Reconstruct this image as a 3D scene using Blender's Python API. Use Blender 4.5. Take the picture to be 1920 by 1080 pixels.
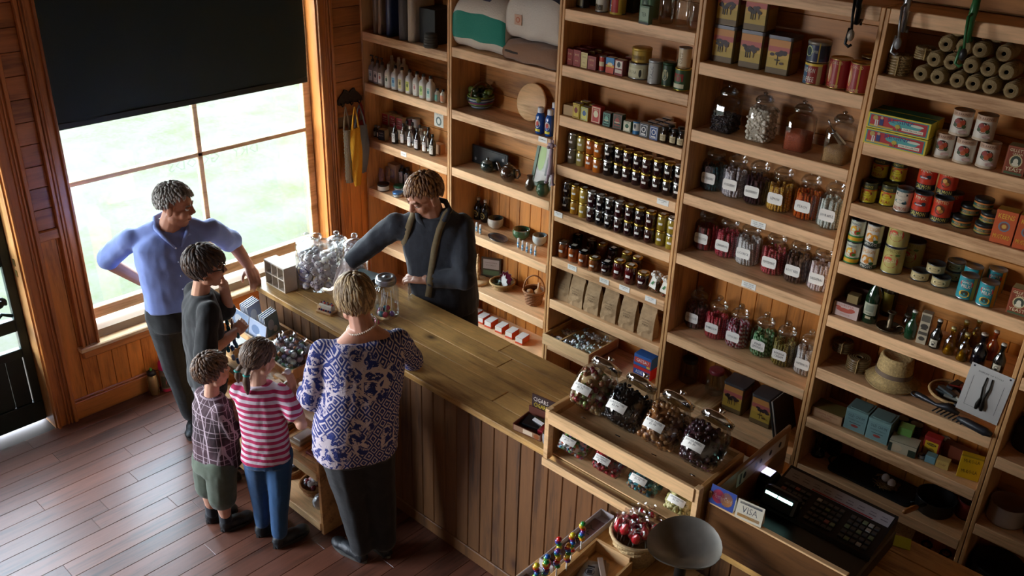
import bpy, math, random
from mathutils import Matrix, Vector, noise
for o in list(bpy.data.objects): bpy.data.objects.remove(o)
SC=bpy.context.scene; COL=SC.collection
R_=random.Random(7); PI=math.pi
def hx(h,k=1.0):
    h=h.lstrip('#'); c=[int(h[i:i+2],16)/255 for i in (0,2,4)]
    return tuple([min(1,((x+.055)/1.055)**2.4*k if x>.04045 else x/12.92*k) for x in c]+[1])
# ---------- camera, world, sun, exposure ----------
CAMH=3.5; FPX=1745.0
RC=((0.68186024,-0.73087094,0.0299045),(-0.30921449,-0.32504679,-0.89371751),(0.66291252,0.60014353,-0.44763237))
cam=bpy.data.cameras.new('camera'); co=bpy.data.objects.new('camera',cam); COL.objects.link(co)
cam.sensor_width=36; cam.lens=FPX/1920*36; cam.clip_start=.05; cam.clip_end=200
m=Matrix.Identity(4)
for i in range(3): m[i][0]=RC[0][i]; m[i][1]=-RC[1][i]; m[i][2]=-RC[2][i]
m.translation=(0,0,CAMH); co.matrix_world=m; SC.camera=co
SC.view_settings.view_transform='Standard'; SC.view_settings.look='None'; SC.view_settings.gamma=1
SC.view_settings.use_curve_mapping=False; SC.view_settings.exposure=2.4
W=bpy.data.worlds.new('world'); SC.world=W; W.use_nodes=True
nt=W.node_tree; nt.nodes.clear()
wo=nt.nodes.new('ShaderNodeOutputWorld'); bg=nt.nodes.new('ShaderNodeBackground'); bg.inputs[1].default_value=6.0
tc=nt.nodes.new('ShaderNodeTexCoord'); sx=nt.nodes.new('ShaderNodeSeparateXYZ'); rp=nt.nodes.new('ShaderNodeValToRGB')
rp.color_ramp.elements[0].position=0; rp.color_ramp.elements[0].color=(.97,.98,1,1)
rp.color_ramp.elements[1].position=.7; rp.color_ramp.elements[1].color=(.62,.78,1,1)
nt.links.new(tc.outputs['Generated'],sx.inputs[0]); nt.links.new(sx.outputs[2],rp.inputs[0]); nt.links.new(rp.outputs[0],bg.inputs[0]); nt.links.new(bg.outputs[0],wo.inputs[0])
def portal(x0,x1,z0,z1,y):
    l=bpy.data.lights.new('window_portal','AREA'); l.shape='RECTANGLE'; l.size=x1-x0; l.size_y=z1-z0; l.cycles.is_portal=True
    o=bpy.data.objects.new('window_portal',l); o.location=((x0+x1)/2,y,(z0+z1)/2); o.rotation_euler=(-PI/2,0,0); COL.objects.link(o)
# ---------- projection of a photo pixel on a real plane ----------
def ray(px,py):
    a,b,c=px-960,py-540,FPX
    return [RC[0][i]*a+RC[1][i]*b+RC[2][i]*c for i in range(3)]
def onz(px,py,z,r=0):
    d=ray(px,py); t=(z-CAMH)/d[2]; x,y=d[0]*t,d[1]*t; n=math.hypot(x,y); return (x+x/n*r, y+y/n*r, z)
def onx(px,py,x):
    d=ray(px,py); t=x/d[0]; return (x,d[1]*t,CAMH+d[2]*t)
def ony(px,py,y):
    d=ray(px,py); t=y/d[1]; return (d[0]*t,y,CAMH+d[2]*t)
# ---------- materials ----------
_mc={}
def nodes(name):
    m=bpy.data.materials.new(name); m.use_nodes=True; t=m.node_tree; p=t.nodes['Principled BSDF']; return m,t,p
def N(t,k,**kw):
    n=t.nodes.new(k)
    for a,b in kw.items(): setattr(n,a,b)
    return n
def coord(t,scale=(1,1,1),rot=(0,0,0),obj=True):
    c=N(t,'ShaderNodeTexCoord'); mp=N(t,'ShaderNodeMapping'); mp.inputs['Scale'].default_value=scale; mp.inputs['Rotation'].default_value=rot
    t.links.new(c.outputs['Object'],mp.inputs[0]); return mp.outputs[0]
def ramp(t,fac,stops):
    r=N(t,'ShaderNodeValToRGB'); e=r.color_ramp.elements
    while len(e)<len(stops): e.new(.5)
    for i,(p,c) in enumerate(stops): e[i].position=p; e[i].color=c if len(c)==4 else (*c,1)
    t.links.new(fac,r.inputs[0]); return r.outputs[0]
def mixc(t,f,a,b,mode='MIX'):
    n=N(t,'ShaderNodeMix',data_type='RGBA',blend_type=mode)
    for s,v in ((0,f),(6,a),(7,b)):
        if hasattr(v,'is_output'): t.links.new(v,n.inputs[s])
        else: n.inputs[s].default_value=v
    return n.outputs[2]
def noisen(t,vec,sc,det=4,rough=.5):
    n=N(t,'ShaderNodeTexNoise'); n.inputs['Scale'].default_value=sc; n.inputs['Detail'].default_value=det; n.inputs['Roughness'].default_value=rough
    t.links.new(vec,n.inputs['Vector']); return n.outputs[0]
def bump(t,p,h,s,d=.01):
    b=N(t,'ShaderNodeBump'); b.inputs['Strength'].default_value=s; b.inputs['Distance'].default_value=d
    t.links.new(h,b.inputs['Height']); t.links.new(b.outputs[0],p.inputs['Normal'])
def mat(col,rough=.5,metal=0,name=None,var=.0,bmp=0,bs=60,em=0,coat=0,spec=.5,sheen=0):
    k=('m',col,rough,metal,var,bmp,bs,em,coat,spec,sheen)
    if k in _mc: return _mc[k]
    m,t,p=nodes(name or 'paint'); c=hx(col) if isinstance(col,str) else col
    p.inputs['Base Color'].default_value=c; p.inputs['Roughness'].default_value=rough; p.inputs['Metallic'].default_value=metal
    p.inputs['Coat Weight'].default_value=coat; p.inputs['Specular IOR Level'].default_value=spec; p.inputs['Sheen Weight'].default_value=sheen
    if var or bmp:
        v=coord(t); n=noisen(t,v,bs)
        if var:
            d=tuple([x*(1-var) for x in c[:3]]+[1]); l=tuple([min(1,x*(1+var)) for x in c[:3]]+[1])
            t.links.new(ramp(t,n,[(.3,d),(.7,l)]),p.inputs['Base Color'])
        if bmp: bump(t,p,n,bmp)
    if em: p.inputs['Emission Color'].default_value=c; p.inputs['Emission Strength'].default_value=em
    _mc[k]=m; return m
def wood(c1,c2,ax=1,rough=.45,knots=.6,sc=1.0,var=.25,coat=0,kcol='#3a1e0c',dirt=0):
    """pine-like grain running along axis ax, with knots, slightly different on every board"""
    k=('w',c1,c2,ax,rough,knots,sc,var,coat,dirt)
    if k in _mc: return _mc[k]
    m,t,p=nodes('wood'); s=[9*sc]*3; s[ax]=.8*sc
    oi=N(t,'ShaderNodeObjectInfo'); c=N(t,'ShaderNodeTexCoord')
    mu=N(t,'ShaderNodeVectorMath',operation='SCALE'); mu.inputs[0].default_value=(13.7,7.9,5.3); t.links.new(oi.outputs['Random'],mu.inputs[3])
    ad=N(t,'ShaderNodeVectorMath',operation='ADD'); t.links.new(c.outputs['Object'],ad.inputs[0]); t.links.new(mu.outputs[0],ad.inputs[1])
    mp=N(t,'ShaderNodeMapping'); mp.inputs['Scale'].default_value=s; t.links.new(ad.outputs[0],mp.inputs[0]); v=mp.outputs[0]
    big=noisen(t,v,1.2,3); sx_=N(t,'ShaderNodeMath',operation='MULTIPLY'); sx_.inputs[1].default_value=14; t.links.new(big,sx_.inputs[0])
    si=N(t,'ShaderNodeMath',operation='SINE'); t.links.new(sx_.outputs[0],si.inputs[0])
    fine=noisen(t,v,9,6,.65)
    mx=N(t,'ShaderNodeMath',operation='MULTIPLY_ADD'); mx.inputs[1].default_value=.16; t.links.new(si.outputs[0],mx.inputs[0]); t.links.new(fine,mx.inputs[2])
    base=ramp(t,mx.outputs[0],[(.25,hx(c2)),(.5,hx(c1)),(.8,hx(c1,1.25))])
    hv=N(t,'ShaderNodeHueSaturation'); ma=N(t,'ShaderNodeMapRange'); ma.inputs[3].default_value=1-var; ma.inputs[4].default_value=1+var
    t.links.new(oi.outputs['Random'],ma.inputs[0]); t.links.new(ma.outputs[0],hv.inputs['Value']); t.links.new(base,hv.inputs['Color']); base=hv.outputs[0]
    if knots:
        ks=[5.0]*3; ks[ax]=3.2; mp2=N(t,'ShaderNodeMapping'); mp2.inputs['Scale'].default_value=ks; t.links.new(ad.outputs[0],mp2.inputs[0])
        vo=N(t,'ShaderNodeTexVoronoi'); vo.inputs['Scale'].default_value=1.0*sc; t.links.new(mp2.outputs[0],vo.inputs['Vector'])
        kf=ramp(t,vo.outputs['Distance'],[(.03,(1,1,1)),(.10,(.45,.45,.45)),(.2,(0,0,0))])
        mk=N(t,'ShaderNodeMath',operation='MULTIPLY'); mk.inputs[1].default_value=knots; t.links.new(kf,mk.inputs[0])
        base=mixc(t,mk.outputs[0],base,hx(kcol))
    if dirt:
        dn=noisen(t,ad.outputs[0],3.1,5,.6); df=ramp(t,dn,[(.45,(0,0,0)),(.68,(dirt,dirt,dirt))]); base=mixc(t,df,base,hx('#2a1808'))
    t.links.new(base,p.inputs['Base Color']); p.inputs['Roughness'].default_value=rough; p.inputs['Coat Weight'].default_value=coat; p.inputs['Coat Roughness'].default_value=.25
    bump(t,p,fine,.12,.002); _mc[k]=m; return m
def glass(tint=(.985,.995,.99),refl=.5,name='clear_glass',dens=0.045):
    k=('g',tint,refl,dens)
    if k in _mc: return _mc[k]
    m=bpy.data.materials.new(name); m.use_nodes=True; t=m.node_tree; t.nodes.clear()
    o=N(t,'ShaderNodeOutputMaterial'); tr=N(t,'ShaderNodeBsdfTransparent'); gl=N(t,'ShaderNodeBsdfGlossy'); gl.inputs['Roughness'].default_value=.04
    tr.inputs[0].default_value=(*tint,1); lw=N(t,'ShaderNodeLayerWeight'); lw.inputs[0].default_value=.35
    mr=N(t,'ShaderNodeMapRange'); mr.inputs[3].default_value=dens; mr.inputs[4].default_value=refl; t.links.new(lw.outputs['Fresnel'],mr.inputs[0])
    mi=N(t,'ShaderNodeMixShader'); t.links.new(mr.outputs[0],mi.inputs[0]); t.links.new(tr.outputs[0],mi.inputs[1]); t.links.new(gl.outputs[0],mi.inputs[2]); t.links.new(mi.outputs[0],o.inputs[0])
    _mc[k]=m; return m
# ---------- mesh builder ----------
class MB:
    def __init__(s): s.v=[];s.f=[];s.mi=[];s.sm=[];s.T=None
    def at(s,loc=(0,0,0),rz=0,rx=0,ry=0,sc=1):
        s.T=Matrix.Translation(loc)@Matrix.Rotation(rz,4,'Z')@Matrix.Rotation(ry,4,'Y')@Matrix.Rotation(rx,4,'X')@(Matrix.Diagonal((*((sc,sc,sc) if not hasattr(sc,'__len__') else sc),1))); return s
    def add(s,vs,fs,mi=0,sm=False):
        b=len(s.v)
        if s.T is not None: T=s.T; vs=[tuple(T@Vector(p)) for p in vs]
        s.v+=vs
        for f in fs: s.f.append([b+i for i in f]); s.mi.append(mi); s.sm.append(sm)
        return s
    def box(s,x0,y0,z0,x1,y1,z1,mi=0,bv=0):
        if bv:
            a=min(bv,(x1-x0)/3,(y1-y0)/3,(z1-z0)/3); vs=[];X=(x0,x1);Y=(y0,y1);Z=(z0,z1)
            # 24-vert chamfered box
            idx={}
            for i in (0,1):
                for j in (0,1):
                    for k in (0,1):
                        sx_=(1-2*i)*a;sy=(1-2*j)*a;sz=(1-2*k)*a
                        idx[i,j,k]=len(vs); vs+=[(X[i],Y[j]+sy,Z[k]+sz),(X[i]+sx_,Y[j],Z[k]+sz),(X[i]+sx_,Y[j]+sy,Z[k])]
            q=lambda i,j,k,n: idx[i,j,k]+n
            fs=[]
            for i in (0,1): fs.append([q(i,0,0,0),q(i,0,1,0),q(i,1,1,0),q(i,1,0,0)][::1 if i==0 else -1])
            for j in (0,1): fs.append([q(0,j,0,1),q(1,j,0,1),q(1,j,1,1),q(0,j,1,1)][::1 if j==0 else -1])
            for k in (0,1): fs.append([q(0,0,k,2),q(0,1,k,2),q(1,1,k,2),q(1,0,k,2)][::1 if k==0 else -1])
            for i in (0,1):
                for j in (0,1): fs.append([q(i,j,0,0),q(i,j,0,1),q(i,j,1,1),q(i,j,1,0)])
            for i in (0,1):
                for k in (0,1): fs.append([q(i,0,k,0),q(i,0,k,2),q(i,1,k,2),q(i,1,k,0)])
            for j in (0,1):
                for k in (0,1): fs.append([q(0,j,k,1),q(0,j,k,2),q(1,j,k,2),q(1,j,k,1)])
            for i in (0,1):
                for j in (0,1):
                    for k in (0,1): fs.append([q(i,j,k,0),q(i,j,k,1),q(i,j,k,2)])
            return s.add(vs,fs,mi)
        vs=[(x,y,z) for x in (x0,x1) for y in (y0,y1) for z in (z0,z1)]
        return s.add(vs,[(0,1,3,2),(4,6,7,5),(0,4,5,1),(2,3,7,6),(0,2,6,4),(1,5,7,3)],mi)
    def lathe(s,pr,n=16,mi=0,sm=True,sq=None,cap=True,rot=0):
        """profile [(r,z)] turned around z; sq=squareness exponent for rounded-square cross sections"""
        vs=[];k=len(pr)
        for r,z in pr:
            for i in range(n):
                a=2*PI*i/n+rot; c,d=math.cos(a),math.sin(a); g=1
                if sq: g=1/((abs(c)**sq+abs(d)**sq)**(1/sq))
                vs.append((r*c*g,r*d*g,z))
        fs=[[j*n+i,j*n+(i+1)%n,(j+1)*n+(i+1)%n,(j+1)*n+i] for j in range(k-1) for i in range(n)]
        s.add(vs,fs,mi,sm)
        if cap:
            b=len(s.v)-len(vs)
            for j,rev in ((0,1),(k-1,0)):
                if pr[j][0]>1e-5:
                    f=[b+j*n+i for i in range(n)]; s.f.append(f[::-1] if rev else f); s.mi.append(mi); s.sm.append(False)
        return s
    def cyl(s,r,z0,z1,n=14,mi=0): return s.lathe([(r,z0),(r,z1)],n,mi)
    def ball(s,c,r,n=10,mi=0,sm=True):
        r=r if hasattr(r,'__len__') else (r,r,r); m_=max(4,n//2+1)
        vs=[(c[0],c[1],c[2]-r[2])];fs=[]
        for j in range(1,m_):
            t=PI*j/m_
            for i in range(n): a=2*PI*i/n; vs.append((c[0]+r[0]*math.sin(t)*math.cos(a),c[1]+r[1]*math.sin(t)*math.sin(a),c[2]-r[2]*math.cos(t)))
        vs.append((c[0],c[1],c[2]+r[2])); L=len(vs)-1
        for i in range(n):
            fs.append((0,1+(i+1)%n,1+i)); fs.append((L,L-n+i,L-n+(i+1)%n))
            for j in range(m_-2): a=1+j*n; fs.append((a+i,a+(i+1)%n,a+n+(i+1)%n,a+n+i))
        return s.add(vs,fs,mi,sm)
    def tube(s,pts,r,n=8,mi=0,sm=True,close=False,cap=True):
        P=[Vector(p) for p in pts]; k=len(P); rs=r if hasattr(r,'__len__') else [r]*k
        vs=[];u=None
        for i in range(k):
            if close: d=P[(i+1)%k]-P[i-1]
            else: d=P[min(i+1,k-1)]-P[max(i-1,0)]
            d.normalize()
            if u is None: u=d.orthogonal().normalized()
            else:
                u=(u-d*u.dot(d)); u=u.normalized() if u.length>1e-6 else d.orthogonal().normalized()
            w=d.cross(u)
            for j in range(n): a=2*PI*j/n; vs.append(tuple(P[i]+(u*math.cos(a)+w*math.sin(a))*rs[i]))
        rng=k if close else k-1
        fs=[[i*n+j,i*n+(j+1)%n,((i+1)%k)*n+(j+1)%n,((i+1)%k)*n+j] for i in range(rng) for j in range(n)]
        if cap and not close: fs+=[list(range(n))[::-1],[(k-1)*n+j for j in range(n)]]
        return s.add(vs,fs,mi,sm)
    def prism(s,poly,z0,z1,mi=0,sm=False):
        n=len(poly); vs=[(x,y,z0) for x,y in poly]+[(x,y,z1) for x,y in poly]
        s.add(vs,[[i,(i+1)%n,n+(i+1)%n,n+i] for i in range(n)],mi,sm); b=len(s.v)-2*n
        s.f.append([b+i for i in range(n)][::-1]); s.f.append([b+n+i for i in range(n)]); s.mi+=[mi,mi]; s.sm+=[False,False]; return s
    def front(s,u0,v0,u1,v1,d,mi=0,r=0,n=6):
        """printed panel on the front (-y) at distance d; wrapped on radius r when r is given (then d unused)"""
        if r:
            vs=[];
            for i in range(n+1):
                a=(u0+(u1-u0)*i/n)/r
                for v in (v0,v1): vs.append((r*math.sin(a),-r*math.cos(a),v))
            return s.add(vs,[(2*i,2*i+2,2*i+3,2*i+1) for i in range(n)],mi,True)
        return s.add([(u0,-d,v0),(u1,-d,v0),(u1,-d,v1),(u0,-d,v1)],[(0,1,2,3)],mi)
    def disc(s,u,v,ru,rv,d,mi=0,r=0,n=12):
        vs=[(u+ru*math.cos(2*PI*i/n),v+rv*math.sin(2*PI*i/n)) for i in range(n)]
        return s.add([(r*math.sin(a/r),-r*math.cos(a/r),b) for a,b in vs] if r else [(a,-d,b) for a,b in vs],[list(range(n))],mi)
    def text(s,st,u,v,w,h,d,mi=0,r=0,rotz=0):
        vs,fs=textmesh(st); x0=min(p[0] for p in vs);x1=max(p[0] for p in vs);y0=min(p[1] for p in vs);y1=max(p[1] for p in vs)
        k=w/max(x1-x0,1e-6); k2=h/max(y1-y0,1e-6); k2=min(k2,k*2.2); k=min(k,k2*1.6)
        q=[((p[0]-(x0+x1)/2)*k,(p[1]-(y0+y1)/2)*k2) for p in vs]; c,n_=math.cos(rotz),math.sin(rotz)
        q=[(a*c-b*n_+u,a*n_+b*c+v) for a,b in q]
        return s.add([(r*math.sin(a/r),-r*math.cos(a/r),b) for a,b in q] if r else [(a,-d,b) for a,b in q],fs,mi)
    def mesh(s,name,mats):
        me=bpy.data.meshes.new(name); me.from_pydata(s.v,[],s.f)
        for q in (mats if isinstance(mats,(list,tuple)) else [mats]): me.materials.append(q)
        me.polygons.foreach_set('material_index',s.mi); me.polygons.foreach_set('use_smooth',s.sm); me.update(); return me
    def make(s,name,mats,parent=None,**kw): return link(name,s.mesh(name,mats),parent,**kw)
TMP=bpy.data.scenes.new('scratch'); TVL=TMP.view_layers[0]
def evalmesh(o):
    TMP.collection.objects.link(o)
    with bpy.context.temp_override(scene=TMP,view_layer=TVL): dg=bpy.context.evaluated_depsgraph_get(); dg.update()
    me=bpy.data.meshes.new_from_object(o.evaluated_get(dg),depsgraph=dg); TMP.collection.objects.unlink(o); return me
_tc={}
def textmesh(st):
    if st in _tc: return _tc[st]
    cu=bpy.data.curves.new('lettering','FONT'); cu.body=st; cu.resolution_u=1; cu.align_x='CENTER'; cu.space_line=.85
    o=bpy.data.objects.new('lettering',cu); me=evalmesh(o)
    r=([tuple(v.co) for v in me.vertices],[list(q.vertices) for q in me.polygons]); bpy.data.meshes.remove(me); bpy.data.objects.remove(o); bpy.data.curves.remove(cu)
    _tc[st]=r; return r
def link(name,me,parent=None,label=None,cat=None,group=None,kind=None,loc=None,rz=0):
    o=bpy.data.objects.new(name,me); COL.objects.link(o)
    if parent is not None: o.parent=parent
    if loc is not None: o.location=loc
    if rz: o.rotation_euler=(0,0,rz)
    for k,v in (('label',label),('category',cat),('group',group),('kind',kind)):
        if v: o[k]=v
    return o
def thing(name,label,cat,loc=(0,0,0),rz=0,group=None): return link(name,None,None,label,cat,group,None,loc,rz)
_kits={}
def spawn(key,name,label,cat,loc,rz=0,group=None,sc=None,tilt=None):
    """one countable thing: an Empty at its base (or its single mesh) with its own copies of the parts; meshes are shared between alike things.
    key=(builder, args...); the builder returns [(part name, MB, materials, parent index or None)]"""
    if key not in _kits: _kits[key]=[(p[0],p[1].mesh(p[0],p[2]),p[3] if len(p)>3 else None,p[4] if len(p)>4 else None,[(x,y,z) for x in (min(v[0] for v in p[1].v),max(v[0] for v in p[1].v)) for y in (min(v[1] for v in p[1].v),max(v[1] for v in p[1].v)) for z in (min(v[2] for v in p[1].v),max(v[2] for v in p[1].v))]) for p in key[0](*key[1:])]
    ps=_kits[key]
    if len(ps)==1: root=link(name,ps[0][1],None,label,cat,group,None,loc,rz)
    else:
        root=thing(name,label,cat,loc,rz,group); obs=[]
        for n,me,pi,kd,_ in ps: obs.append(link(n,me,root if pi is None else obs[pi],kind=kd))
    if sc: root.scale=sc if hasattr(sc,'__len__') else (sc,sc,sc)
    if tilt: root.rotation_euler=(tilt[0],tilt[1],rz)
    return root
ORD='first second third fourth fifth sixth seventh eighth ninth tenth eleventh twelfth thirteenth fourteenth fifteenth sixteenth'.split()
# ---------- shared woods ----------
W_SID=wood('#ae6c38','#86502a',0,.4,.8,.8,.06); W_SIDV=wood('#d58538','#aa6224',2,.4,.5,.8,.10)
W_TRIM=wood('#b87034','#86491c',2,.35,.15,.7,.04,coat=.2); W_TRIMX=wood('#bd7638','#8c4e22',0,.35,.15,.7,.04,coat=.2)
W_SHELF=wood('#dcb083','#b3855a',1,.5,.55,.8,.07); W_SIDE=wood('#c89660','#9a6a3c',2,.5,.45,.8,.05); W_BACK=wood('#b5722f','#85501f',2,.45,.5,.8,.10); W_BACKH=wood('#b67a3c','#84531f',1,.45,.7,.7,.10)
W_CTOP=wood('#c79c5c','#9a6f38',1,.4,.9,1.0,.10,dirt=.4); W_CFR=wood('#65411f','#45290f',2,.6,.9,.8,.08)
W_LIGHT=wood('#d8b080','#b38856',1,.5,.3,.9,.06); W_LIGHTX=wood('#c99d66','#a37540',0,.5,.3,.9,.06)
W_FLOOR=wood('#60392a','#43271c',0,.43,0,.7,.20,coat=.15)
GLASS=glass(); PANE=glass((.97,1,.98),.35,'window_pane_glass',.02)
WY=5.34
# ---------- walls, ceiling, floor ----------
plaster=mat('#8d7a62',.8,name='wall_board'); 
def struct(name,mb,mt): return mb.make(name,mt,kind='structure')
wf=MB(); DX0,DX1,DZ=.72,1.665,2.15; WX0,WX1,WZ0,WZ1=1.99,3.83,.55,3.1; VX0,VX1=-2.3,.25
for x0,x1,z0,z1 in ((-5,VX0,0,4.6),(VX0,VX1,0,.55),(VX0,VX1,3.1,4.6),(VX1,DX0,0,4.6),(DX0,DX1,DZ,4.6),(DX1,WX0,0,4.6),(WX0,WX1,0,WZ0),(WX0,WX1,WZ1,4.6),(WX1,4.7,0,4.6)): wf.box(x0,WY+.02,z0,x1,WY+.2,z1)
wall_front=struct('wall_front',wf,plaster)
wall_side=struct('wall_side',MB().box(4.5,-3,0,4.7,WY+.02,4.6),W_BACKH)
wb=MB().box(-5,-3.2,0,4.7,-3,4.6)
struct('wall_back',wb,plaster); struct('wall_far_side',MB().box(-5.2,-3.2,0,-5,WY+.2,4.6),plaster)
struct('ceiling',MB().box(-5.2,-3.2,4.6,4.7,WY+.2,4.75),mat('#7d5f40',.7))
floor=struct('floor',MB().box(-5.2,-3.2,-.12,4.7,WY+.2,-.006),mat('#2c1a12',.6))
def plank(x0,y0,z0,x1,y1,z1,mt,parent,name='plank',bv=.002):
    return MB().box(x0,y0,z0,x1,y1,z1,0,bv).make(name,mt,parent)
# floor planks run along the window wall
y=5.335; fr=random.Random(3)
while y>1.2:
    w=.122; x=-.75-fr.random()*.9
    while x<2.66:
        l=.7+fr.random()*.9; x1=min(x+l,2.69); plank(x,y-w+.0006,-.02,x1-.0005,y,0+fr.uniform(-.0006,0),W_FLOOR,floor); x=x1 if x1<2.66 else 9
    y-=w
MB().box(-5,-3,-.02,4.5,1.16,-.002).box(-5,1.16,-.02,-1.7,5.335,-.002).box(2.69,1.16,-.02,4.5,5.335,-.002).make('floor_board',W_FLOOR,floor)
# ---------- window wall cladding ----------
z=1.30; sr=random.Random(5)
while z<3.4:
    h=.128; 
    for x0,x1 in ((1.79,1.905),(3.945,4.21)):
        if x0<3 or z>1.46: plank(x0,WY-.005,z,x1,WY+.02,z+h-.003,W_SID,wall_front,'board')
    z+=h
x=1.79
while x<4.2:
    x1=min(x+.098,4.21); top=1.24 if x<1.9 else .47 if x<3.85 else 1.46
    if x1>3.85 and x<3.85: top=.47
    plank(x,WY-.004,.14,x1-.003,WY+.02,top,W_SIDV,wall_front,'board'); x=x1
plank(3.945,WY-.012,1.44,4.21,WY+.02,1.475,W_TRIMX,wall_front,'rail')
struct('trim_1',MB().box(1.785,WY-.022,1.235,1.91,WY+.02,1.30,0,.006),W_TRIMX)
struct('baseboard_front',MB().box(1.785,WY-.02,0,4.21,WY+.02,.125,0,.004).box(1.785,WY-.012,.125,4.21,WY+.02,.142,0,.006),W_TRIMX)
def casing(name,x0,x1,z0,z1,flip=1):
    m=MB().box(x0,WY-.02,z0,x1,WY+.02,z1,0,.003); w=x1-x0
    for a,b,d in ((0,.18,.035),(.25,.34,.03),(.42,.5,.028),(.86,1,.04)):
        a,b=(a,b) if flip>0 else (1-b,1-a)
        m.box(x0+a*w,WY-d,z0,x0+b*w,WY-.018,z1,0,.003)
    return struct(name,m,W_TRIM)
casing('trim_2',1.905,2.012,.49,3.25,1); casing('trim_3',3.825,3.945,.49,3.25,-1)
casing('trim_4',1.665,1.79,0,2.4,-1); 
# ---------- window_1: frame, muntins, panes, stool ----------
SY=5.44
W_MUN=wood('#d6b48a','#b08a5e',0,.4,.1,.7,.04); win=MB().box(1.99,WY-.015,.50,2.005,WY+.2,3.1).box(3.815,WY-.015,.5,3.83,WY+.2,3.1).make('window_1',W_TRIM,kind='structure')
MB().box(2.005,SY,.60,2.06,SY+.04,3.05,0,.004).box(3.755,SY,.6,3.815,SY+.04,3.05,0,.004).make('stile',W_MUN,win)
MB().box(2.0,SY-.006,.59,3.82,SY+.045,.665,0,.004).make('bottom_rail',W_MUN,win)
MB().box(2.905,SY,.66,2.94,SY+.035,3.05,0,.004).make('muntin',W_MUN,win); MB().box(2.05,SY,1.475,3.76,SY+.035,1.505,0,.004).make('muntin',W_MUN,win)
for x0,x1 in ((2.06,2.905),(2.94,3.755)):
    for z0,z1 in ((.665,1.475),(1.505,3.05)): MB().box(x0,SY+.018,z0,x1,SY+.022,z1).make('pane',PANE,win)
struct('trim_5',MB().box(1.88,WY-.055,.465,3.96,SY+.01,.495,0,.006),wood('#d8b88c','#b8926a',0,.3,.1,.7,.04,coat=.4)); struct('trim_8',MB().box(1.9,WY-.03,.405,3.945,WY+.01,.464,0,.008),W_TRIMX)
# etched lettering on the glass, facing the street
for st,px,py,w,h in (('DRY GOODS',405,300,.70,.075),):
    a=ony(470,268,SY+.017); b=ony(330,322,SY+.017); m=MB()
    cx,cz=(a[0]+b[0])/2,(a[2]+b[2])/2
    vs,fs=textmesh('DRY   GOODS'); x0=min(p[0] for p in vs);x1=max(p[0] for p in vs); k=(a[0]-b[0]+.1)/(x1-x0)
    m.add([(cx-(p[0]-(x0+x1)/2)*k,SY+.0155,cz+(p[1]-.35)*k*.9) for p in vs],fs); m.make('lettering',glass((.80,.84,.80),.1,'etched_lettering',.02),win)
m=MB()
vs,fs=textmesh("Mercer & Young"); x0=min(p[0] for p in vs);x1=max(p[0] for p in vs); a=ony(520,340,SY+.015); k=.95/(x1-x0)
m.add([(a[0]-.28-(p[0]-(x0+x1)/2)*k,SY+.0155,a[2]-.1+p[1]*k) for p in vs],fs)
# the green roller shade
sh=thing('roller_shade','dark green fabric roller shade drawn halfway down the bright shop window','shade',(2.9,5.375,3.05))
def loc(o): o.matrix_parent_inverse=o.parent.matrix_world.inverted(); return o
m=MB(); nx=24; vs=[];
for j in range(13):
    for i in range(nx+1): u=i/nx; v=j/12; vs.append((-.868+1.722*u,.004*math.sin(5*u*PI+v*3)*(.3+v)+.003*math.sin(u*23+v*9),-.02-1.155*v))
m.add(vs,[[j*(nx+1)+i,j*(nx+1)+i+1,(j+1)*(nx+1)+i+1,(j+1)*(nx+1)+i] for j in range(12) for i in range(nx)],0,True)
m.make('fabric',mat('#0d231f',.75,bmp=.15,bs=300),sh)
MB().box(-.868,-.006,-1.205,.854,.008,-1.165,0,.004).make('hem_bar',mat('#0a1a17',.6),sh)
m=MB().at((-.9,0,0),ry=PI/2); m.cyl(.028,.0,1.79,14); m.make('roller',mat('#b8ad98',.5),sh)
# ---------- door_1 (glazed green door), beyond it the porch ----------
DY=5.45; dg=mat('#12241e',.45,name='green_paint',bmp=.05,bs=80)
door=MB().box(.74,DY,.02,1.655,DY+.045,.16,0,.004).box(1.602,DY,.16,1.656,DY+.045,2.13,0,.004).box(.74,DY,.16,.8,DY+.045,2.13,0,.004).box(.8,DY,1.98,1.602,DY+.045,2.13,0,.004).box(.8,DY,.49,1.602,DY+.045,.55,0,.004).make('door_1',dg,kind='structure')
MB().box(.8,DY,.67,1.602,DY+.045,.75,0,.004).make('rail',dg,door); MB().box(.8,DY,1.10,1.602,DY+.045,1.22,0,.004).make('rail',dg,door)
x=.8
while x<1.6: plank(x,DY+.012,.16,min(x+.098,1.602),DY+.035,.49,dg,door,'board',.004); x+=.1
for z0,z1 in ((.55,.67),(.75,1.10),(1.22,1.98)): MB().box(.8,DY+.02,z0,1.602,DY+.024,z1).make('pane',PANE,door)
m=MB()
for cx in (1.545,1.3,1.05):
    zb=.83
    m.tube([(cx+.03,DY+.02,1.09),(cx+.01,DY+.02,1.0),(cx-.04,DY+.02,.93),(cx-.02,DY+.02,.88),(cx+.04,DY+.02,.86)],.014,6)
    m.tube([(cx+.0+.035*math.cos(a)*(1-a/12),DY+.02,.87+.035*math.sin(a)*(1-a/12)) for a in [i*.5 for i in range(15)]],.012,6)
    m.tube([(cx-.06,DY+.02,.755),(cx,DY+.02,.80),(cx+.055,DY+.02,.77)],.012,6)
m.make('scroll_bracket',dg,door)
struct('trim_6',MB().box(1.656,WY-.01,0,1.668,DY+.06,2.2).box(DX0-.0,WY+.02,2.13,1.668,DY+.06,2.2),wood('#c08a54','#94602f',2,.4,.1,.7,.04))
m=MB()
for zz in (1.06,1.13): m.box(1.652,WY+.045,zz-.02,1.657,WY+.075,zz+.02,0,.001)
m.make('strike_plate',mat('#9a8a5a',.35,.9),door)
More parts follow.
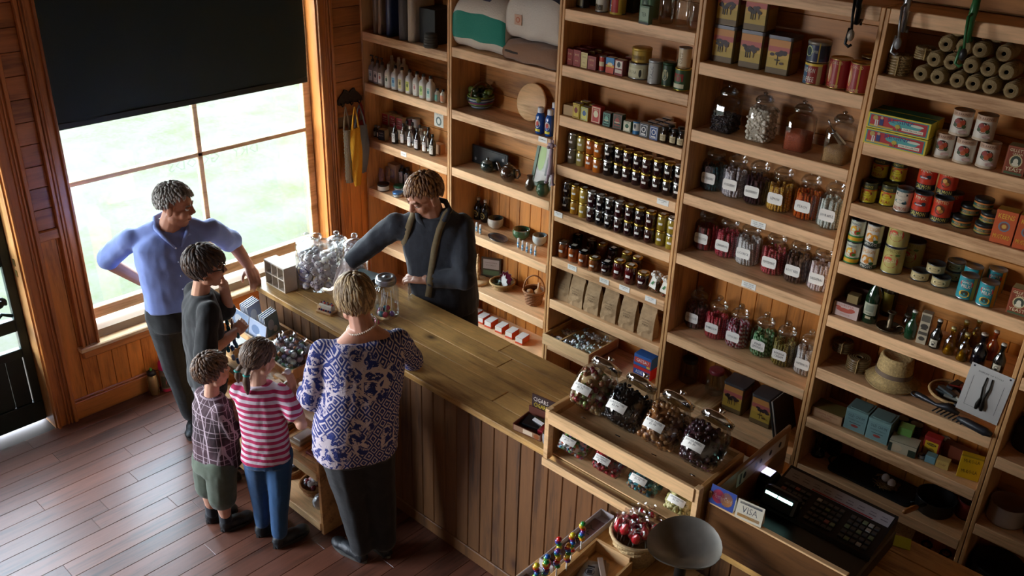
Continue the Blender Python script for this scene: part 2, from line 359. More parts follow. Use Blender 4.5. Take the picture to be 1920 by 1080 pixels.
struct('trim_7',MB().box(DX0-.1,WY-.02,0,DX0,WY+.02,2.3),W_TRIM)
# window_2 stands beyond the door, out of the picture
w2=MB().box(VX0,SY,.55,VX0+.06,SY+.04,3.1).box(VX1-.06,SY,.55,VX1,SY+.04,3.1).box(VX0,SY,.55,VX1,SY+.04,.64).box((VX0+VX1)/2-.02,SY,.6,(VX0+VX1)/2+.02,SY+.04,3.1).make('window_2',W_TRIM,kind='structure')
portal(WX0,WX1,.6,1.86,5.53); portal(VX0,VX1,.6,3.1,5.53)
# ---------- outside ----------
lawnm,t,p=nodes('lawn'); v=coord(t); n1=noisen(t,v,1.3,5,.7); n2=noisen(t,v,22,3,.6)
mm=N(t,'ShaderNodeMath',operation='MULTIPLY_ADD'); mm.inputs[1].default_value=.5; t.links.new(n2,mm.inputs[0]); t.links.new(n1,mm.inputs[2])
t.links.new(ramp(t,mm.outputs[0],[(.5,(.041,.047,.022)),(.72,(.052,.051,.036)),(.95,(.060,.055,.046))]),p.inputs['Base Color']); p.inputs['Roughness'].default_value=.9; p.inputs['Specular IOR Level'].default_value=0
struct('lawn',MB().add([(-40,5.55,-.5),(40,5.55,-.5),(40,60,-.5),(-40,60,-.5)],[(0,1,2,3)]),lawnm)
porch=struct('porch_floor',MB().box(-1.2,5.55,-.25,1.75,7.0,-.05),mat('#8a7462',.7))
x=5.56
while x<7: plank(-1.2,x,-.05,1.75,x+.115,-.03,mat('#9c8672',.6),porch,'plank'); x+=.12
for i in range(9):
    m=MB().lathe([(.03,0),(.03,.12),(.018,.16),(.034,.26),(.02,.34),(.034,.44),(.02,.52),(.034,.62),(.02,.7),(.03,.74),(.03,.86)],10)
    spx=MB(); m.make('porch_spindle',mat('#3a4440',.6),porch).location=(-.9+i*.32,6.85,-.03)
MB().box(-1.2,6.8,.83,1.75,6.9,.89).make('porch_rail',mat('#3a4440',.6),porch)
# ---------- the wall of shelves: six units side by side ----------
XF,XB=4.2,4.47
BY=[5.335,4.42,3.488,2.572,1.646,.722,-.21]
BZ=[[2.145,1.779,1.361,.973,.54,.15],[2.188,1.776,1.373,.935,.52,.2],[2.56,2.241,1.942,1.632,1.324,1.01,.704,.386,.05],[2.422,2.064,1.703,1.34,.825,.40,.05],[2.529,2.219,1.911,1.603,1.301,.989,.68,.369,.05],[2.2,1.78,1.34,.907,.505,.05]]
ZN=['between the window and the second unit, with bottles','with the folded blankets on its upper shelf','full of jam jars and paper bags','with glass jars of striped candy sticks','with tinned food and balls of twine','in the dark corner with a white pot']
def shelf_unit(b):
    y1,y0=BY[b]-.002,BY[b+1]+.002; top=2.82; t=.062 if b>1 else .06
    u=thing('shelf_unit','tall pine wall shelf unit '+ZN[b],'shelf',(XF,(y0+y1)/2,0),0,'built-in shelf units'); h=(y1-y0)/2; D=XB-XF
    for s in (-1,1):
        MB().box(0,s*h-(.018 if s>0 else 0),0,D,s*h+(.018 if s<0 else 0),top,0,.002).make('side_panel',W_SIDE,u)
    for z in BZ[b]+[top]:
        m=MB().box(.018,-h+.019,z-.024,D,h-.019,z,0,.001).box(0,-h+.019,z-t,.02,h-.019,z+.0015,0,.003)
        m.make('shelf' if z<top else 'top_board',W_SHELF,u)
    if b in (1,3,4,0):   # vertical back boards below, wide horizontal boards above
        zs=1.3 if b<2 else 1.36; y=-h+.018
        while y<h-.02: y2=min(y+.098,h-.018); MB().box(D,y+.001,0,D+.014,y2-.001,zs,0,.003).make('back_board',W_BACK,u); y=y2
        z=zs
    else: z=0
    while z<top-.01: z2=min(z+.19,top); MB().box(D,-h+.002,z+.001,D+.014,h-.002,z2-.001,0,.002).make('back_board',W_BACKH,u); z=z2
    return u
UN=[shelf_unit(b) for b in range(6)]
# boards of the side wall above the units
z=2.83
while z<4.0: plank(4.46,-.5,z,4.5,5.3,z+.158,W_BACKH,wall_side,'board'); z+=.16
# ---------- the counter ----------
CX0,CX1,CZ=2.655,3.262,.97; CYA,CYB=4.55,-.2
ct=thing('shop_counter','long pine counter with planked worktop and vertical boarded front','counter',((CX0+CX1)/2,2.2,0)); ct_o=ct.location
def CP(m,name,mt): o=m.make(name,mt,ct); o.location=(-ct_o[0],-ct_o[1],0); return o
cw=(CX1-CX0)/5; cuts=[[4.55,3.3,1.55,-.2],[4.55,2.62,.8,-.2],[4.55,3.62,2.36,.4,-.2],[4.55,2.82,1.2,-.2],[4.55,2.93,2.1,.3,-.2]]
for i in range(5):
    c=cuts[i]
    for a,b in zip(c,c[1:]): CP(MB().box(CX0+i*cw+.0008,b+.0008,CZ-.035,CX0+(i+1)*cw-.0008,a-.0008,CZ-R_.random()*.0012,0,.003),'plank',W_CTOP)
y=4.5
while y>-.15: CP(MB().box(2.682,y-.0845,.06,2.70,y,CZ-.036,0,.004),'front_board',W_CFR); y-=.0865
CP(MB().box(2.70,-.15,.02,2.72,4.5,CZ-.036).box(3.2,-.15,.02,3.22,4.5,CZ-.036).box(2.70,4.48,.02,3.22,4.5,CZ-.036),'carcass',W_CFR)
CP(MB().box(2.672,-.15,0,2.70,4.5,.075,0,.004),'plinth',W_CFR)
# ---------- kits: how each kind of goods is built (front faces -y, base on z=0) ----------
GOLD=mat('#c9a24a',.3,.9); SILV=mat('#b9bcc0',.28,.9); TINM=mat('#8d9096',.35,.85); DARKM=mat('#2a2c2e',.35,.7); CHROME=mat('#e2e4e8',.08,1); WHITE=mat('#e9e7e0',.55); PAPER=mat('#e4e0d4',.7); INK=mat('#24242a',.7); KRAFT=mat('#a2835f',.85,var=.15,bmp=.4,bs=35)
def col(c,r=.5): return mat(c,r)
def printed(spec,d=0,r=0,mb=None,ms=None,e0=.0004):
    """spec: ('r',u0,v0,u1,v1,c) ('d',u,v,ru,rv,c) ('t',text,u,v,w,h,c[,rot]) printed in order on a flat front at d or round a radius r"""
    mb=mb or MB(); ms=ms if ms is not None else []; ix={}
    def mi(c):
        if c not in ix: ms.append(col(c)); ix[c]=len(ms)-1
        return ix[c]
    for i,q in enumerate(spec):
        e=e0*(i+1)*.5+.0002; D=d+e if d else 0; R=r+e if r else 0
        if q[0]=='r': mb.front(*q[1:5],D,mi(q[5]),R,max(2,int(abs(q[3]-q[1])/max(r,.001)*5)) if r else 1)
        elif q[0]=='d': mb.disc(*q[1:5],D,mi(q[5]),R)
        else: mb.text(q[1],q[2],q[3],q[4],q[5],D,mi(q[6]),R,q[7] if len(q)>7 else 0)
    return mb,ms
def k_jam(c,lid,tall=1.0,paper=0):
    h=.083*tall; g=mat(c,.12,coat=1,spec=.6); ld=mat(lid,.25,.9)
    m=MB().lathe([(.0,0),(.029,0),(.033,.004),(.033,h-.014),(.029,h-.006),(.029,h)],14)
    l=MB().lathe([(.0315,h-.004),(.032,h-.003),(.032,h+.009),(.030,h+.0105),(0,h+.0105)],14)
    if paper: l.T=None; l.front(-.012,0,.012,0.001,0,1) if 0 else l.add([(-.014,-.014,h+.0112),(.014,-.014,h+.0112),(.014,.014,h+.0112),(-.014,.014,h+.0112)],[(0,1,2,3)],1)
    p,ms=printed([('r',-.017,h*.40,.010,h*.56,'#e3e1dc')],r=.0333)
    return [('jar',m,g),('lid',l,[ld,PAPER]),('label',p,ms)]
def stripemat(c1,c2,ang=.9,sc=60,c3=None):
    k=('st',c1,c2,ang,sc,c3)
    if k in _mc: return _mc[k]
    m,t,p=nodes('striped_candy'); v=coord(t,(1,1,1),(0,ang,.4)); w=N(t,'ShaderNodeTexWave'); w.inputs['Scale'].default_value=sc/6.28; w.inputs['Distortion'].default_value=1.5; t.links.new(v,w.inputs['Vector'])
    st=[(.42,hx(c1)),(.5,hx(c2))]
    if c3: st=[(.30,hx(c1)),(.36,hx(c2)),(.68,hx(c3))]
    t.links.new(ramp(t,w.outputs[1],st),p.inputs['Base Color']); p.inputs['Roughness'].default_value=.35; _mc[k]=m; return m
def rrect(w,h,r,n=4): 
    o=[]
    for cx,cy,a0 in ((w/2-r,h/2-r,0),(-w/2+r,h/2-r,1),(-w/2+r,-h/2+r,2),(w/2-r,-h/2+r,3)):
        for i in range(n+1): a=(a0+i/n)*PI/2; o.append((cx+r*math.cos(a),cy+r*math.sin(a)))
    return o
def k_candyjar(c1,c2,c3,text,fill=.68,dim=0):
    q=math.pi/8; pr=[(.0,.002),(.058,.002),(.066,.012),(.066,.135),(.055,.158),(.043,.166),(.041,.178)]
    g=MB().lathe(pr,8,0,False,rot=q,cap=False); g.lathe([(.046,.168),(.047,.174),(.041,.176)],16,0,cap=False)
    l=MB().lathe([(.0,.178),(.044,.178),(.050,.186),(.048,.198),(.036,.212),(.018,.22),(.012,.226),(.018,.236),(.012,.246),(0,.249)],14)
    s=MB(); rr=random.Random(text); top=.17*fill+.012
    ring=[(.053,i*2*PI/22) for i in range(22)]+[(.036,i*2*PI/13) for i in range(13)]
    for r0,a in ring:
        a+=rr.uniform(-.08,.08); tl=rr.uniform(-.35,.35); z1=top+rr.uniform(-.012,.012)
        s.tube([(r0*math.cos(a),r0*math.sin(a),.008),((r0-.004)*math.cos(a+tl),(r0-.004)*math.sin(a+tl),z1)],.0070,5)
    lab=MB(); pl=[(x,y) for x,y in rrect(.078,.058,.012)]; e=.0672*math.cos(PI/8)+.001
    lab.add([(x,-e,y+.072) for x,y in pl],[list(range(len(pl)))]); lines=text.split('\n')
    for i,tx in enumerate(lines): lab.text(tx,0,.072+(len(lines)-1)*.009-i*.018,min(.062,.0085*len(tx)+.005),.013,e+.0005,1)
    return [('glass_jar',g,GLASS),('lid',l,glass((.9,.92,.92),.55,'stopper_glass',.12)),('candy_sticks',s,stripemat(c1,c2,.9,115,c3),None,'stuff'),('label',lab,[WHITE,mat('#3b4046',.7)])]
def k_sqjar(c,c2,lev,scoop=0,grain=.006):
    sq=7; w=.062; H=.178
    g=MB().lathe([(0,.001),(w-.004,.001),(w,.006),(w,H-.02),(w*.8,H),(.036,H+.006),(.036,H+.028)],24,0,True,sq,cap=False)
    l=MB().lathe([(.036,H+.024),(.046,H+.026),(.047,H+.034),(.035,H+.05),(.012,H+.056),(.008,H+.060),(.013,H+.068),(0,H+.074)],16)
    m=MB(); rr=random.Random(c); z=.006+lev*H*.9
    m.lathe([(0,.004),(w-.006,.004),(w-.006,z-.006),(w-.02,z),(0,z+.012)],24,0,True,sq)
    if grain>.005:
        for i in range(230):
            f=rr.randrange(3); u=rr.uniform(-w+.01,w-.01); v=rr.uniform(.012,z-.004); d=w-.006
            p=((u,-d,v),(d,u,v),(u,rr.uniform(-d,d)*.8,z+.002))[f]; e=grain*rr.uniform(.8,1.2); m.ball(p,(e*1.2,e*1.1,e*.9),6,rr.randrange(2))
    ps=[('glass_jar',g,GLASS),('lid',l,glass((.62,.64,.64),.6,'smoky_lid_glass',.15)),('contents',m,[mat(c,.6,bmp=.6,bs=260,var=.3),mat(c2,.5)],None,'stuff')]
    return ps
def k_scoop():
    m=MB(); vs=[];n=10
    for j in range(6):
        y=-.045+j*.016; r=.022*(1-.25*(j/5)); 
        for i in range(n): a=PI+PI*(i/(n-1)); vs.append((r*math.cos(a),y,r*math.sin(a)*(1 if j else .6)))
    m.add(vs,[[j*n+i,j*n+i+1,(j+1)*n+i+1,(j+1)*n+i] for j in range(5) for i in range(n-1)],0,True); m.ball((0,.036,-.006),(.017,.004,.014),8); h=MB().tube([(0,.036,-.004),(0,.075,.004),(0,.1,.012)],.005,6)
    return [('scoop_bowl',m,mat('#c2c6ca',.22,1)),('handle',h,mat('#c2c6ca',.22,1))]
def k_can(r,h,c,spec=(),metal='#9a9da2',top=None,band=(0.04,.96)):
    M=mat(metal,.32,.85); m=MB().lathe([(0,.001),(r-.002,.001),(r,.0),(r,.004),(r-.0012,.006),(r-.0012,h-.006),(r,h-.004),(r,h),(r-.003,h),(r-.003,h-.003),(0,h-.003)],20,0)
    b=MB().lathe([(r-.0006,h*band[0]),(r-.0006,h*band[1])],20,0,cap=False); ms=[mat(c,.35,coat=.3)]
    b,ms=printed(spec,r=r-.0004,mb=b,ms=ms)
    ps=[('can',m,M if not top else M),('label',b,ms)]
    if top: ps.append(('lid',MB().lathe([(r+.0008,h-.012),(r+.001,h+.001),(r-.004,h+.003),(0,h+.003)],20),mat(top,.4,.5)))
    return ps
def k_box(w,d,h,c,spec=(),top=None,side=None,lid=0):
    m=MB().box(-w/2,-d/2,0,w/2,d/2,h,0,.0015); ms=[mat(side or c,.55)]
    if top: m.add([(-w/2+.001,-d/2+.001,h+.0004),(w/2-.001,-d/2+.001,h+.0004),(w/2-.001,d/2-.001,h+.0004),(-w/2+.001,d/2-.001,h+.0004)],[(0,1,2,3)],1); ms.append(mat(top,.5))
    b,bm=printed([('r',-w/2+.001,.001,w/2-.001,h-.001,c)]+list(spec),d=d/2)
    ps=[('box',m,ms),('print',b,bm)]
    if lid: ps.append(('lid',MB().box(-w/2-.002,-d/2-.002,h-lid,w/2+.002,d/2+.002,h+.003,0,.002),mat(top or c,.4,.3)))
    return ps
def k_bottle(pr,c,cap,capz,capr,spec=(),lr=0,ld=0,sq=None,liquid=None,n=14,gl=1,pump=0,rot=0):
    m=MB().lathe(pr,n,0,True,sq,cap=False); G=glass(c,.5,'bottle_glass',.08) if not isinstance(c,str) else mat(c,.15 if gl else .5,coat=.6 if gl else 0)
    ps=[('bottle',m,G)]
    if liquid: k=liquid[1]; ps.append(('liquid',MB().lathe([(0,.004)]+[(max(r-.003,.001),z) for r,z in pr if z<k and r>.004]+[(max(min(p[0] for p in pr if p[1]<=k or 1),.008),k)],n,0,True,sq),mat(liquid[0],.1,coat=.5)))
    cm=MB().lathe([(capr*.98,capz[0]),(capr,capz[0]+.002),(capr,capz[1]-.002),(capr*.85,capz[1]),(0,capz[1])],12)
    if pump: cm.cyl(.003,capz[1],capz[1]+.02,6).box(-.02,-.006,capz[1]+.018,.008,.006,capz[1]+.026,0,.002)
    ps.append(('cap',cm,mat(cap,.4)))
    if spec:
        b,bm=printed(spec,d=ld,r=lr); ps.append(('label',b,bm))
    return ps
def k_twine(c='#a08a62'):
    m=MB().at((0,0,.04),rx=PI/2); m.lathe([(.010,-.062),(.030,-.066),(.037,-.056),(.039,-.02),(.039,.02),(.037,.056),(.030,.066),(.010,.062)],18,0,True,cap=False)
    m.lathe([(.010,-.062),(.010,.062)],10,1,cap=False)
    w=MB().at((0,0,.04),rx=PI/2); rr=random.Random(4)
    for i in range(7):
        t0=rr.uniform(-.4,.4); w.tube([((.0395)*math.cos(a),.0395*math.sin(a),t0*.05+.045*math.sin(a+i)) for a in [j*2*PI/14 for j in range(14)]],.0014,4,0,True,True)
    for i in range(6):
        r=.014+.0038*i; w.tube([(r*math.cos(a)*(1+.05*math.sin(3*a+i)),r*math.sin(a),.0645) for a in [j*2*PI/12 for j in range(12)]],.0014,4,0,True,True)
    tm=mat(c,.9,var=.3,bmp=.5,bs=220)
    return [('ball',m,[tm,mat('#140e08',.9)]),('strand',w,mat(c,.9),None,'stuff')]
def k_rope(r,h,c,turns,rd):
    m=MB().lathe([(0,.001),(r-rd,.002),(r-rd,h-.002),(r*.35,h-.002),(r*.3,h-.01),(0,h-.01)],18); w=MB(); n=22
    for k in range(turns):
        z=rd+k*(h-2*rd)/(turns-1); w.tube([((r-rd*.9)*math.cos(a),(r-rd*.9)*math.sin(a),z+.0012*math.sin(3*a+k)) for a in [j*2*PI/n for j in range(n)]],rd*1.02,6,0,True,True)
    for k in range(4): q=r-rd*(1+1.9*k); w.tube([(q*math.cos(a),q*math.sin(a),h-rd*.4) for a in [j*2*PI/18 for j in range(18)]],rd,5,0,True,True) if q>.012 else 0
    t=MB().tube([(.012,-r-.001,0.002),(.013,-r-.003,h*.5),(.012,-r-.001,h),(.010,-r*.4,h+.004)],.003,5)
    return [('coil',m,mat(c,.9)),('rope',w,stripemat(c,'#6e5a3a',.7,420)),('tie',t,mat('#b79c68',.9))]
def blobs(m,n,pos,rad,ncol,rr,seg=6,stretch=1.3):
    for i in range(n):
        p=pos(); e=rad*rr.uniform(.75,1.2); a=rr.random()*PI; k=rr.uniform(.7,stretch)
        T=m.T; m.T=(T or Matrix())@Matrix.Translation(p)@Matrix.Rotation(a,4,'Z')@Matrix.Rotation(rr.random()*2,4,'X'); m.ball((0,0,0),(e*k,e*.85,e*.8),seg,rr.randrange(ncol)); m.T=T
def k_rackjar(cols,text,seed,rad=.012,nn=170,wrap=0):
    """big round candy jar leaning back, chrome lid behind"""
    tl=math.radians(-46); rr=random.Random(seed); T=dict(loc=(0,.012,.102),rx=tl)
    pr=[(0,-.082),(.055,-.082),(.072,-.070),(.084,-.035),(.086,.01),(.080,.045),(.064,.068),(.058,.076)]
    g=MB().at(**T); g.lathe(pr,22,0,True,cap=False)
    l=MB().at(**T); l.lathe([(.061,.074),(.066,.076),(.066,.094),(.060,.098),(.03,.100),(.012,.102),(.009,.110),(.014,.116),(.014,.122),(0,.124)],22)
    s=MB().at(**T)
    def pos():
        z=rr.uniform(-.072,.05); i=max(j for j in range(len(pr)) if pr[j][1]<=z+1e-9); a,b=pr[i],pr[min(i+1,len(pr)-1)]; f=(z-a[1])/max(1e-6,b[1]-a[1]); r=(a[0]+(b[0]-a[0])*f)-rad*1.05-.002
        if rr.random()<.18: r*=rr.random()**.5; z=-.072 if rr.random()<.5 else z
        t=rr.random()*2*PI; return (r*math.cos(t),r*math.sin(t),z)
    s.lathe([(0,-.066),(.05,-.066),(.068,-.03),(.068,.012),(.05,.045),(0,.05)],12,0); blobs(s,nn,pos,rad,len(cols),rr)
    lab=MB(); lab.T=Matrix.Translation((0,.012,.102))@Matrix.Rotation(tl,4,'X')@Matrix.Translation((0,0,-.035))
    lab.front(-.045,-.016,.045,.016,0,0,.0865,6)
    for i,tx in enumerate(text.split('\n')+['$2.79']): lab.text(tx,0,.009-.0095*i,.07 if i==0 else min(.06,.008*len(tx)),.007,0,1,.0872)
    return [('glass_jar',g,glass((.95,.96,.96),.6,'jar_glass',.07)),('lid',l,CHROME),('candies',s,[mat(c,.25 if wrap else .35,coat=.8 if wrap else .2) for c in cols],None,'stuff'),('label',lab,[WHITE,INK])]
def k_basket(r0,r1,h,c1,c2,sq=None,rim=.008,rows=9,n=24):
    m=MB(); vs=[]
    for j in range(rows*2+1):
        t=j/(rows*2); r=r0+(r1-r0)*t
        for i in range(n): a=2*PI*i/n; g=1/((abs(math.cos(a))**sq+abs(math.sin(a))**sq)**(1/sq)) if sq else 1; o=.0022*(1 if (i+(j//2))%2 else -1)*(1 if j%2 else .2); vs.append(((r+o)*math.cos(a)*g,(r+o)*math.sin(a)*g,h*t))
    m.add(vs,[[j*n+i,j*n+(i+1)%n,(j+1)*n+(i+1)%n,(j+1)*n+i] for j in range(rows*2) for i in range(n)]); m.lathe([(0,.003),(r0,.003)],n,0,cap=False)
    r=MB().tube([(r1*math.cos(a)*(1/((abs(math.cos(a))**sq+abs(math.sin(a))**sq)**(1/sq)) if sq else 1),r1*math.sin(a)*(1/((abs(math.cos(a))**sq+abs(math.sin(a))**sq)**(1/sq)) if sq else 1),h) for a in [j*2*PI/n for j in range(n)]],rim,6,0,True,True)
    return [('wicker_body',m,mat(c1,.8,var=.3,bmp=.4,bs=150)),('rim',r,mat(c2,.75,var=.2,bs=120))]
def k_paperbag():
    w,d,h=.052,.03,.205; m=MB(); rr=random.Random(2); vs=[]; ny=7;prof=[(1,1),(1,1),(.98,.98),(.96,.86),(.94,.62),(.93,.34),(.92,.12),(.92,.09)]
    ring=[(-1,-1),(-.4,-1.05),(.4,-1.05),(1,-1),(.86,0),(1,1),(.4,1.05),(-.4,1.05),(-1,1),(-.86,0)]
    for j,(a,b) in enumerate(prof):
        for x,y in ring: vs.append((x*w*a+rr.uniform(-.0015,.0015),y*d*b+rr.uniform(-.002,.002)+(j/7)*.0,h*j/7))
    k=len(ring); m.add(vs,[[j*k+i,j*k+(i+1)%k,(j+1)*k+(i+1)%k,(j+1)*k+i] for j in range(7) for i in range(k)]); m.f.append(list(range(k))[::-1]);m.mi.append(0);m.sm.append(False); m.f.append([7*k+i for i in range(k)]);m.mi.append(0);m.sm.append(False)
    p,ms=printed([('t',t,0,z,.05,.011,'#5a4128') for t,z in (('PANCAKE',.115),('& WAFFLE',.098),('MIX',.082))],d=.0335)
    return [('paper_bag',m,KRAFT),('print',p,ms)]
def k_tin(w,d,h,art):
    q=MB().prism([(x,y) for x,y in rrect(w,d,.012,3)],0,h-.012); l=MB().prism([(x,y) for x,y in rrect(w+.004,d+.004,.014,3)],h-.016,h)
    b=MB(); rr=random.Random(art); ms=[]
    W_=w/2-.008; sp=[('r',-W_,.004,W_,h*.16,'#6e5a3a'),('r',-W_,h*.16,W_,h*.42,'#b79a3c'),('r',-W_,h*.42,W_,h*.58,'#c9a246'),('r',-W_,h*.58,W_,h*.72,'#b8615a'),('r',-W_,h*.72,W_,h-.018,'#c98a4a')]
    for i in range(9): x=rr.uniform(-W_+.02,W_-.02); sp.append(('d',x,h*rr.uniform(.5,.6),.013,.008,'#3c2a30'))
    x=-.012
    if art%2: sp+=[('d',x,h*.47,.017,.009,'#2c1c18'),('d',x-.017,h*.53,.007,.010,'#2c1c18'),('r',x-.013,h*.28,x-.009,h*.46,'#2c1c18'),('r',x-.003,h*.27,x+.001,h*.46,'#2c1c18'),('r',x+.010,h*.28,x+.014,h*.46,'#2c1c18'),('d',x+.034,h*.47,.012,.008,'#3a2420'),('r',x+.03,h*.3,x+.034,h*.46,'#3a2420'),('d',x-.022,h*.58,.006,.005,'#2c1c18')]
    else: sp+=[('r',-.004,h*.24,0,h*.48,'#2c1c18'),('d',-.002,h*.52,.006,.008,'#2c1c18'),('r',-.016,h*.36,.012,h*.39,'#2c1c18'),('d',.022,h*.3,.012,.006,'#4a3020')]
    b,ms=printed(sp,d=d/2)
    # the picture runs round onto the side as well
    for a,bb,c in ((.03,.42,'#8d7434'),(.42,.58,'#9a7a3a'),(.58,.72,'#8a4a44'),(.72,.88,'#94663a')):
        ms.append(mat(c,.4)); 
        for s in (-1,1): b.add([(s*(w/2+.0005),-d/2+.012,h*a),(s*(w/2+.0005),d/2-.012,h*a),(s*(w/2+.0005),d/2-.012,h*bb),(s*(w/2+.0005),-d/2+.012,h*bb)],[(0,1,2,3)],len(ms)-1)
    return [('tin',q,mat('#5c4a2c',.4,.3)),('picture',b,ms),('lid',l,mat('#5f6066',.4,.5))]
# ---------- placing on the shelves ----------
def bay(y): return max(0,min(5,sum(1 for k in range(1,6) if y<BY[k])))
def onshelf(px,py,z,r,rd=None):
    x,y,_=onz(px,py,z,r); b=bay(y); rd=rd or r
    return (min(max(x,XF+rd+.004),XB-rd-.003),min(max(y,BY[b+1]+.024+rd),BY[b]-.024-rd),z+.002)
PUTS=[]
def put(key,name,label,cat,px,py,z,r,group=None,dz=0,dx=0,jit=None,rz=None,rd=None,sc=None,tilt=None):
    """stand a thing on the shelf board at height z, its front foot seen at photo pixel (px,py); dz raises it onto the thing below, dx steps it back"""
    x,y,zz=onshelf(px,py,z,r,rd); j=R_.uniform(-.08,.08) if jit is None else jit
    o=spawn(key,name,label,cat,(min(x+dx,XB-(rd or r)-.002),y,zz+dz),(-PI/2 if rz is None else rz)+j,group,sc,tilt); PUTS.append((o,key,(px,py,round(dx,3)))); return o
# ================= people =================
def voxel(mb,vox,sm=6,fac=.5):
    me=mb.mesh('body',[]); o=bpy.data.objects.new('body',me)
    r=o.modifiers.new('r','REMESH'); r.mode='VOXEL'; r.voxel_size=vox; s=o.modifiers.new('s','SMOOTH'); s.iterations=sm; s.factor=fac
    me2=evalmesh(o); bpy.data.objects.remove(o); bpy.data.meshes.remove(me)
    me2.polygons.foreach_set('use_smooth',[True]*len(me2.polygons)); me2.materials.clear(); return me2
def V(*a): return Vector(a)
def limb(m,pts,rs):
    P=[Vector(p) for p in pts]; out=[];R=[]
    for i in range(len(P)-1):
        for k in range(5): f=k/5; out.append(P[i].lerp(P[i+1],f)); R.append(rs[i]*(1-f)+rs[i+1]*f)
    out.append(P[-1]); R.append(rs[-1])
    m.tube([tuple(p) for p in out],R,12)
    for p,r in zip(P,rs): m.ball(tuple(p),r*.995,12)
def loft(m,rings,n=24,ex=2.5):
    """rings: (centre, half width, half depth, facing angle)"""
    vs=[]
    for c,w,d,a in rings:
        ca,sa=math.cos(a-PI/2),math.sin(a-PI/2)
        for i in range(n):
            t=2*PI*i/n; x=math.copysign(abs(math.cos(t))**(2/ex),math.cos(t))*w; y=math.copysign(abs(math.sin(t))**(2/ex),math.sin(t))*d
            vs.append((c[0]+x*ca-y*sa,c[1]+x*sa+y*ca,c[2]))
    k=len(rings); m.add(vs,[[j*n+i,j*n+(i+1)%n,(j+1)*n+(i+1)%n,(j+1)*n+i] for j in range(k-1) for i in range(n)]); b=len(m.v)-len(vs)
    m.f.append([b+i for i in range(n)][::-1]); m.f.append([b+(k-1)*n+i for i in range(n)]); m.mi+=[0,0]; m.sm+=[False,False]
def frame(c,f,pitch,roll=0,s=1):
    a=math.atan2(f[1],f[0])-PI/2
    return Matrix.Translation(c)@Matrix.Rotation(a,4,'Z')@Matrix.Rotation(-pitch,4,'X')@Matrix.Rotation(roll,4,'Y')@Matrix.Diagonal((s,s,s,1))
def head(m,F,child=0,fat=0):
    m.T=F; j=1-.12*child
    m.ball((0,-.012,.034),(.076,.096,.088),16); m.ball((0,.026,-.04),(.060+.012*fat,.064,.076*j),14); m.ball((0,.050,-.092*j),(.034+.012*fat,.034,.028),10); m.ball((0,.03,-.075*j),(.05+.014*fat,.05,.04),12)
    for s in (-1,1):
        m.ball((s*.036,.056,-.028),(.030,.030,.032),10); m.ball((s*.050,.012,-.066*j),(.022,.034,.026),8); m.ball((s*.078,-.006,-.012),(.008,.020,.031),9); m.ball((s*.081,-.010,.002),(.006,.014,.018),8); m.tube([(s*.012,.081,.027),(s*.040,.072,.030)],[.010,.008],7)
    m.tube([(0,.083,.022),(0,.094,.0),(0,.107,-.024)],[.009,.010,.014],8); 
    for s in (-1,1): m.ball((s*.012,.094,-.028),(.009,.010,.008),7)
    m.tube([(-.024,.078,-.056*j),(0,.091,-.053*j),(.024,.078,-.056*j)],[.004,.0075,.004],7); m.tube([(-.02,.076,-.067*j),(0,.088,-.067*j),(.02,.076,-.067*j)],[.004,.008,.004],7)
    m.T=None
def face(root,F,brow,old=0):
    for s in (-1,1):
        e=MB(); e.T=F; e.ball((s*.033,.073,.006),(.0145,.0125,.0105),10,0); e.ball((s*.033,.0825,.004),(.0055,.004,.0055),8,1); e.make('eye',[mat('#d8d2cc',.25),mat('#2c2420',.15)],root)
        l=MB(); l.T=F; l.ball((s*.033,.0755,.0125),(.0165,.012,.006),8); l.make('eyelid',mat('#a8735a',.55),root)
        b=MB(); b.T=F; b.tube([(s*.014,.088,.025),(s*.034,.084,.030),(s*.052,.068,.024)],[.003,.0048,.002],6); b.make('eyebrow',mat(brow,.8),root)
    mo=MB(); mo.T=F; mo.tube([(-.022,.082,-.0615),(-.008,.0935,-.0605),(.008,.0935,-.0605),(.022,.082,-.0615)],[.0018,.003,.003,.0018],6); mo.make('lips',mat('#8e4a42',.5),root)
def hand(m,w,d,back,s=1,curl=.5,side=1,thumb=.5,spread=.0):
    """palm with four bent fingers and a thumb; d=pointing direction, back=direction of the back of the hand, side=+1/-1 picks the thumb side"""
    y=Vector(d).normalized(); z=Vector(back); z=(z-y*z.dot(y)).normalized(); x=y.cross(z)*side; w=Vector(w); P=lambda a,b,c:tuple(w+(x*a+y*b+z*c)*s)
    for q in (-.026,-.009,.009,.026): m.tube([P(q*.7,-.004,0),P(q,.04,.003),P(q*1.12,.082,0)],[.016*s,.015*s,.0115*s],8)
    m.ball(P(-.026,.03,-.008),.017*s,8); m.ball(tuple(w),.025*s,10)
    for k,(q,L) in enumerate(((-.030,.068),(-.010,.078),(.010,.073),(.029,.056))):
        p=w+(x*q+y*.082)*s; pts=[tuple(p)]; a=curl*.45; 
        for g in (.45,.32,.25): dr=y*math.cos(a)-z*math.sin(a)+x*(q*spread*10); p=p+dr*L*g*s*1.15; pts.append(tuple(p)); a+=curl*.8
        m.tube(pts,[.0095*s,.0088*s,.0080*s,.0066*s],8); m.ball(pts[-1],.0066*s,7)
    p=w+(x*-.034+y*.022-z*.006)*s; q=p+(x*-.6+y*.75-z*thumb*.6)*.036*s; r=q+(x*-.25+y*.85-z*thumb)*.03*s
    m.tube([tuple(p),tuple(q),tuple(r)],[.0135*s,.0105*s,.008*s],8); m.ball(tuple(r),.008*s,7)
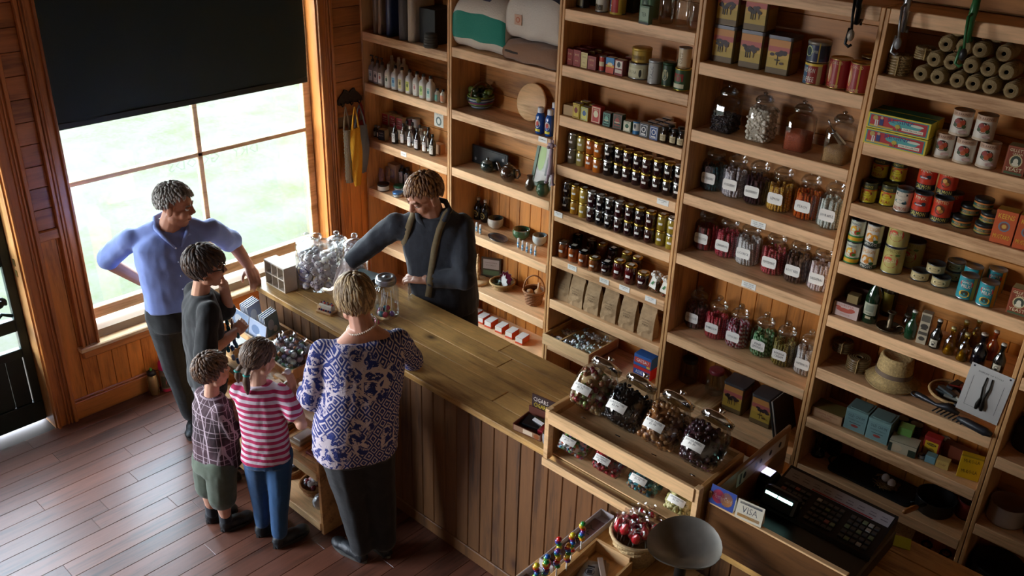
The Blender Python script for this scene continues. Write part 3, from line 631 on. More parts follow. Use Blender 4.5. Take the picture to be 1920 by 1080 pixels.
def shoe(root,toe,heel,c,w=.042,h=.085,sole='#26221f',n='shoe'):
    t,hl=Vector(toe),Vector(heel); d=(t-hl); L=d.length; a=math.atan2(d.y,d.x)-PI/2; m=MB(); m.T=Matrix.Translation((hl.x,hl.y,0))@Matrix.Rotation(a,4,'Z')
    m.ball((0,L*.14,h*.5),(w*.85,L*.2,h*.52),10); m.ball((0,L*.45,h*.42),(w*.92,L*.34,h*.42),10); m.ball((0,L*.78,h*.36),(w,L*.24,h*.33),10); m.box(-w*.7,0,.006,w*.7,L*.9,h*.3)
    me=voxel(m,.008,4); me.materials.append(mat(c,.5,bmp=.2,bs=90)); o=link(n,me,root); 
    s=MB(); s.T=m.T; pts=[(w*.82*math.sin(t)*(1 if math.cos(t)<0 else 1.18),L*.48-L*.53*math.cos(PI-t),0) for t in [i*2*PI/18 for i in range(18)]]; s.prism([(x,y) for x,y,_ in pts],.001,.018); s.make('sole',mat(sole,.7),o)
def hair(root,F,c,c2,L,line,n=420,seed=1,part=0,lift=.01,name='hair',rad=.011,crown=(0,-.35,.94),drop=.0):
    rr=random.Random(seed); m=MB(); m.T=F; C=V(0,-.012,.034); A=(.080,.100,.093); ok=lambda d: d.z>line(d.x,d.y)
    q=[];nu,nv=28,18; idx={}
    base=MB(); base.T=F; vs=[];fs=[]
    for j in range(nv+1):
        for i in range(nu): t=PI*j/nv; a=2*PI*i/nu; vs.append(V(math.sin(t)*math.cos(a),math.sin(t)*math.sin(a),math.cos(t)))
    for j in range(nv):
        for i in range(nu):
            f=[j*nu+i,j*nu+(i+1)%nu,(j+1)*nu+(i+1)%nu,(j+1)*nu+i]
            if all(ok(vs[k]+V(0,0,.04)) for k in f): fs.append(f)
    base.add([(C.x+d.x*A[0]*1.03,C.y+d.y*A[1]*1.03,C.z+d.z*A[2]*1.03) for d in vs],fs,0,True); m.v+=base.v; m.f+=base.f; m.mi+=base.mi; m.sm+=base.sm
    cr=Vector(crown).normalized()
    for k in range(n):
        z=1-2*(k+.5)/n; a=k*2.39996; d=V(math.sqrt(1-z*z)*math.cos(a),math.sqrt(1-z*z)*math.sin(a),z)+V(rr.uniform(-.04,.04),rr.uniform(-.04,.04),rr.uniform(-.03,.03)); d.normalize()
        if not ok(d): continue
        pts=[];R=[]; dd=d.copy(); l=L*rr.uniform(.75,1.15); tw=rr.uniform(-.35,.35)
        for g in range(5):
            up=1.03+lift*10*(.3+g*.22)+rr.uniform(-.01,.02); pts.append((C.x+dd.x*A[0]*up,C.y+dd.y*A[1]*up,C.z+dd.z*A[2]*up-drop*g)); R.append(rad*(.75,1,.9,.65,.2)[g])
            t=dd-cr; t=t-dd*t.dot(dd); t=t if t.length>.05 else V(rr.uniform(-1,1),rr.uniform(-1,1),0); t.normalize(); t=(t+dd.cross(t)*(tw+part)).normalized(); dd=(dd+t*l/5/.09).normalized()
        m.tube(pts,R,5,1 if rr.random()<.4 else 0)
    return m.make(name,[mat(c,.55,var=.3,bs=140,sheen=.1),mat(c2,.5,var=.3,bs=140)],root)
def person(label,loc): return thing('person',label,'person',loc)
def finish(root,m,n,vox,mt,sm=6,fold=0,fs=9,fac=.5):
    me=voxel(m,vox,sm,fac)
    if fold:
        nv=len(me.vertices); a=[0.0]*(3*nv); b=[0.0]*(3*nv); me.vertices.foreach_get('co',a); me.vertex_normals.foreach_get('vector',b)
        for i in range(nv):
            x,y,z=a[3*i:3*i+3]; k=(noise.noise((x*fs,y*fs,z*fs*.6))+.5*noise.noise((x*fs*2.3,y*fs*2.3,z*fs*1.6)))*fold
            a[3*i]+=b[3*i]*k; a[3*i+1]+=b[3*i+1]*k; a[3*i+2]+=b[3*i+2]*k
        me.vertices.foreach_set('co',a); me.update()
    me.transform(Matrix.Translation(-root.location)); me.materials.append(mt); return link(n,me,root)
def rel(o,root): o.location=-root.location; return o
def fixchildren(root,before):
    for o in list(root.children):
        if o not in before: o.location=-root.location
SKIN='#c08a6c'
def skinmat(c): return mat(c,.5,var=.08,bs=30,bmp=.05,name='skin')
def cloth(c,var=.08,bs=25,b=.25): return mat(c,.88,var=var,bs=bs,bmp=b,name='cloth',sheen=.15)
short=lambda f,s,b:(lambda x,y: f if y>.62 else (s if y>-.1 else b)+(f-s)*max(0,min(1,(y+.1)/.72)) if y>-.1 else s+(b-s)*min(1,(-.1-y)/.4))
# ---- the grey haired man leaning on the counter end ----
root=person('grey haired man in a blue short sleeved shirt leaning on the counter by the window',(2.28,4.70,0))
F=frame((2.285,4.605,1.548),(.72,-.69),.22); ta=math.atan2(-.80,-.18)
b=MB(); head(b,F,0,.3); limb(b,[(2.275,4.61,1.50),(2.245,4.65,1.38)],[.060,.066]); loft(b,[((2.25,4.67,.95),.13,.08,ta),((2.25,4.665,1.36),.15,.08,ta)])
aR=[(2.085,4.78,1.355),(2.025,5.02,1.15),(2.175,4.93,1.0)]; aL=[(2.475,4.60,1.35),(2.655,4.69,1.185),(2.685,4.575,1.05)]
limb(b,aR,[.052,.045,.032]); limb(b,aL,[.052,.045,.032])
hand(b,(2.175,4.93,1.0),(.55,-.45,-.35),(-.45,.5,.4),1,.5,1); hand(b,(2.685,4.575,1.045),(-.16,-.60,-.28),(.0,-.25,.9),1,.75,-1)
finish(root,b,'body',.0045,skinmat('#b67d62'),4)
s=MB(); loft(s,[((2.258,4.683,.915),.185,.138,ta),((2.255,4.68,1.0),.180,.134,ta),((2.25,4.675,1.08),.182,.135,ta),((2.25,4.665,1.22),.198,.132,ta),((2.252,4.66,1.32),.200,.115,ta),((2.26,4.65,1.385),.150,.085,ta),((2.262,4.645,1.415),.085,.07,ta)])
def lerp(a,b,f): return tuple(Vector(a).lerp(Vector(b),f))
limb(s,[(2.13,4.75,1.345),aR[0],lerp(aR[0],aR[1],.55),lerp(aR[0],aR[1],.85)],[.062,.064,.066,.072]); limb(s,[(2.20,4.68,1.415),(2.13,4.75,1.365)],[.05,.055]); limb(s,[(2.33,4.62,1.415),(2.42,4.61,1.36)],[.05,.055]); limb(s,[(2.42,4.61,1.34),aL[0],lerp(aL[0],aL[1],.55),lerp(aL[0],aL[1],.92)],[.062,.064,.066,.070])
SH=cloth('#7f92cf',.05,18)
shirt=finish(root,s,'shirt',.009,SH,4,.009,9)
c=MB(); c.T=frame((2.262,4.64,1.425),(-.18,-.8),.15)
c.tube([(.015,.11,-.085),(.062,.085,-.02),(.088,.02,.008),(.07,-.055,.03),(0,-.085,.036),(-.07,-.055,.03),(-.088,.02,.008),(-.062,.085,-.02),(-.015,.11,-.085)],[.007,.013,.014,.014,.014,.014,.014,.013,.007],7); 
for sx_ in (-1,1): c.add([(sx_*.02,.092,-.06),(sx_*.062,.085,-.008),(sx_*.10,.07,-.055),(sx_*.055,.10,-.085)],[(0,1,2,3)])
c.make('collar',SH,root)
p=MB(); limb(p,[(2.175,4.72,.87),(2.215,4.755,.48),(2.275,4.77,.09)],[.105,.075,.055]); limb(p,[(2.335,4.66,.87),(2.36,4.69,.48),(2.39,4.71,.09)],[.105,.075,.055]); loft(p,[((2.255,4.685,.78),.165,.125,ta),((2.255,4.685,.955),.168,.120,ta)])
finish(root,p,'trousers',.010,cloth('#090a0c'),5,.006,7)
bt=MB(); 
for k in range(6): f=k/5; bt.ball((2.222+.02*f*0,4.535-.012*math.sin(f*3),1.33-.42*f),(.006,.004,.006),6)
bt.make('buttons',mat('#b8c0d8',.4),root)['kind']='stuff'
face(root,F,'#8a8078'); hair(root,F,'#7a7670','#a8a6a2',.035,short(.58,.05,-.42),460,3,0,.006,rad=.0085)
fixchildren(root,[o for o in root.children if o.name.split('.')[0] in('body','shirt','trousers')])
shoe(root,(2.18,4.62,0),(2.30,4.79,0),'#141414'); shoe(root,(2.35,4.575,0),(2.40,4.75,0),'#141414')
fixchildren(root,[o for o in root.children if o.name.split('.')[0]!='shoe'])
# ---- shopkeeper ----
root=person('shopkeeper in a dark shirt and tan braces reaching over the counter with a gloved hand',(3.50,3.66,0))
F=frame((3.405,3.79,1.54),(-.93,.16),.48,0,1.1); ta=math.atan2(-.62,-.72)
b=MB(); head(b,F,0,.8); limb(b,[(3.42,3.785,1.50),(3.435,3.755,1.38)],[.074,.085]); loft(b,[((3.48,3.66,.95),.14,.1,ta),((3.46,3.71,1.36),.16,.09,ta)])
aR=[(3.27,3.90,1.36),(3.135,4.02,1.215),(3.035,4.06,1.135)]; aL=[(3.565,3.645,1.35),(3.375,3.42,1.15),(3.285,3.643,1.095)]
limb(b,aR,[.056,.047,.034]); limb(b,aL,[.056,.048,.034]); hand(b,aL[2],(-.35,.75,-.05),(-.35,-.1,.9),1.05,.42,-1)
finish(root,b,'body',.0045,skinmat('#b88268'),4)
g=MB(); limb(g,[lerp(aR[1],aR[2],.72),aR[2]],[.044,.041]); hand(g,aR[2],(-.55,-.06,-.68),(-.55,-.35,.5),1.16,.55,1,.7); gm=mat('#d2c4c0',.35,var=.1,bs=40,bmp=.2); finish(root,g,'plastic_glove',.004,gm,3)
s=MB(); loft(s,[((3.475,3.685,.84),.198,.178,ta),((3.465,3.69,.96),.204,.188,ta),((3.455,3.70,1.08),.208,.185,ta),((3.45,3.71,1.20),.212,.165,ta),((3.445,3.725,1.30),.21,.14,ta),((3.44,3.735,1.375),.165,.105,ta),((3.435,3.745,1.435),.098,.092,ta)]); limb(s,[(3.39,3.80,1.42),(3.33,3.84,1.37)],[.06,.07]); limb(s,[(3.48,3.69,1.42),(3.53,3.67,1.36)],[.06,.07])
limb(s,[(3.33,3.84,1.34),aR[0],aR[1],lerp(aR[1],aR[2],.82)],[.08,.078,.066,.052]); limb(s,[(3.53,3.67,1.33),aL[0],aL[1],lerp(aL[1],aL[2],.82)],[.078,.08,.068,.052])
shirt=finish(root,s,'shirt',.009,cloth('#2b2f38',.12,40),4,.008,9)
c=MB(); c.T=frame((3.435,3.75,1.445),(-.72,-.62),.2,0,1.1); c.tube([(.02,.095,-.05),(.07,.07,0),(.088,.01,.02),(.06,-.06,.03),(0,-.08,.034),(-.06,-.06,.03),(-.088,.01,.02),(-.07,.07,0),(-.02,.095,-.05)],[.010,.016,.016,.015,.015,.015,.016,.016,.010],7); c.make('collar',cloth('#2b2f38'),root)
for q in ('left','right'): pass
from mathutils.bvhtree import BVHTree
bv=BVHTree.FromPolygons([tuple(v.co+root.location) for v in shirt.data.vertices],[tuple(p.vertices) for p in shirt.data.polygons])
def strap(px):
    P=[];Nn=[]
    for a in range(len(px)-1):
        for k in range(4):
            f=k/4; x,y=px[a][0]*(1-f)+px[a+1][0]*f,px[a][1]*(1-f)+px[a+1][1]*f
            h=bv.ray_cast(Vector((0,0,CAMH)),Vector(ray(x,y)).normalized())
            if h[0]: P.append(h[0]+h[1]*.004); Nn.append(h[1])
    Nn=[sum((Nn[max(0,min(len(Nn)-1,i+k))] for k in range(-4,5)),Vector()).normalized() for i in range(len(Nn))]
    m=MB(); vs=[]
    for i,(p,n) in enumerate(zip(P,Nn)):
        d=(P[min(i+1,len(P)-1)]-P[max(i-1,0)]).normalized(); w=d.cross(n).normalized()*.019
        vs+=[tuple(p-w),tuple(p+w),tuple(p+w-n*.004),tuple(p-w-n*.004)]
    m.add(vs,[[4*i+a,4*i+(a+1)%4,4*i+4+(a+1)%4,4*i+4+a] for i in range(len(P)-1) for a in range(4)],0,True); m.make('brace_strap',cloth('#7a6a4c',.1,60),root)
strap([(776,398),(768,420),(758,450),(754,490),(753,530),(757,556)]); strap([(852,382),(836,402),(824,430),(815,465),(809,505),(805,540),(802,562)])
p=MB(); limb(p,[(3.41,3.755,.80),(3.43,3.78,.46),(3.46,3.80,.09)],[.115,.09,.065]); limb(p,[(3.535,3.625,.80),(3.56,3.60,.46),(3.58,3.59,.09)],[.115,.09,.065]); loft(p,[((3.48,3.69,.74),.19,.17,ta),((3.475,3.69,.93),.192,.172,ta)])
finish(root,p,'trousers',.012,cloth('#0a0b0f'),5,.006,7)
face(root,F,'#7a5236'); hair(root,F,'#6e4a2e','#94693f',.038,short(.55,.02,-.45),480,5,.1,.008,rad=.009)
fixchildren(root,[o for o in root.children if o.name.split('.')[0] in('body','shirt','trousers','plastic_glove')])
shoe(root,(3.36,3.70,0),(3.50,3.84,0),'#1a1614'); shoe(root,(3.47,3.49,0),(3.60,3.61,0),'#1a1614')
fixchildren(root,[o for o in root.children if o.name.split('.')[0]!='shoe'])
# clear plastic bag held by the shopkeeper
m=MB(); vs=[];n=7
for j in range(n+1):
    for i in range(n+1): u,v=i/n*2-1,j/n; vs.append((u*.05*(1-.35*(1-v)),.012*math.sin(u*4+v*5),-.13*v))
m.add(vs,[[j*(n+1)+i,j*(n+1)+i+1,(j+1)*(n+1)+i+1,(j+1)*(n+1)+i] for j in range(n) for i in range(n)],0,True); m.make('plastic_bag',glass((.9,.9,.92),.5,'thin_plastic',.18),label='thin clear plastic bag held in the bare hand of the shopkeeper',cat='bag',loc=(3.235,3.745,1.09),rz=.9)
# ---- older boy ----
root=person('boy with glasses in a black T-shirt, chin on hand, beside the blue shirted man',(2.10,4.16,0))
F=frame((2.135,4.065,1.405),(.80,-.50),.10,0,.93); ta=math.atan2(-.30,.85)
b=MB(); head(b,F,.5,-.2); limb(b,[(2.115,4.075,1.34),(2.10,4.095,1.24)],[.044,.048]); loft(b,[((2.10,4.11,.85),.10,.06,ta),((2.10,4.10,1.22),.11,.06,ta)])
aR=[(2.065,3.965,1.205),(2.005,3.935,.985),(2.235,4.02,1.0)]; aL=[(2.135,4.215,1.205),(2.325,4.23,1.01),(2.255,4.125,1.245)]
limb(b,aR,[.038,.034,.026]); limb(b,aL,[.038,.034,.026]); hand(b,aR[2],(.8,.35,.15),(.2,-.6,.6),.88,1.0,1); hand(b,aL[2],(-.25,-.25,.9),(.7,-.3,.2),.88,.9,1)
finish(root,b,'body',.0042,skinmat('#c08c70'),4)
s=MB(); loft(s,[((2.095,4.12,.72),.150,.105,ta),((2.095,4.115,.9),.148,.102,ta),((2.10,4.105,1.08),.152,.10,ta),((2.10,4.10,1.17),.158,.09,ta),((2.105,4.095,1.235),.115,.066,ta),((2.108,4.09,1.26),.065,.055,ta)])
limb(s,[(2.08,4.0,1.195),aR[0],lerp(aR[0],aR[1],.5),lerp(aR[0],aR[1],.95)],[.055,.058,.058,.062]); limb(s,[(2.12,4.18,1.195),aL[0],lerp(aL[0],aL[1],.5),lerp(aL[0],aL[1],.9)],[.055,.058,.058,.060])
finish(root,s,'t_shirt',.008,cloth('#0b0c0f'),4,.010,11)
pm=MB(); rr=random.Random(3)
for i in range(22): pm.ball((2.238+rr.uniform(-.012,.004),4.07+rr.uniform(-.08,.06),.80+rr.random()*.22),(.010,.016,.02),6,i%3)
pm.make('shirt_print',[col('#2a4a7a'),col('#8aa0b8'),col('#2a6a7a')],root)['kind']='stuff'
p=MB(); limb(p,[(2.06,4.06,.72),(2.05,4.10,.40),(2.035,4.16,.09)],[.078,.060,.050]); limb(p,[(2.13,4.19,.72),(2.14,4.21,.40),(2.14,4.24,.09)],[.078,.060,.050]); loft(p,[((2.095,4.12,.66),.13,.095,ta),((2.095,4.12,.78),.132,.095,ta)])
finish(root,p,'trousers',.010,cloth('#2c2c33'),5,.005,8)
face(root,F,'#3a2618'); hair(root,F,'#2e2018','#4a3424',.062,short(.40,-.20,-.62),480,8,.15,.012,drop=.002)
g=MB(); g.T=F
for sx_ in (-1,1): g.tube([(sx_*.034+.024*math.cos(a),.096-.004*abs(math.cos(a)),.006+.019*math.sin(a)) for a in [i*2*PI/14 for i in range(14)]],.0032,5,0,True,True); g.tube([(sx_*.058,.094,.010),(sx_*.078,.05,.010),(sx_*.084,-.004,.008)],.0032,5)
g.tube([(-.010,.098,.010),(.010,.098,.010)],.003,5); g.make('glasses',mat('#101012',.25),root)
fixchildren(root,[o for o in root.children if o.name.split('.')[0] in('body','t_shirt','trousers')])
shoe(root,(2.20,4.09,0),(2.02,4.18,0),'#17171a',.042,.09,'#3a3a30'); shoe(root,(2.30,4.18,0),(2.12,4.26,0),'#17171a',.042,.09,'#3a3a30')
fixchildren(root,[o for o in root.children if o.name.split('.')[0]!='shoe'])
# ---- patterned cloths ----
def math_(t,op,a,b=None):
    n=N(t,'ShaderNodeMath',operation=op)
    for i,v in enumerate((a,b)):
        if v is None: continue
        if hasattr(v,'is_output'): t.links.new(v,n.inputs[i])
        else: n.inputs[i].default_value=v
    return n.outputs[0]
def plaidmat():
    m,t,p=nodes('plaid_cloth'); v=coord(t,(1,1,1),(0,0,.35)); s=N(t,'ShaderNodeSeparateXYZ'); t.links.new(v,s.inputs[0]); f=None
    for ax,sc_ in ((0,15),(1,15),(2,13)):
        for ph,wd in ((.0,.07),(.32,.035)):
            fr=math_(t,'FRACT',math_(t,'ADD',math_(t,'MULTIPLY',s.outputs[ax],sc_),ph)); l=math_(t,'LESS_THAN',fr,wd); f=l if f is None else math_(t,'MAXIMUM',f,math_(t,'MULTIPLY',l,.75))
    n=noisen(t,v,4); base=ramp(t,n,[(.4,hx('#2c1c22')),(.6,hx('#452c34'))]); t.links.new(mixc(t,f,base,hx('#a8949c')),p.inputs['Base Color']); p.inputs['Roughness'].default_value=.9; bump(t,p,noisen(t,v,60),.25); return m
def girlstripe():
    m,t,p=nodes('striped_cloth'); v=coord(t); s=N(t,'ShaderNodeSeparateXYZ'); t.links.new(v,s.inputs[0]); n=noisen(t,v,6,2); z=math_(t,'ADD',s.outputs[2],math_(t,'MULTIPLY',n,.016)); z=math_(t,'ADD',z,math_(t,'MULTIPLY',s.outputs[0],.12))
    fr=math_(t,'FRACT',math_(t,'MULTIPLY',z,31)); f=math_(t,'LESS_THAN',fr,.52); t.links.new(mixc(t,f,hx('#cfc0c8'),hx('#b02a56')),p.inputs['Base Color']); p.inputs['Roughness'].default_value=.9; bump(t,p,noisen(t,v,60),.2); return m
def ikat():
    m,t,p=nodes('patterned_knit'); v=coord(t,(1,1,1),(0,0,.42)); s=N(t,'ShaderNodeSeparateXYZ'); w=noisen(t,v,14,3); t.links.new(v,s.inputs[0])
    def tri(o,sc_,ph=0): q=math_(t,'FRACT',math_(t,'ADD',math_(t,'MULTIPLY',o,sc_),ph)); return math_(t,'ABSOLUTE',math_(t,'SUBTRACT',q,.5))
    xx=math_(t,'ADD',s.outputs[0],math_(t,'MULTIPLY',w,.02)); zz=math_(t,'ADD',s.outputs[2],math_(t,'MULTIPLY',w,.025)); dia=math_(t,'ADD',tri(xx,19),tri(zz,15)); rings=math_(t,'FRACT',math_(t,'MULTIPLY',dia,3.1)); lines=math_(t,'GREATER_THAN',rings,.40)
    vo=N(t,'ShaderNodeTexVoronoi',feature='DISTANCE_TO_EDGE'); vo.inputs['Scale'].default_value=13; mp=N(t,'ShaderNodeVectorMath',operation='ADD'); nv=N(t,'ShaderNodeTexNoise'); nv.inputs['Scale'].default_value=16; t.links.new(v,nv.inputs['Vector']); sc2=N(t,'ShaderNodeVectorMath',operation='SCALE'); sc2.inputs[3].default_value=.05; t.links.new(nv.outputs[1],sc2.inputs[0]); t.links.new(v,mp.inputs[0]); t.links.new(sc2.outputs[0],mp.inputs[1]); t.links.new(mp.outputs[0],vo.inputs['Vector'])
    fl=math_(t,'LESS_THAN',vo.outputs['Distance'],.075); n3=noisen(t,mp.outputs[0],44,3,.7); petals=math_(t,'GREATER_THAN',n3,.455)
    big=noisen(t,v,4.2,2); zone=ramp(t,big,[(.515,(0,0,0)),(.535,(1,1,1))]); flower=math_(t,'MAXIMUM',fl,math_(t,'SUBTRACT',1,petals))
    white=N(t,'ShaderNodeMix',data_type='FLOAT'); t.links.new(zone,white.inputs[0]); t.links.new(math_(t,'SUBTRACT',1,lines),white.inputs[2]); t.links.new(flower,white.inputs[3])
    t.links.new(mixc(t,white.outputs[0],hx('#1e2c6e'),hx('#bdb0b8')),p.inputs['Base Color']); p.inputs['Roughness'].default_value=.9; bump(t,p,noisen(t,v,130),.4); return m
# ---- small boy ----
root=person('small boy in a dark plaid shirt and green shorts, hands clasped, seen from behind',(1.92,3.77,0))
F=frame((1.952,3.788,.975),(.88,-.05),.02,0,.84); ta=math.atan2(.10,.95)
b=MB(); head(b,F,.9,.1); limb(b,[(1.94,3.785,.91),(1.93,3.785,.84)],[.036,.040]); loft(b,[((1.92,3.77,.5),.09,.06,ta),((1.925,3.78,.82),.09,.055,ta)])
aR=[(1.915,3.685,.795),(1.955,3.66,.66),(2.03,3.745,.705)]; aL=[(1.935,3.885,.795),(2.0,3.93,.66),(2.06,3.80,.71)]
limb(b,aR,[.034,.029,.022]); limb(b,aL,[.034,.029,.022]); hand(b,aR[2],(.3,.55,.7),(.7,-.5,.2),.66,1.0,1); hand(b,aL[2],(.2,-.5,.75),(.7,.4,.2),.66,1.0,-1)
lR=[(1.885,3.70,.46),(1.878,3.715,.27),(1.905,3.765,.085)]; lL=[(1.895,3.84,.46),(1.875,3.85,.27),(1.885,3.87,.085)]
for l in (lR,lL): limb(b,[l[0],l[1],lerp(l[1],l[2],.35),l[2]],[.062,.044,.042,.028])
finish(root,b,'body',.0042,skinmat('#c6937a'),4)
s=MB(); loft(s,[((1.905,3.765,.46),.135,.105,ta),((1.91,3.768,.58),.125,.098,ta),((1.92,3.775,.70),.122,.09,ta),((1.925,3.78,.78),.125,.08,ta),((1.93,3.783,.83),.09,.058,ta),((1.933,3.784,.855),.052,.048,ta)])
for a in (aR,aL): limb(s,[lerp(a[0],(1.93,3.78,.79),.35),a[0],lerp(a[0],a[1],.95)],[.046,.050,.052])
finish(root,s,'shirt',.008,plaidmat(),4,.009,12)
p=MB(); 
for l in (lR,lL): limb(p,[l[0],lerp(l[0],l[1],1.02)],[.082,.076])
loft(p,[((1.89,3.77,.42),.130,.10,ta),((1.895,3.768,.50),.128,.098,ta)]); finish(root,p,'shorts',.009,cloth('#454d3c',.15,20),4,.006,10)
k=MB()
for l in (lR,lL): limb(k,[(l[2][0]-.002,l[2][1],.125),(l[2][0],l[2][1],.06)],[.034,.036])
finish(root,k,'socks',.007,cloth('#14161e'),3)
face(root,F,'#5a3e28'); hair(root,F,'#4a3424','#6a4c34',.050,short(.42,-.12,-.52),440,11,.2,.008)
fixchildren(root,[o for o in root.children if o.name.split('.')[0] in('body','shirt','shorts','socks')])
shoe(root,(2.06,3.745,0),(1.875,3.765,0),'#141416',.044,.082); shoe(root,(2.03,3.86,0),(1.855,3.88,0),'#141416',.044,.082)
fixchildren(root,[o for o in root.children if o.name.split('.')[0]!='shoe'])
# ---- girl ----
root=person('girl in a pink and white striped top and blue leggings holding a white sweet',(2.05,3.52,0))
F=frame((2.10,3.58,1.075),(.93,.10),.18,0,.86); ta=math.atan2(.72,.66)
b=MB(); head(b,F,.8,0); limb(b,[(2.085,3.575,1.01),(2.07,3.565,.94)],[.037,.042]); loft(b,[((2.055,3.53,.6),.09,.06,ta),((2.065,3.56,.92),.09,.055,ta)])
aR=[(2.145,3.485,.905),(2.165,3.355,.765),(2.225,3.50,.875)]; aL=[(2.0,3.635,.905),(2.105,3.70,.79),(2.205,3.645,.82)]
limb(b,aR,[.036,.031,.023]); limb(b,aL,[.036,.031,.023]); hand(b,aR[2],(.1,.25,.9),(.3,-.85,.2),.72,.85,1,.8); hand(b,aL[2],(.75,-.5,.15),(0,.2,.9),.72,.7,1)
lR=[(2.09,3.475,.56),(2.06,3.455,.32),(2.035,3.45,.09)]; lL=[(2.01,3.55,.56),(2.015,3.57,.32),(2.02,3.585,.09)]
finish(root,b,'body',.0042,skinmat('#c8967c'),4)
s=MB(); loft(s,[((2.045,3.51,.55),.130,.10,ta),((2.05,3.52,.66),.118,.092,ta),((2.057,3.54,.78),.116,.085,ta),((2.063,3.555,.88),.122,.078,ta),((2.068,3.562,.935),.095,.058,ta),((2.07,3.565,.955),.062,.05,ta)])
for a in (aR,aL): limb(s,[lerp(a[0],(2.07,3.56,.9),.35),a[0],lerp(a[0],a[1],.62)],[.045,.049,.050])
finish(root,s,'striped_top',.008,girlstripe(),4,.008,12)
p=MB()
for l in (lR,lL): limb(p,l,[.078,.056,.042])
loft(p,[((2.048,3.51,.52),.118,.095,ta),((2.05,3.515,.62),.112,.09,ta)]); finish(root,p,'leggings',.008,cloth('#14446e',.06),5,.003,12)
face(root,F,'#5a4030'); hair(root,F,'#4e3a2a','#6c5440',.075,short(.50,-.02,-.55),460,14,0,.004,crown=(0,.55,.8),rad=.009)
h=MB(); h.T=F; h.tube([(.030,-.095,-.02),(.034,-.115,-.055),(.032,-.112,-.10),(.030,-.10,-.15),(.032,-.095,-.185)],[.016,.014,.022,.018,.006],8); h.tube([(-.03,-.095,-.02),(-.05,-.112,-.06),(-.052,-.108,-.10),(-.05,-.10,-.14)],[.016,.013,.018,.005],8); h.make('pigtails',mat('#56402e',.55,var=.3,bs=140),root)['kind']='stuff'
h=MB(); h.T=F; h.tube([(.034+.016*math.cos(a),-.115+.016*math.sin(a),-.058) for a in [i*2*PI/10 for i in range(10)]],.006,6,0,True,True); h.tube([(-.05+.015*math.cos(a),-.112+.015*math.sin(a),-.062) for a in [i*2*PI/10 for i in range(10)]],.006,6,0,True,True); h.make('hair_ties',mat('#1a8a80',.5),root)['kind']='stuff'
fixchildren(root,[o for o in root.children if o.name.split('.')[0] in('body','striped_top','leggings')])
shoe(root,(2.21,3.44,0),(2.0,3.452,0),'#1c2226',.042,.085); shoe(root,(2.17,3.60,0),(1.985,3.59,0),'#1c2226',.042,.085)
fixchildren(root,[o for o in root.children if o.name.split('.')[0]!='shoe'])
rr=random.Random(1); m=MB().ball((0,0,0),.0175,12); m.make('jawbreaker','' or mat('#d8d2d2',.3,coat=.4),label='white jawbreaker held up between the fingers of the girl',cat='sweet',loc=(2.228,3.535,.968))
spawn((k_box,.05,.09,.018,'#6e543a',(),'#7a5e42'),'small_wooden_box','small brown wooden box held low by the girl','box',(2.265,3.62,.80),.4,tilt=(1.2,.0))
# ---- woman ----
root=person('woman with short blonde hair in a blue and white patterned sweater, back turned',(2.34,3.05,0))
F=frame((2.385,3.155,1.468),(.28,.96),.42,0,.95); ta=math.atan2(.90,.44)
b=MB(); head(b,F,0,.3); limb(b,[(2.378,3.125,1.42),(2.37,3.085,1.33)],[.052,.058]); loft(b,[((2.33,3.05,.9),.13,.08,ta),((2.365,3.072,1.24),.17,.07,ta),((2.37,3.078,1.29),.135,.064,ta),((2.373,3.085,1.325),.092,.055,ta),((2.375,3.095,1.355),.055,.05,ta)])
aL=[(2.205,3.195,1.24),(2.145,3.22,.985),(2.23,3.40,.93)]; aR=[(2.535,3.03,1.24),(2.69,3.10,1.03),(2.745,3.32,1.008)]
limb(b,aL,[.048,.042,.029]); limb(b,aR,[.048,.042,.029]); hand(b,aL[2],(.45,.6,-.1),(-.3,.1,.9),.9,.6,1); hand(b,aR[2],(.1,.8,0),(.1,0,.9),.9,.25,-1)
finish(root,b,'body',.0045,skinmat('#bc866e'),4)
s=MB(); loft(s,[((2.285,3.075,.70),.205,.160,ta),((2.29,3.075,.82),.212,.162,ta),((2.31,3.07,.95),.200,.152,ta),((2.34,3.065,1.08),.195,.142,ta),((2.36,3.068,1.19),.200,.125,ta),((2.37,3.072,1.265),.180,.092,ta),((2.372,3.075,1.30),.135,.076,ta)])
for a,e in ((aL,.45),(aR,.35)): limb(s,[lerp(a[0],(2.37,3.07,1.24),.35),a[0],a[1],lerp(a[1],a[2],e)],[.058,.060,.058,.056])
finish(root,s,'sweater',.009,ikat(),4,.009,9)
p=MB(); limb(p,[(2.22,3.11,.74),(2.26,3.10,.42),(2.285,3.07,.09)],[.118,.085,.066]); limb(p,[(2.36,3.04,.74),(2.385,3.03,.42),(2.385,3.01,.09)],[.118,.085,.066]); loft(p,[((2.285,3.075,.68),.185,.145,ta),((2.29,3.075,.86),.185,.14,ta)])
finish(root,p,'trousers',.011,cloth('#06070b'),5,.005,8)
m=MB(); 
for i in range(46): a=2*PI*i/46; m.ball((2.374+.072*math.cos(a),3.095+.068*math.sin(a),1.355-.022*math.sin(a-1.1)),.0058,6)
m.make('necklace',mat('#d8c4b0',.25,coat=.6),root)['kind']='stuff'
face(root,F,'#8a7050'); hair(root,F,'#7e6748','#b59a70',.062,short(.45,-.25,-.66),560,21,.12,.016,drop=.003,rad=.012)
fixchildren(root,[o for o in root.children if o.name.split('.')[0] in('body','sweater','trousers')])
shoe(root,(2.245,3.27,0),(2.27,3.03,0),'#15181c',.042,.08,'#4a4844'); shoe(root,(2.40,3.21,0),(2.38,2.97,0),'#15181c',.042,.08,'#4a4844')
fixchildren(root,[o for o in root.children if o.name.split('.')[0]!='shoe'])
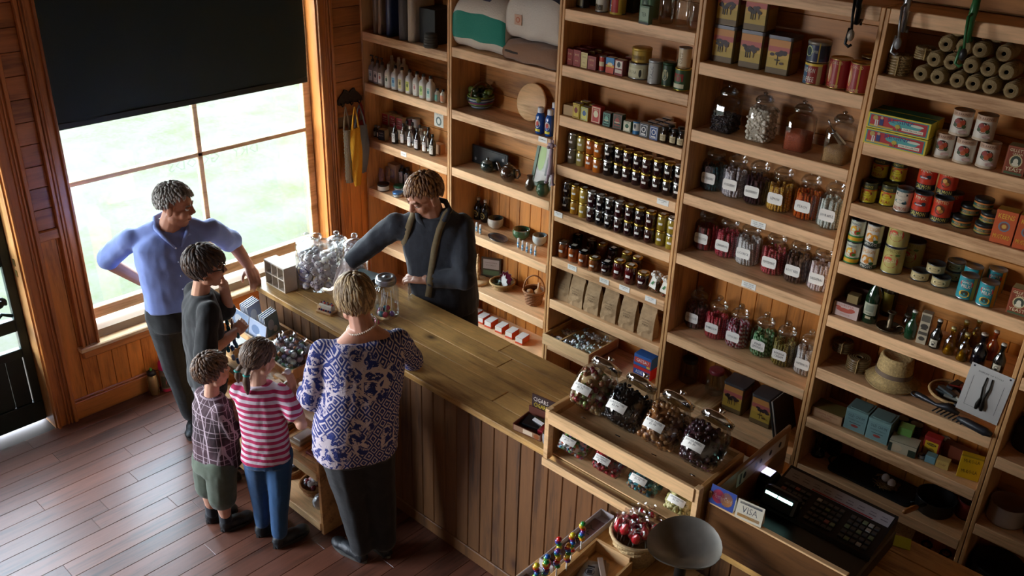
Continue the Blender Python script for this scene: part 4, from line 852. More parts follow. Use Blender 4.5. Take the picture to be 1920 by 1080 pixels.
# ================= unit beside the window =================
z=2.145
def k_bolt(t,h,c,st):
    pr=rrect(t,.21,t*.45,5); m=MB().prism(pr,0,h,0,True); w=MB()
    for k in range(5):
        f=1-.16*k-.1; w.tube([(x*f,y*(1-(1-f)*.25),h+.001) for x,y in pr],.003,4,0,True,True)
    M=stripemat(c,st,0,26) if st else mat(c,.85,bmp=.3,bs=60)
    return [('fabric_roll',m,M),('fold_edge',w,mat(c,.85))]
for i,(px,py,t,h,c,st,nm) in enumerate(((711,60,.05,.5,'#5a3a2e','#6e5a48','brown striped'),(722,64,.045,.5,'#4a3a34','#7a6450','dark patterned'),(737,69,.06,.5,'#1e2a44','#2a3656','navy checked'),(762,75,.085,.5,'#4a4644',None,'charcoal grey'),(789,81,.07,.5,'#a89a86',None,'cream'))):
    put((k_bolt,t,h,c,st),'fabric_bolt',nm+' bolt of cloth standing upright on the top shelf by the window','fabric',px,py,z,.03,'bolts of cloth',rd=.108 if 0 else .12,jit=R_.uniform(-.04,.04),dx=0)
put((k_box,.15,.2,.23,'#141312',()),'black_box','matt black box standing between the cloth bolts and the hats','box',815,83,z,.10,rd=.105,dx=.02,jit=.02)
def k_capstack():
    m=MB()
    for k in range(5): m.lathe([(.045,.018*k),(.05-.002*k,.018*k+.006),(.048-.002*k,.018*k+.017),(.03,.018*k+.018),(0,.018*k+.018)],16)
    return [('felt_stack',m,mat('#4a463e',.85))]
put((k_capstack,),'felt_rounds','small stack of grey felt rounds in front of the black box','felt',823,88,z,.03,rd=.051,dx=-.06)
z=1.779
def k_lotion(c,lab,cap,pump=0):
    ps=[('bottle',MB().lathe([(0,.001),(.024,.001),(.027,.006),(.027,.10),(.022,.118),(.011,.128),(.0105,.15)],20,0,True,5),mat('#d2cdc4' if not pump else '#8a837c',.35,coat=.4))]
    cm=MB().lathe([(.011,.146),(.012,.148),(.011,.166),(0,.168)],10)
    if pump: cm.cyl(.0035,.166,.186,6).box(-.022,-.006,.184,.008,.006,.194,0,.002)
    b,bm=printed([('r',-.017,.018,.017,.092,'#dcdad0'),('r',-.015,.022,.015,.088,lab),('d',0,.06,.009,.014,c),('t','LOTION',0,.036,.022,.006,c),('r',-.008,.078,.008,.081,c)],d=.0272)
    return ps+[('cap',cm,mat(cap,.4)),('label',b,bm)]
LO=[(691,153,'#6a8a8e','#c8ccc4','#2a2624',1),(705,157.5,'#3a3a36','#d4cec2','#1e1c1a',1),(717.5,162,'#a85a4a','#d8d2c6','#1e1c1a',1),(730,166,'#3a5a4a','#d4d6c8','#c8c2b4',0),(742.5,169.5,'#2a6a9a','#8ab8c8','#24221e',0),(755,173,'#6a5a2a','#cfc48a','#24221e',0),(769,177.5,'#6a7a2a','#cfd05a','#24221e',0),(782.5,181.5,'#b87a7a','#d8d0c4','#24221e',0),(794.5,186,'#5a8a3a','#b4cc7a','#24221e',0),(808,190.5,'#3a8a8a','#b8d4c8','#24221e',0)]
for i,(px,py,c,l,cp,pu) in enumerate(LO): put((k_lotion,c,l,cp,pu),'lotion_bottle',ORD[i]+' tall lotion bottle from the window end'+(', with a black pump' if pu else ''),'bottle',px,py,z,.028,'tall lotion bottles in a row',jit=.08,rd=.031)
for i,(px,py) in enumerate(((727,150),(743,154),(752,156))): put((k_lotion,'#8a8a7a','#cfc9bc','#d0cabc',0),'lotion_bottle',ORD[i]+' pale lotion bottle of the row behind','bottle',px,py,z,.028,'lotion bottles behind',dx=.07,rd=.031)
for i,(px,py,c) in enumerate(((820.5,192,'#5aa090'),(831,194,'#c8825a'))): put((k_bottle,((0,.001),(.018,.001),(.02,.004),(.02,.06),(.010,.07),(.009,.08)),'#c8c4b4','#22201e',(.076,.09),.010,(('r',-.016,.01,.016,.05,c),),.0204),'lotion_bottle',('small bottle with a green label','small bottle with an orange label')[i]+' at the end of the lotion row','bottle',px,py,z,.02)
z=1.361
for i,(px,py,dz,dx) in enumerate(((711,240,.075,.10),(724,244,.075,.08),(735,247,.075,.08))):
    put((k_box,.075,.05,.075,'#c8bca0',(),'#bfb398'),'tea_carton',f'pale carton under the {ORD[i]} red tea box','box',px,py+18,z,.03,dx=dx,rd=.04)
    put((k_box,.06,.045,.085,'#8e2028',(('r',-.024,.03,.024,.07,'#7a1820'),('t','TEA',0,.062,.035,.010,'#d8c8b0'),('t','ROSEHIP',0,.045,.042,.007,'#d8c8b0'),('t','HERBAL',0,.03,.04,.007,'#d8c8b0')),'#b8b09a','#c4b48a'),'tea_box',f'{ORD[i]} dark red tea box of the raised row','box',px,py+18,z,.03,'dark red tea boxes',dz=.079,dx=dx,rd=.035,jit=.1)
put((k_can,.032,.085,'#6e2a26',(('r',-.03,.02,.03,.06,'#b8a890'),),'#a8a8a2'),'jelly_jar','dark red jar raised at the back behind the tea boxes','jar',730,232,z,.03,dz=.0,dx=.17,sc=(1,1,1.9))
for i,(px,c,h) in enumerate(((748,'#8a6a68',.15),(757,'#b8b0a8',.14),(768,'#7a2a30',.16),(779,'#a89a94',.17),(790,'#7a5a40',.12))): put((k_can,.03,h,c,(('r',-.025,.03,.025,h-.05,'#c8beb0'),('d',0,h*.5,.012,.02,'#6a3a3a')),'#9a9a96'),'tonic_canister',f'{ORD[i]} canister of the back row behind the syrup bottles','canister',px,252+i*5,z,.03,dx=.13)
for i,(px,py,c,s) in enumerate(((699,256,'#2a1a12',.8),(708,259,'#3a3434',.7))): put((k_bottle,((0,.001),(.016,.001),(.018,.004),(.018,.06),(.009,.07),(.009,.078)),c,'#8a8680',(.074,.09),.010,(('r',-.014,.012,.014,.045,'#c8c0b0'),),.0184),'tonic_bottle',('small brown bottle nearest the window side','small grey bottle beside the black box')[i],'bottle',px,py,z,.02)
put((k_box,.06,.05,.08,'#1e1c1e',(('t','TONIC',0,.055,.04,.010,'#c8c0b0'),('t','BLACK',0,.035,.04,.008,'#c8c0b0')),'#b8b2a4','#c0b088'),'tonic_box','black box with white lettering and cream sides','box',719,264,z,.025,rd=.034,jit=.25)
SY_=((0,.001),(.022,.001),(.024,.005),(.024,.085),(.018,.105),(.009,.12),(.009,.14))
for i,(px,py,c,cp,lc) in enumerate(((741,271,'#140e0e','#6a1a1e','#c8c4bc'),(757,272.5,(.85,.83,.8),'#2a2624','#d0c8c0'),(770,278,(.9,.9,.9),'#c8c0b4','#dcdad6'),(783,283,'#1e1216','#1a1618','#d4ccc8'),(798,288,(.86,.88,.86),'#b8b49a','#d6d2cc'),(811.5,294,'#1c1410','#1a1614','#cfcac0'))):
    put((k_bottle,SY_,c,cp,(.135,.155),.0105,(('r',-.018,.015,.018,.08,lc),('d',0,.05,.010,.012,'#b8564a' if i in(1,2,4) else '#3a3434'),('r',-.012,.066,.012,.070,'#3a3434')),.0244),'syrup_bottle',ORD[i]+' syrup bottle from the window end, square white label','bottle',px,py,z,.025,'syrup bottles with white labels',jit=.1)
for i,px in enumerate((752,765,778,792)): put((k_bottle,SY_,'#2a1a1c' if i%2 else (.85,.85,.84),'#1c181a',(.135,.155),.0105,(('r',-.018,.015,.018,.08,'#cfc8c0'),),.0244),'syrup_bottle',ORD[i]+' syrup bottle of the second row','bottle',px,268+i*5,z,.025,'syrup bottles behind',dx=.06)
put((k_box,.07,.05,.07,'#a87a54',(),'#b88a62'),'paper_carton','plain tan carton at the far end behind the syrup','box',824,290,z,.03,rd=.04)
def k_pendant():
    m=MB().box(-.045,-.001,-.1,.045,0,0); m.disc(0,-.06,.028,.032,.002,1); m.disc(0,-.06,.016,.02,.0025,0); m.text('SOAP ROPE',0,-.015,.06,.008,.0016,1); return [('hang_card',m,[mat('#b8b6ac',.6),mat('#3a4a48',.5)])]
x,y,zz=onx(821,214,XF+.03); spawn((k_pendant,),'hanging_card','white card with a dark round charm hanging under the lotion shelf','card',(x,y-.01,1.778-.062),-PI/2)
z=.973
for i,(px,py,c) in enumerate(((711,346,'#9a7a84'),(722,341,'#a88a78'))):
    def k_tube(c): return [('tube',MB().lathe([(.014,.012),(.017,.02),(.018,.06)],12).add([(-.018,-.004,.13),(.018,-.004,.13),(.018,.004,.13),(-.018,.004,.13),(-.018,-.016,.06),(.018,-.016,.06),(.018,.016,.06),(-.018,.016,.06)],[(0,1,2,3),(4,5,1,0),(5,6,2,1),(6,7,3,2),(7,4,0,3)]),mat(c,.4)),('cap',MB().cyl(.015,0,.016,12),mat('#c4beb4',.4))]
    put((k_tube,c),'cream_tube',('mauve','peach')[i]+' tube of hand cream standing on its cap','tube',px,py,z,.018)
put((k_box,.09,.06,.15,'#a8927e',(('r',-.03,.04,.03,.11,'#94808a'),('d',0,.075,.02,.026,'#b8a896')),'#8a7668'),'lotion_box','large mauve brown carton behind the cream tub','box',741,346,z,.03,rd=.05,dx=.03)
for i,(px,py) in enumerate(((761,346),(773,350),(785,354))): put((k_bottle,((0,.001),(.026,.001),(.028,.005),(.028,.11),(.02,.125),(.012,.13)),'#1c1a1e','#141416',(.128,.15),.014,(('r',-.022,.015,.022,.10,'#b8b4b4'),('d',0,.06,.012,.018,'#2a2a2e')),.0284),'shampoo_bottle',ORD[i]+' black bottle with a white oval label, near the shopkeeper','bottle',px,py,z,.028,'black bottles with white labels',dx=.04)
put((k_can,.045,.05,'#d4d0c6',(),'#2a2320','#2c2522'),'cream_tub','white cream tub with a dark brown lid','tub',722,359,z,.045)
for i,(px,py,c,r,h) in enumerate(((750,358,'#2f6a4e',.042,.03),(746,371,'#5a82b4',.038,.03),(762,366,'#8aa0aa',.038,.03),(766,354,'#b8b8b4',.035,.02))): put((k_can,r,h,'#a8a49c',(),'#9a9da2',c),'balm_tin',('green lidded','blue lidded','pale grey lidded','silver lidded')[i]+' flat balm tin near the cream tub','tin',px,py,z,r)
z=.54
put((k_bottle,((0,.001),(.03,.001),(.032,.006),(.03,.08),(.012,.11),(.01,.13)),'#b8907a','#c8a894',(.126,.15),.012),'clay_bottle','small pinkish clay bottle on the low shelf behind the sleeve','bottle',707,423,z,.03,dx=.02)
# coat rack with bags on the window wall
rk=thing('coat_rack','dark iron coat rack on the window wall, hung with cloth bags','coat rack',(4.07,WY-.006,1.69))
m=MB().at((0,-.006,0),rx=PI/2); m.prism([(x*.115,.045*math.sin(3.1*abs(x)+.4)+(.02 if abs(x)<.5 else 0)) for x in [-1+.1*i for i in range(21)]]+[(.115-.0115*2*i,-.04+.006*math.sin(i*2)) for i in range(11)],-.004,.006); m.make('backplate',mat('#2c2622',.6,.4,bmp=.6,bs=70),rk)
for xx in (-.08,0,.07): MB().tube([(xx,-.008,-.03),(xx,-.03,-.05),(xx,-.045,-.035),(xx,-.05,-.015)],.005,6).make('hook',mat('#2c2622',.5,.5),rk)
def bag(xx,yy,top,w,h,c,lab,n,d=.02,net=0,strap=.2):
    m=MB();nx,ny=10,12;vs=[]
    for s in (-1,1):
        for j in range(ny+1):
            f=j/ny; ww=w*(.75+.25*math.sin(PI*min(1,f*.7+.2)))*(1 if f<.8 else 1-(f-.8)*1.8)
            for i in range(nx+1): u=i/nx*2-1; vs.append((u*ww/2,s*d*(1-u*u)*math.sin(PI*(f*.85+.12))*1.0+.006*math.sin(u*7+f*9),-strap-h*f))
    k=(nx+1)*(ny+1)
    for s in (0,1): m.add([],[],0); 
    m.add(vs,[[o+j*(nx+1)+i,o+j*(nx+1)+i+1,o+(j+1)*(nx+1)+i+1,o+(j+1)*(nx+1)+i] for o in (0,k) for j in range(ny) for i in range(nx)],0,True)
    t=MB()
    for s in (-1,1): t.tube([(s*w*.3,0,-strap-.01),(s*w*.18,0,-strap*.5),(0,0,-.004)],[.008,.006,.005],5)
    if net:
        g=MB(); 
        for i in range(11):
            for s in (-1,1): g.tube([((math.sin(i*.57+s*f*9))*w*.5*(.8 if f<.8 else 1-(f-.8)*1.5),-d*1.0*abs(math.cos(i*.57+s*f*9)),-strap-h*f) for f in [q/14 for q in range(15)]],.0026,4)
        m=g
    r=thing(n,lab,'bag',(xx,yy,top),0,'bags on the coat rack'); m.make('bag_body',mat(c,.85,bmp=.4,bs=80),r); t.make('strap',mat(c,.85),r)
bag(3.985,WY-.075,1.655,.085,.40,'#8a7a62','knotted string net bag hanging nearest the window','net_bag',.03,1,.17)
bag(4.03,WY-.12,1.655,.10,.44,'#c88f18','bright yellow cloth bag on the coat rack','cloth_bag',.022,0,.16)
bag(4.085,WY-.10,1.655,.155,.36,'#6e7686','grey blue cloth bag in front on the coat rack','cloth_bag',.022,0,.16)
bag(4.14,WY-.05,1.655,.10,.40,'#8e1a22','dark red cloth bag showing behind the grey one','cloth_bag',.016,0,.14)
# ================= unit with blankets =================
def k_blanket(w,d,h,base,bands,n=16):
    """folded blanket: rounded stack profile swept along its width; bands=[(from,to,colour)] round the profile"""
    m=MB(); pr=[]; r=min(h,d)*.45
    for cx,cz,a0 in ((d/2-r,h-r,0),(-d/2+r,h-r,1),(-d/2+r,r,2),(d/2-r,r,3)):
        for i in range(9): a=(a0+i/8)*PI/2; pr.append((cx+r*math.cos(a),cz+r*math.sin(a)))
    k=len(pr); vs=[]; cols=[base]+[b[2] for b in bands]
    for j in range(n+1):
        f=j/n*2-1; sc_=1-.12*abs(f)**6
        for i,(yy,zz) in enumerate(pr): vs.append((f*w/2,yy*sc_+.004*math.sin(5*f+i*.5),max(.0,zz*sc_+.004*math.sin(7*f+i*.8))))
    for j in range(n):
        for i in range(k):
            t=i/k; mi=0
            for q,b in enumerate(bands):
                if b[0]<=t<b[1] and (len(b)<4 or b[3]<=j/n<=b[4]): mi=q+1
            m.add([],[]); m.f.append([j*k+i,j*k+(i+1)%k,(j+1)*k+(i+1)%k,(j+1)*k+i]); m.mi.append(mi); m.sm.append(True)
    m.v=vs
    for o in (0,n*k): m.f.append([o+i for i in range(k)]); m.mi.append(0); m.sm.append(False)
    return [('blanket',m,[mat(c,.95,bmp=.25,bs=120,sheen=.3) for c in cols])]
z=2.19
b1=spawn((k_blanket,.46,.27,.34,'#cfc4b4',((.5-.06,.5+.03,'#1f7f6c'),(.30,.312,'#23264a',.3,.62),(.345,.357,'#23264a',.3,.62),(.39,.402,'#23264a',.3,.62))),'wool_blanket','thick cream wool blanket with a teal stripe and navy dashes','blanket',(XF+.125,4.165,z),-PI/2)
b3=spawn((k_blanket,.44,.25,.125,'#8e6a52',((.42,.435,'#2a2220',.02,.25),(.47,.485,'#2a2220',.02,.25))),'wool_blanket','brown wool blanket folded under the white and navy one','blanket',(XF+.115,3.73,z),-PI/2)
b2=spawn((k_blanket,.42,.25,.30,'#cdc3b6',((.26,.36,'#15182c'),)),'wool_blanket','folded cream wool blanket with one broad navy stripe','blanket',(XF+.125,3.725,z+.127),-PI/2+.03)
lp=MB().box(-.028,-.001,-.03,.028,.001,.03); lp.disc(0,0,.017,.017,.002,1); lp.disc(0,0,.011,.011,.0025,0); o=lp.make('woven_label',[mat('#c8a088',.8),mat('#b8684a',.8)],b2); o.location=(-.10,-.1265,.13)
z=1.776
def k_colourbasket():
    m=MB(); cs=['#1e2a4a','#6a7a2a','#8a2a5a','#2a4a6a','#a8b0b8']
    n=26;R=.085;vs=[]
    rows=[(.03,.0),(.06,.008),(.078,.03),(.086,.06),(.086,.085)]
    for j in range(len(rows)-1):
        for q in range(3):
            f=q/3; r=rows[j][0]*(1-f)+rows[j+1][0]*f; zz=rows[j][1]*(1-f)+rows[j+1][1]*f; m.tube([(r*math.cos(a),r*math.sin(a),zz+.004) for a in [i*2*PI/20 for i in range(20)]],.007,5,(j*3+q)%5,True,True)
    h=MB().tube([(0,.086*math.cos(t),.085+.085*math.sin(t)) for t in [PI*i/12 for i in range(13)]],.006,6)
    c=MB(); rr=random.Random(6); blobs(c,50,lambda:(lambda a,r:(r*math.cos(a),r*math.sin(a),.06+rr.random()*.07))(rr.random()*6.28,rr.random()**.5*.07),.024,3,rr,6,1.8)
    return [('woven_bowl',m,[mat(x,.6) for x in cs]),('handle',h,mat('#6a4a2a',.6)),('leaves',c,[mat('#3a4a1e',.3,coat=.6),mat('#5a6a24',.4),mat('#20301a',.3,coat=.6)],None,'stuff')]
put((k_colourbasket,),'colour_basket','round basket of coloured coils and a stick handle, filled with green','basket',907,208,z,.08,rd=.1,dz=.005)
a=onx(1003,186,XB-.03); rb=MB().at((0,0,0),ry=PI/2); rb.lathe([(0,0),(.115,0),(.12,.004),(.12,.014),(.115,.018),(0,.018)],36); spawn((lambda:[('round_board',rb,W_LIGHT)],),'round_board','large round bread board leaning against the shelf back','board',(XF+.20,max(a[1],BY[2]+.145),z+.124),0,tilt=(0,.22))
def k_blue(): 
    return k_bottle(((0,.001),(.026,.001),(.030,.006),(.030,.11),(.022,.128),(.016,.135)),'#1c4f9c','#d8dde4',(.132,.165),.019,(('d',0,.066,.02,.026,'#d8d4c8'),('d',0,.068,.011,.016,'#b8403a'),('r',-.02,.018,.02,.034,'#d8cc3a')),.0304)
for i,(px,py,dx) in enumerate(((1012,253,0),(1030,258,0),(1024,248,.075))): put((k_blue,),'bubble_bottle',('front blue bottle nearer the round board','front blue bottle against the shelf side','blue bottle in the second row')[i]+', white cap','bottle',px,py,z,.03,'blue bottles with white caps',dx=dx,rd=.032)
z=1.373
def k_slab():
    m=MB().box(-.17,-.008,0,.17,.004,.13,0,.006); m.box(-.155,-.010,.012,.155,-.006,.118,0,.002)
    for u in (-.13,.13): m.disc(u,.035 if u<0 else .085,.010,.012,.0108,1)
    return [('slate_tray',m,[mat('#22262a',.35),mat('#8a8a88',.4)])]
a=onx(903,312,XF+.17); spawn((k_slab,),'slate_tray','long black tray with two grey spots leaning at the back','tray',(XF+.19,4.215,z+.002),-PI/2,tilt=(0,.0)).rotation_euler=(-.0,.35*0,-PI/2)
def k_sugar():
    m=MB().lathe([(0,.001),(.03,.002),(.046,.02),(.05,.04),(.042,.062),(.034,.068)],20,cap=False); l=MB().lathe([(.040,.064),(.034,.074),(.012,.080),(.008,.084),(.012,.094),(0,.098)],18)
    g=mat('#1c2e2c',.12,coat=1); return [('bowl',m,g),('lid',l,mat('#5a5a54',.2,coat=1))]
put((k_sugar,),'sugar_bowl','dark green glazed sugar bowl with a knobbed lid','pottery',910,327,z,.045,rd=.052,dx=.02)
def k_teapot():
    m=MB().lathe([(0,.001),(.035,.002),(.055,.03),(.06,.055),(.05,.085),(.032,.098),(.030,.10)],22,cap=False); l=MB().lathe([(.034,.098),(.026,.108),(.008,.112),(.012,.122),(0,.126)],16)
    s=MB().tube([(-.05,0,.05),(-.075,0,.07),(-.085,0,.095),(-.098,0,.108)],[.018,.012,.010,.008],9); h=MB().tube([(.045,0,.085),(.08,0,.09),(.09,0,.06),(.075,0,.035),(.05,0,.032)],.008,7); g=mat('#3a2418',.1,coat=1,var=.4,bs=25)
    return [('pot_body',m,g),('lid',l,g),('spout',s,g),('handle',h,g)]
put((k_teapot,),'teapot','brown glazed teapot in front of the green picture','pottery',953,345,z,.06,rd=.08,jit=.15)
def k_picture():
    m=MB().box(-.15,0,0,.15,.014,.30); m.box(-.15,-.006,0,-.128,.0,.3).box(.128,-.006,0,.15,0,.3).box(-.128,-.006,0,.128,0,.022).box(-.128,-.006,.278,.128,0,.3)
    p,ms=printed([('r',-.128,.022,.128,.278,'#a8aca6'),('r',-.128,.12,-.07,.278,'#8a9a7a'),('r',-.128,.022,.0,.10,'#bcbcb8'),('d',-.095,.19,.03,.09,'#93b06c'),('r',-.05,.08,.03,.20,'#5a5e60'),('r',-.04,.10,.0,.18,'#43474a'),('d',.0,.215,.05,.04,'#7a7e80'),('d',.03,.2,.03,.03,'#b89a90'),('d',.09,.13,.05,.03,'#8fae62'),('d',.07,.07,.035,.02,'#a4c07a'),('r',.05,.022,.06,.12,'#93b06c'),('r',-.03,.03,-.02,.09,'#53575a'),('r',.01,.03,.02,.09,'#53575a')],d=.0004)
    return [('frame',m,mat('#3e5a42',.5)),('print',p,ms)]
a=onx(975,335,XF+.17); o=spawn((k_picture,),'framed_picture','green framed picture of a grey chair among leaves, leaning back','picture',(XF+.155,3.66,z+.004),-PI/2); o.rotation_euler=Matrix.Rotation(-PI/2,4,'Z').to_3x3().to_4x4().__matmul__(Matrix.Rotation(-.24,4,'X')).to_euler()
put((k_bottle,((0,.001),(.022,.002),(.033,.025),(.030,.055),(.018,.075),(.02,.095),(.022,.10)),'#3a2a1c','#3a1a14',(.095,.101),.021),'small_jug','small brown and green glazed jug','pottery',993,360,z,.03)
put((k_bottle,((0,.001),(.03,.002),(.045,.03),(.044,.055),(.034,.078),(.038,.088)),'#2e4a34','#22382a',(.083,.089),.037),'green_vase','round green swirled pot beside the shelf side','pottery',1017,372,z,.045,rd=.047)
def k_giraffe():
    m=MB().tube([(0,0,-.02),(0,-.004,-.06),(.002,-.004,-.12),(0,-.002,-.17)],[.012,.013,.015,.022],8); m.ball((0,-.006,.0),(.022,.02,.018),10); m.ball((-.004,-.02,-.006),(.012,.02,.010),8)
    for s in (-1,1): m.tube([(s*.014,0,-.165),(s*.018,-.002,-.2),(s*.022,-.002,-.225)],[.012,.009,.008],7); m.ball((s*.026,-.006,-.23),(.014,.012,.009),8); m.ball((s*.024,0,.006),(.010,.004,.006),6); m.tube([(s*.008,0,.014),(s*.010,0,.034)],[.003,.005],5)
    m.tube([(0,.0,.015),(0,.006,.05)],.002,4)
    return [('plush_body',m,mat('#a893a0',.9,bmp=.4,bs=150))]
x,y,zz=onx(1035,273,XF-.028); spawn((k_giraffe,),'plush_giraffe','lilac plush giraffe hanging on the shelf upright','toy',(x,y,zz),-PI/2,sc=1.05)
z=.935
for i,(px,py,dx) in enumerate(((877,404,.06),(897,410,.07),(914,417,.03))):
    put((k_bottle,((0,.001),(.030,.001),(.033,.005),(.033,.09),(.022,.115),(.010,.13),(.010,.15)),'#120c0a','#c0b8b0',(.145,.165),.013,(('d',0,.05,.022,.024,'#b89a4a'),('d',0,.05,.017,.018,'#2a2014'),('t','TONIC',0,.05,.022,.008,'#b89a4a')),.0336),'stout_bottle',('stout black bottle nearest the shopkeeper','middle stout black bottle at the back','stout black bottle with a round gold label in front')[i],'bottle',px,py,z,.034,'stout black bottles',dx=dx)
def k_cup(c,c2,r,h): 
    m=MB().lathe([(0,.001),(r*.6,.001),(r*.95,h*.35),(r,h*.7),(r*.93,h)],22,cap=False); n=MB().lathe([(r*.95,h),(r*.88,h),(r*.9,h*.5),(0,h*.12)],22,cap=False)
    return [('cup_wall',m,mat(c,.2,coat=.8,var=.15,bs=30)),('glaze_inside',n,mat(c2,.12,coat=1))]
put((k_cup,'#b9b0a4','#1e3434',.058,.075),'stoneware_bowl','white stoneware bowl with a dark inside','pottery',938,431,z,.055,rd=.06,dx=.04)
def k_dish():
    m=MB().lathe([(0,.002),(.04,.002),(.085,.014),(.092,.02),(.088,.021),(.05,.010),(0,.008)],26,cap=False); m.v=[(x*1.0,y*.62,q) for x,y,q in m.v]; return [('dish',m,mat('#20242c',.08,coat=1))]
put((k_dish,),'oval_dish','shallow dark blue oval dish at the shelf edge','pottery',944,450,z,.05,rd=.06,jit=-.2)
put((k_cup,'#3a5a3a','#26442e',.062,.07),'green_bowl','dark green glazed bowl behind the lip balms','pottery',988,449,z,.06,rd=.064,dx=.06)
put((k_cup,'#a8b0b0','#5a6a6e',.05,.07),'striped_bowl','small pale striped bowl against the shelf side','pottery',1023,459,z,.05,rd=.052,dx=.03)
for i,(px,py) in enumerate(((972,466),(980,471),(988,474.5),(996,478),(1004,481.5),(894,436),(901,440))):
    put((k_bottle,((0,0),(.0085,0),(.0085,.05)),'#c8ccd0','#d8d8d6',(.05,.07),.0085,(('r',-.01,.01,.01,.042,'#5a9ac0'),('r',-.01,.02,.01,.03,'#c8d8e0')),.0088),'lip_balm',(ORD[i]+' lip balm stick of the row of five' if i<5 else ('lip balm stick nearest the shopkeeper','lip balm stick beside it, apart from the five')[i-5]),'lip balm',px,py,z,.009,'white and blue lip balm sticks')
z=.52
def k_wheel():
    m=MB().lathe([(0,0),(.075,0),(.08,.006),(.08,.014),(.075,.02),(0,.02)],26); p=MB().lathe([(.012,.02),(.016,.03),(.010,.05),(.010,.17),(.014,.18),(.010,.195),(.005,.205),(.010,.215),(0,.225)],12)
    for k in range(8): p.lathe([(.013,.06+.014*k),(.015,.065+.014*k),(.013,.07+.014*k)],10,cap=False)
    return [('round_base',m,W_LIGHT),('turned_post',p,W_LIGHT)]
put((k_wheel,),'thread_stand','turned wooden stand with a round base and spiral post','stand',899,536,z,.07,rd=.083)
def k_plaque():
    m=MB().box(-.075,-.004,0,.075,.004,.16,0,.004); p,ms=printed([('r',-.06,.07,.06,.145,'#b8a8a0'),('r',-.06,.02,.06,.06,'#5a6a4a'),('t','HANDMADE',0,.12,.09,.008,'#6a5a54'),('t','LOCALLY',0,.10,.08,.008,'#6a5a54')],d=.0042); return [('plaque',m,mat('#4a3a2c',.4)),('print',p,ms)]
o=put((k_plaque,),'small_plaque','dark small plaque with a pale card behind the wooden stand','plaque',917,524,z,.012,rd=.06,dx=.06,jit=.5)
put((k_basket,.07,.088,.045,'#9a7848','#a88654'),'bread_basket','low round wicker basket holding two ceramic leaf dishes','basket',941,549,z,.085,rd=.094)
def k_star(c,c2):
    n=9; pts=[((.052 if i%2==0 else .038)*math.cos(i*PI/n),(.06 if i%2==0 else .044)*math.sin(i*PI/n)) for i in range(2*n)]
    m=MB().add([(x,-.012*(1-(x*x+y*y)/.004),y+.055) for x,y in pts]+[(0,.006,.055)],[[i,(i+1)%(2*n),2*n] for i in range(2*n)],0,True); m.add([(x*1.06,-.012*(1-(x*x+y*y)/.004)+.004,y*1.06+.055) for x,y in pts]+[(0,.012,.055)],[[i,(i+1)%(2*n),2*n] for i in range(2*n)],1,True)
    m.add([],[]); return [('leaf_dish',m,[mat(c,.12,coat=1),mat(c2,.2,coat=1)])]
bx_=onshelf(941,549,z,.085,.094)
for i,(dx,dy,rz,c,c2) in enumerate(((.03,.0,.35,'#5a1c2c','#c8b8a0'),(-.02,-.035,-.35,'#b8b4b0','#7a2030'))): spawn((k_star,c,c2),'leaf_dish',('dark red ceramic leaf dish standing at the back','white and red ceramic leaf dish standing in front')[i]+' of the low basket','pottery',(bx_[0]+dx,bx_[1]+dy-.01,z+.012),-PI/2+rz,tilt=(0,0))
spawn((k_cup,'#6a7a5a','#4a5a44',.038,.035),'tiny_bowl','small green glazed bowl inside the low basket','pottery',(bx_[0]-.02,bx_[1]+.042,z+.008),0)
spawn((k_cup,'#8a4a3a','#8a4030',.022,.02),'tiny_bowl','tiny red bowl inside the low basket','pottery',(bx_[0]-.052,bx_[1]+.02,z+.008),0)
def k_eggbasket():
    ps=k_basket(.055,.075,.10,'#7a4e2a','#8a5a32'); h=MB().tube([(.074*math.cos(t),0,.10+.11*math.sin(t)) for t in [PI*i/14 for i in range(15)]],.006,6); m=MB().lathe([(0,.03),(.06,.03)],16,cap=False); return ps+[('handle',h,mat('#8a5a32',.7)),('dark_lining',m,mat('#2a1a10',.9))]
eb=put((k_eggbasket,),'egg_basket','brown wicker basket with a hoop handle holding darning mushrooms','basket',1000,577,z,.07,rd=.082,jit=.5)
p=eb.location
for i,(dx,dy,dz,t) in enumerate(((-.022,.018,.075,.9),(.02,-.022,.085,-.3))):
    m=MB().lathe([(0,-.03),(.02,-.026),(.032,-.008),(.030,.008),(.014,.02),(.009,.03),(.011,.06),(.012,.064),(0,.066)],14); spawn(((lambda m=m:[('darning_mushroom',m,mat('#b8895a',.45))]),),'darning_mushroom',('turned darning mushroom with its stem forward','turned darning mushroom at the basket back')[i],'darning tool',(p.x+dx,p.y+dy,p.z+dz),0,tilt=(t,2.1 if i==0 else .5))
z=.2
for i,(px,py) in enumerate(((893,600),(906,608),(921,616),(941,626),(960,636),(979,647))): put((k_box,.06,.09,.05,'#d8d4cc',(('r',-.03,.0,.03,.014,'#c84a2a'),),'#dcd8d0','#c85a34'),'soap_carton',ORD[i]+' white and orange carton of the low row, from the shopkeeper','box',px,py,z,.045,'white and orange cartons',rd=.05,jit=.12)
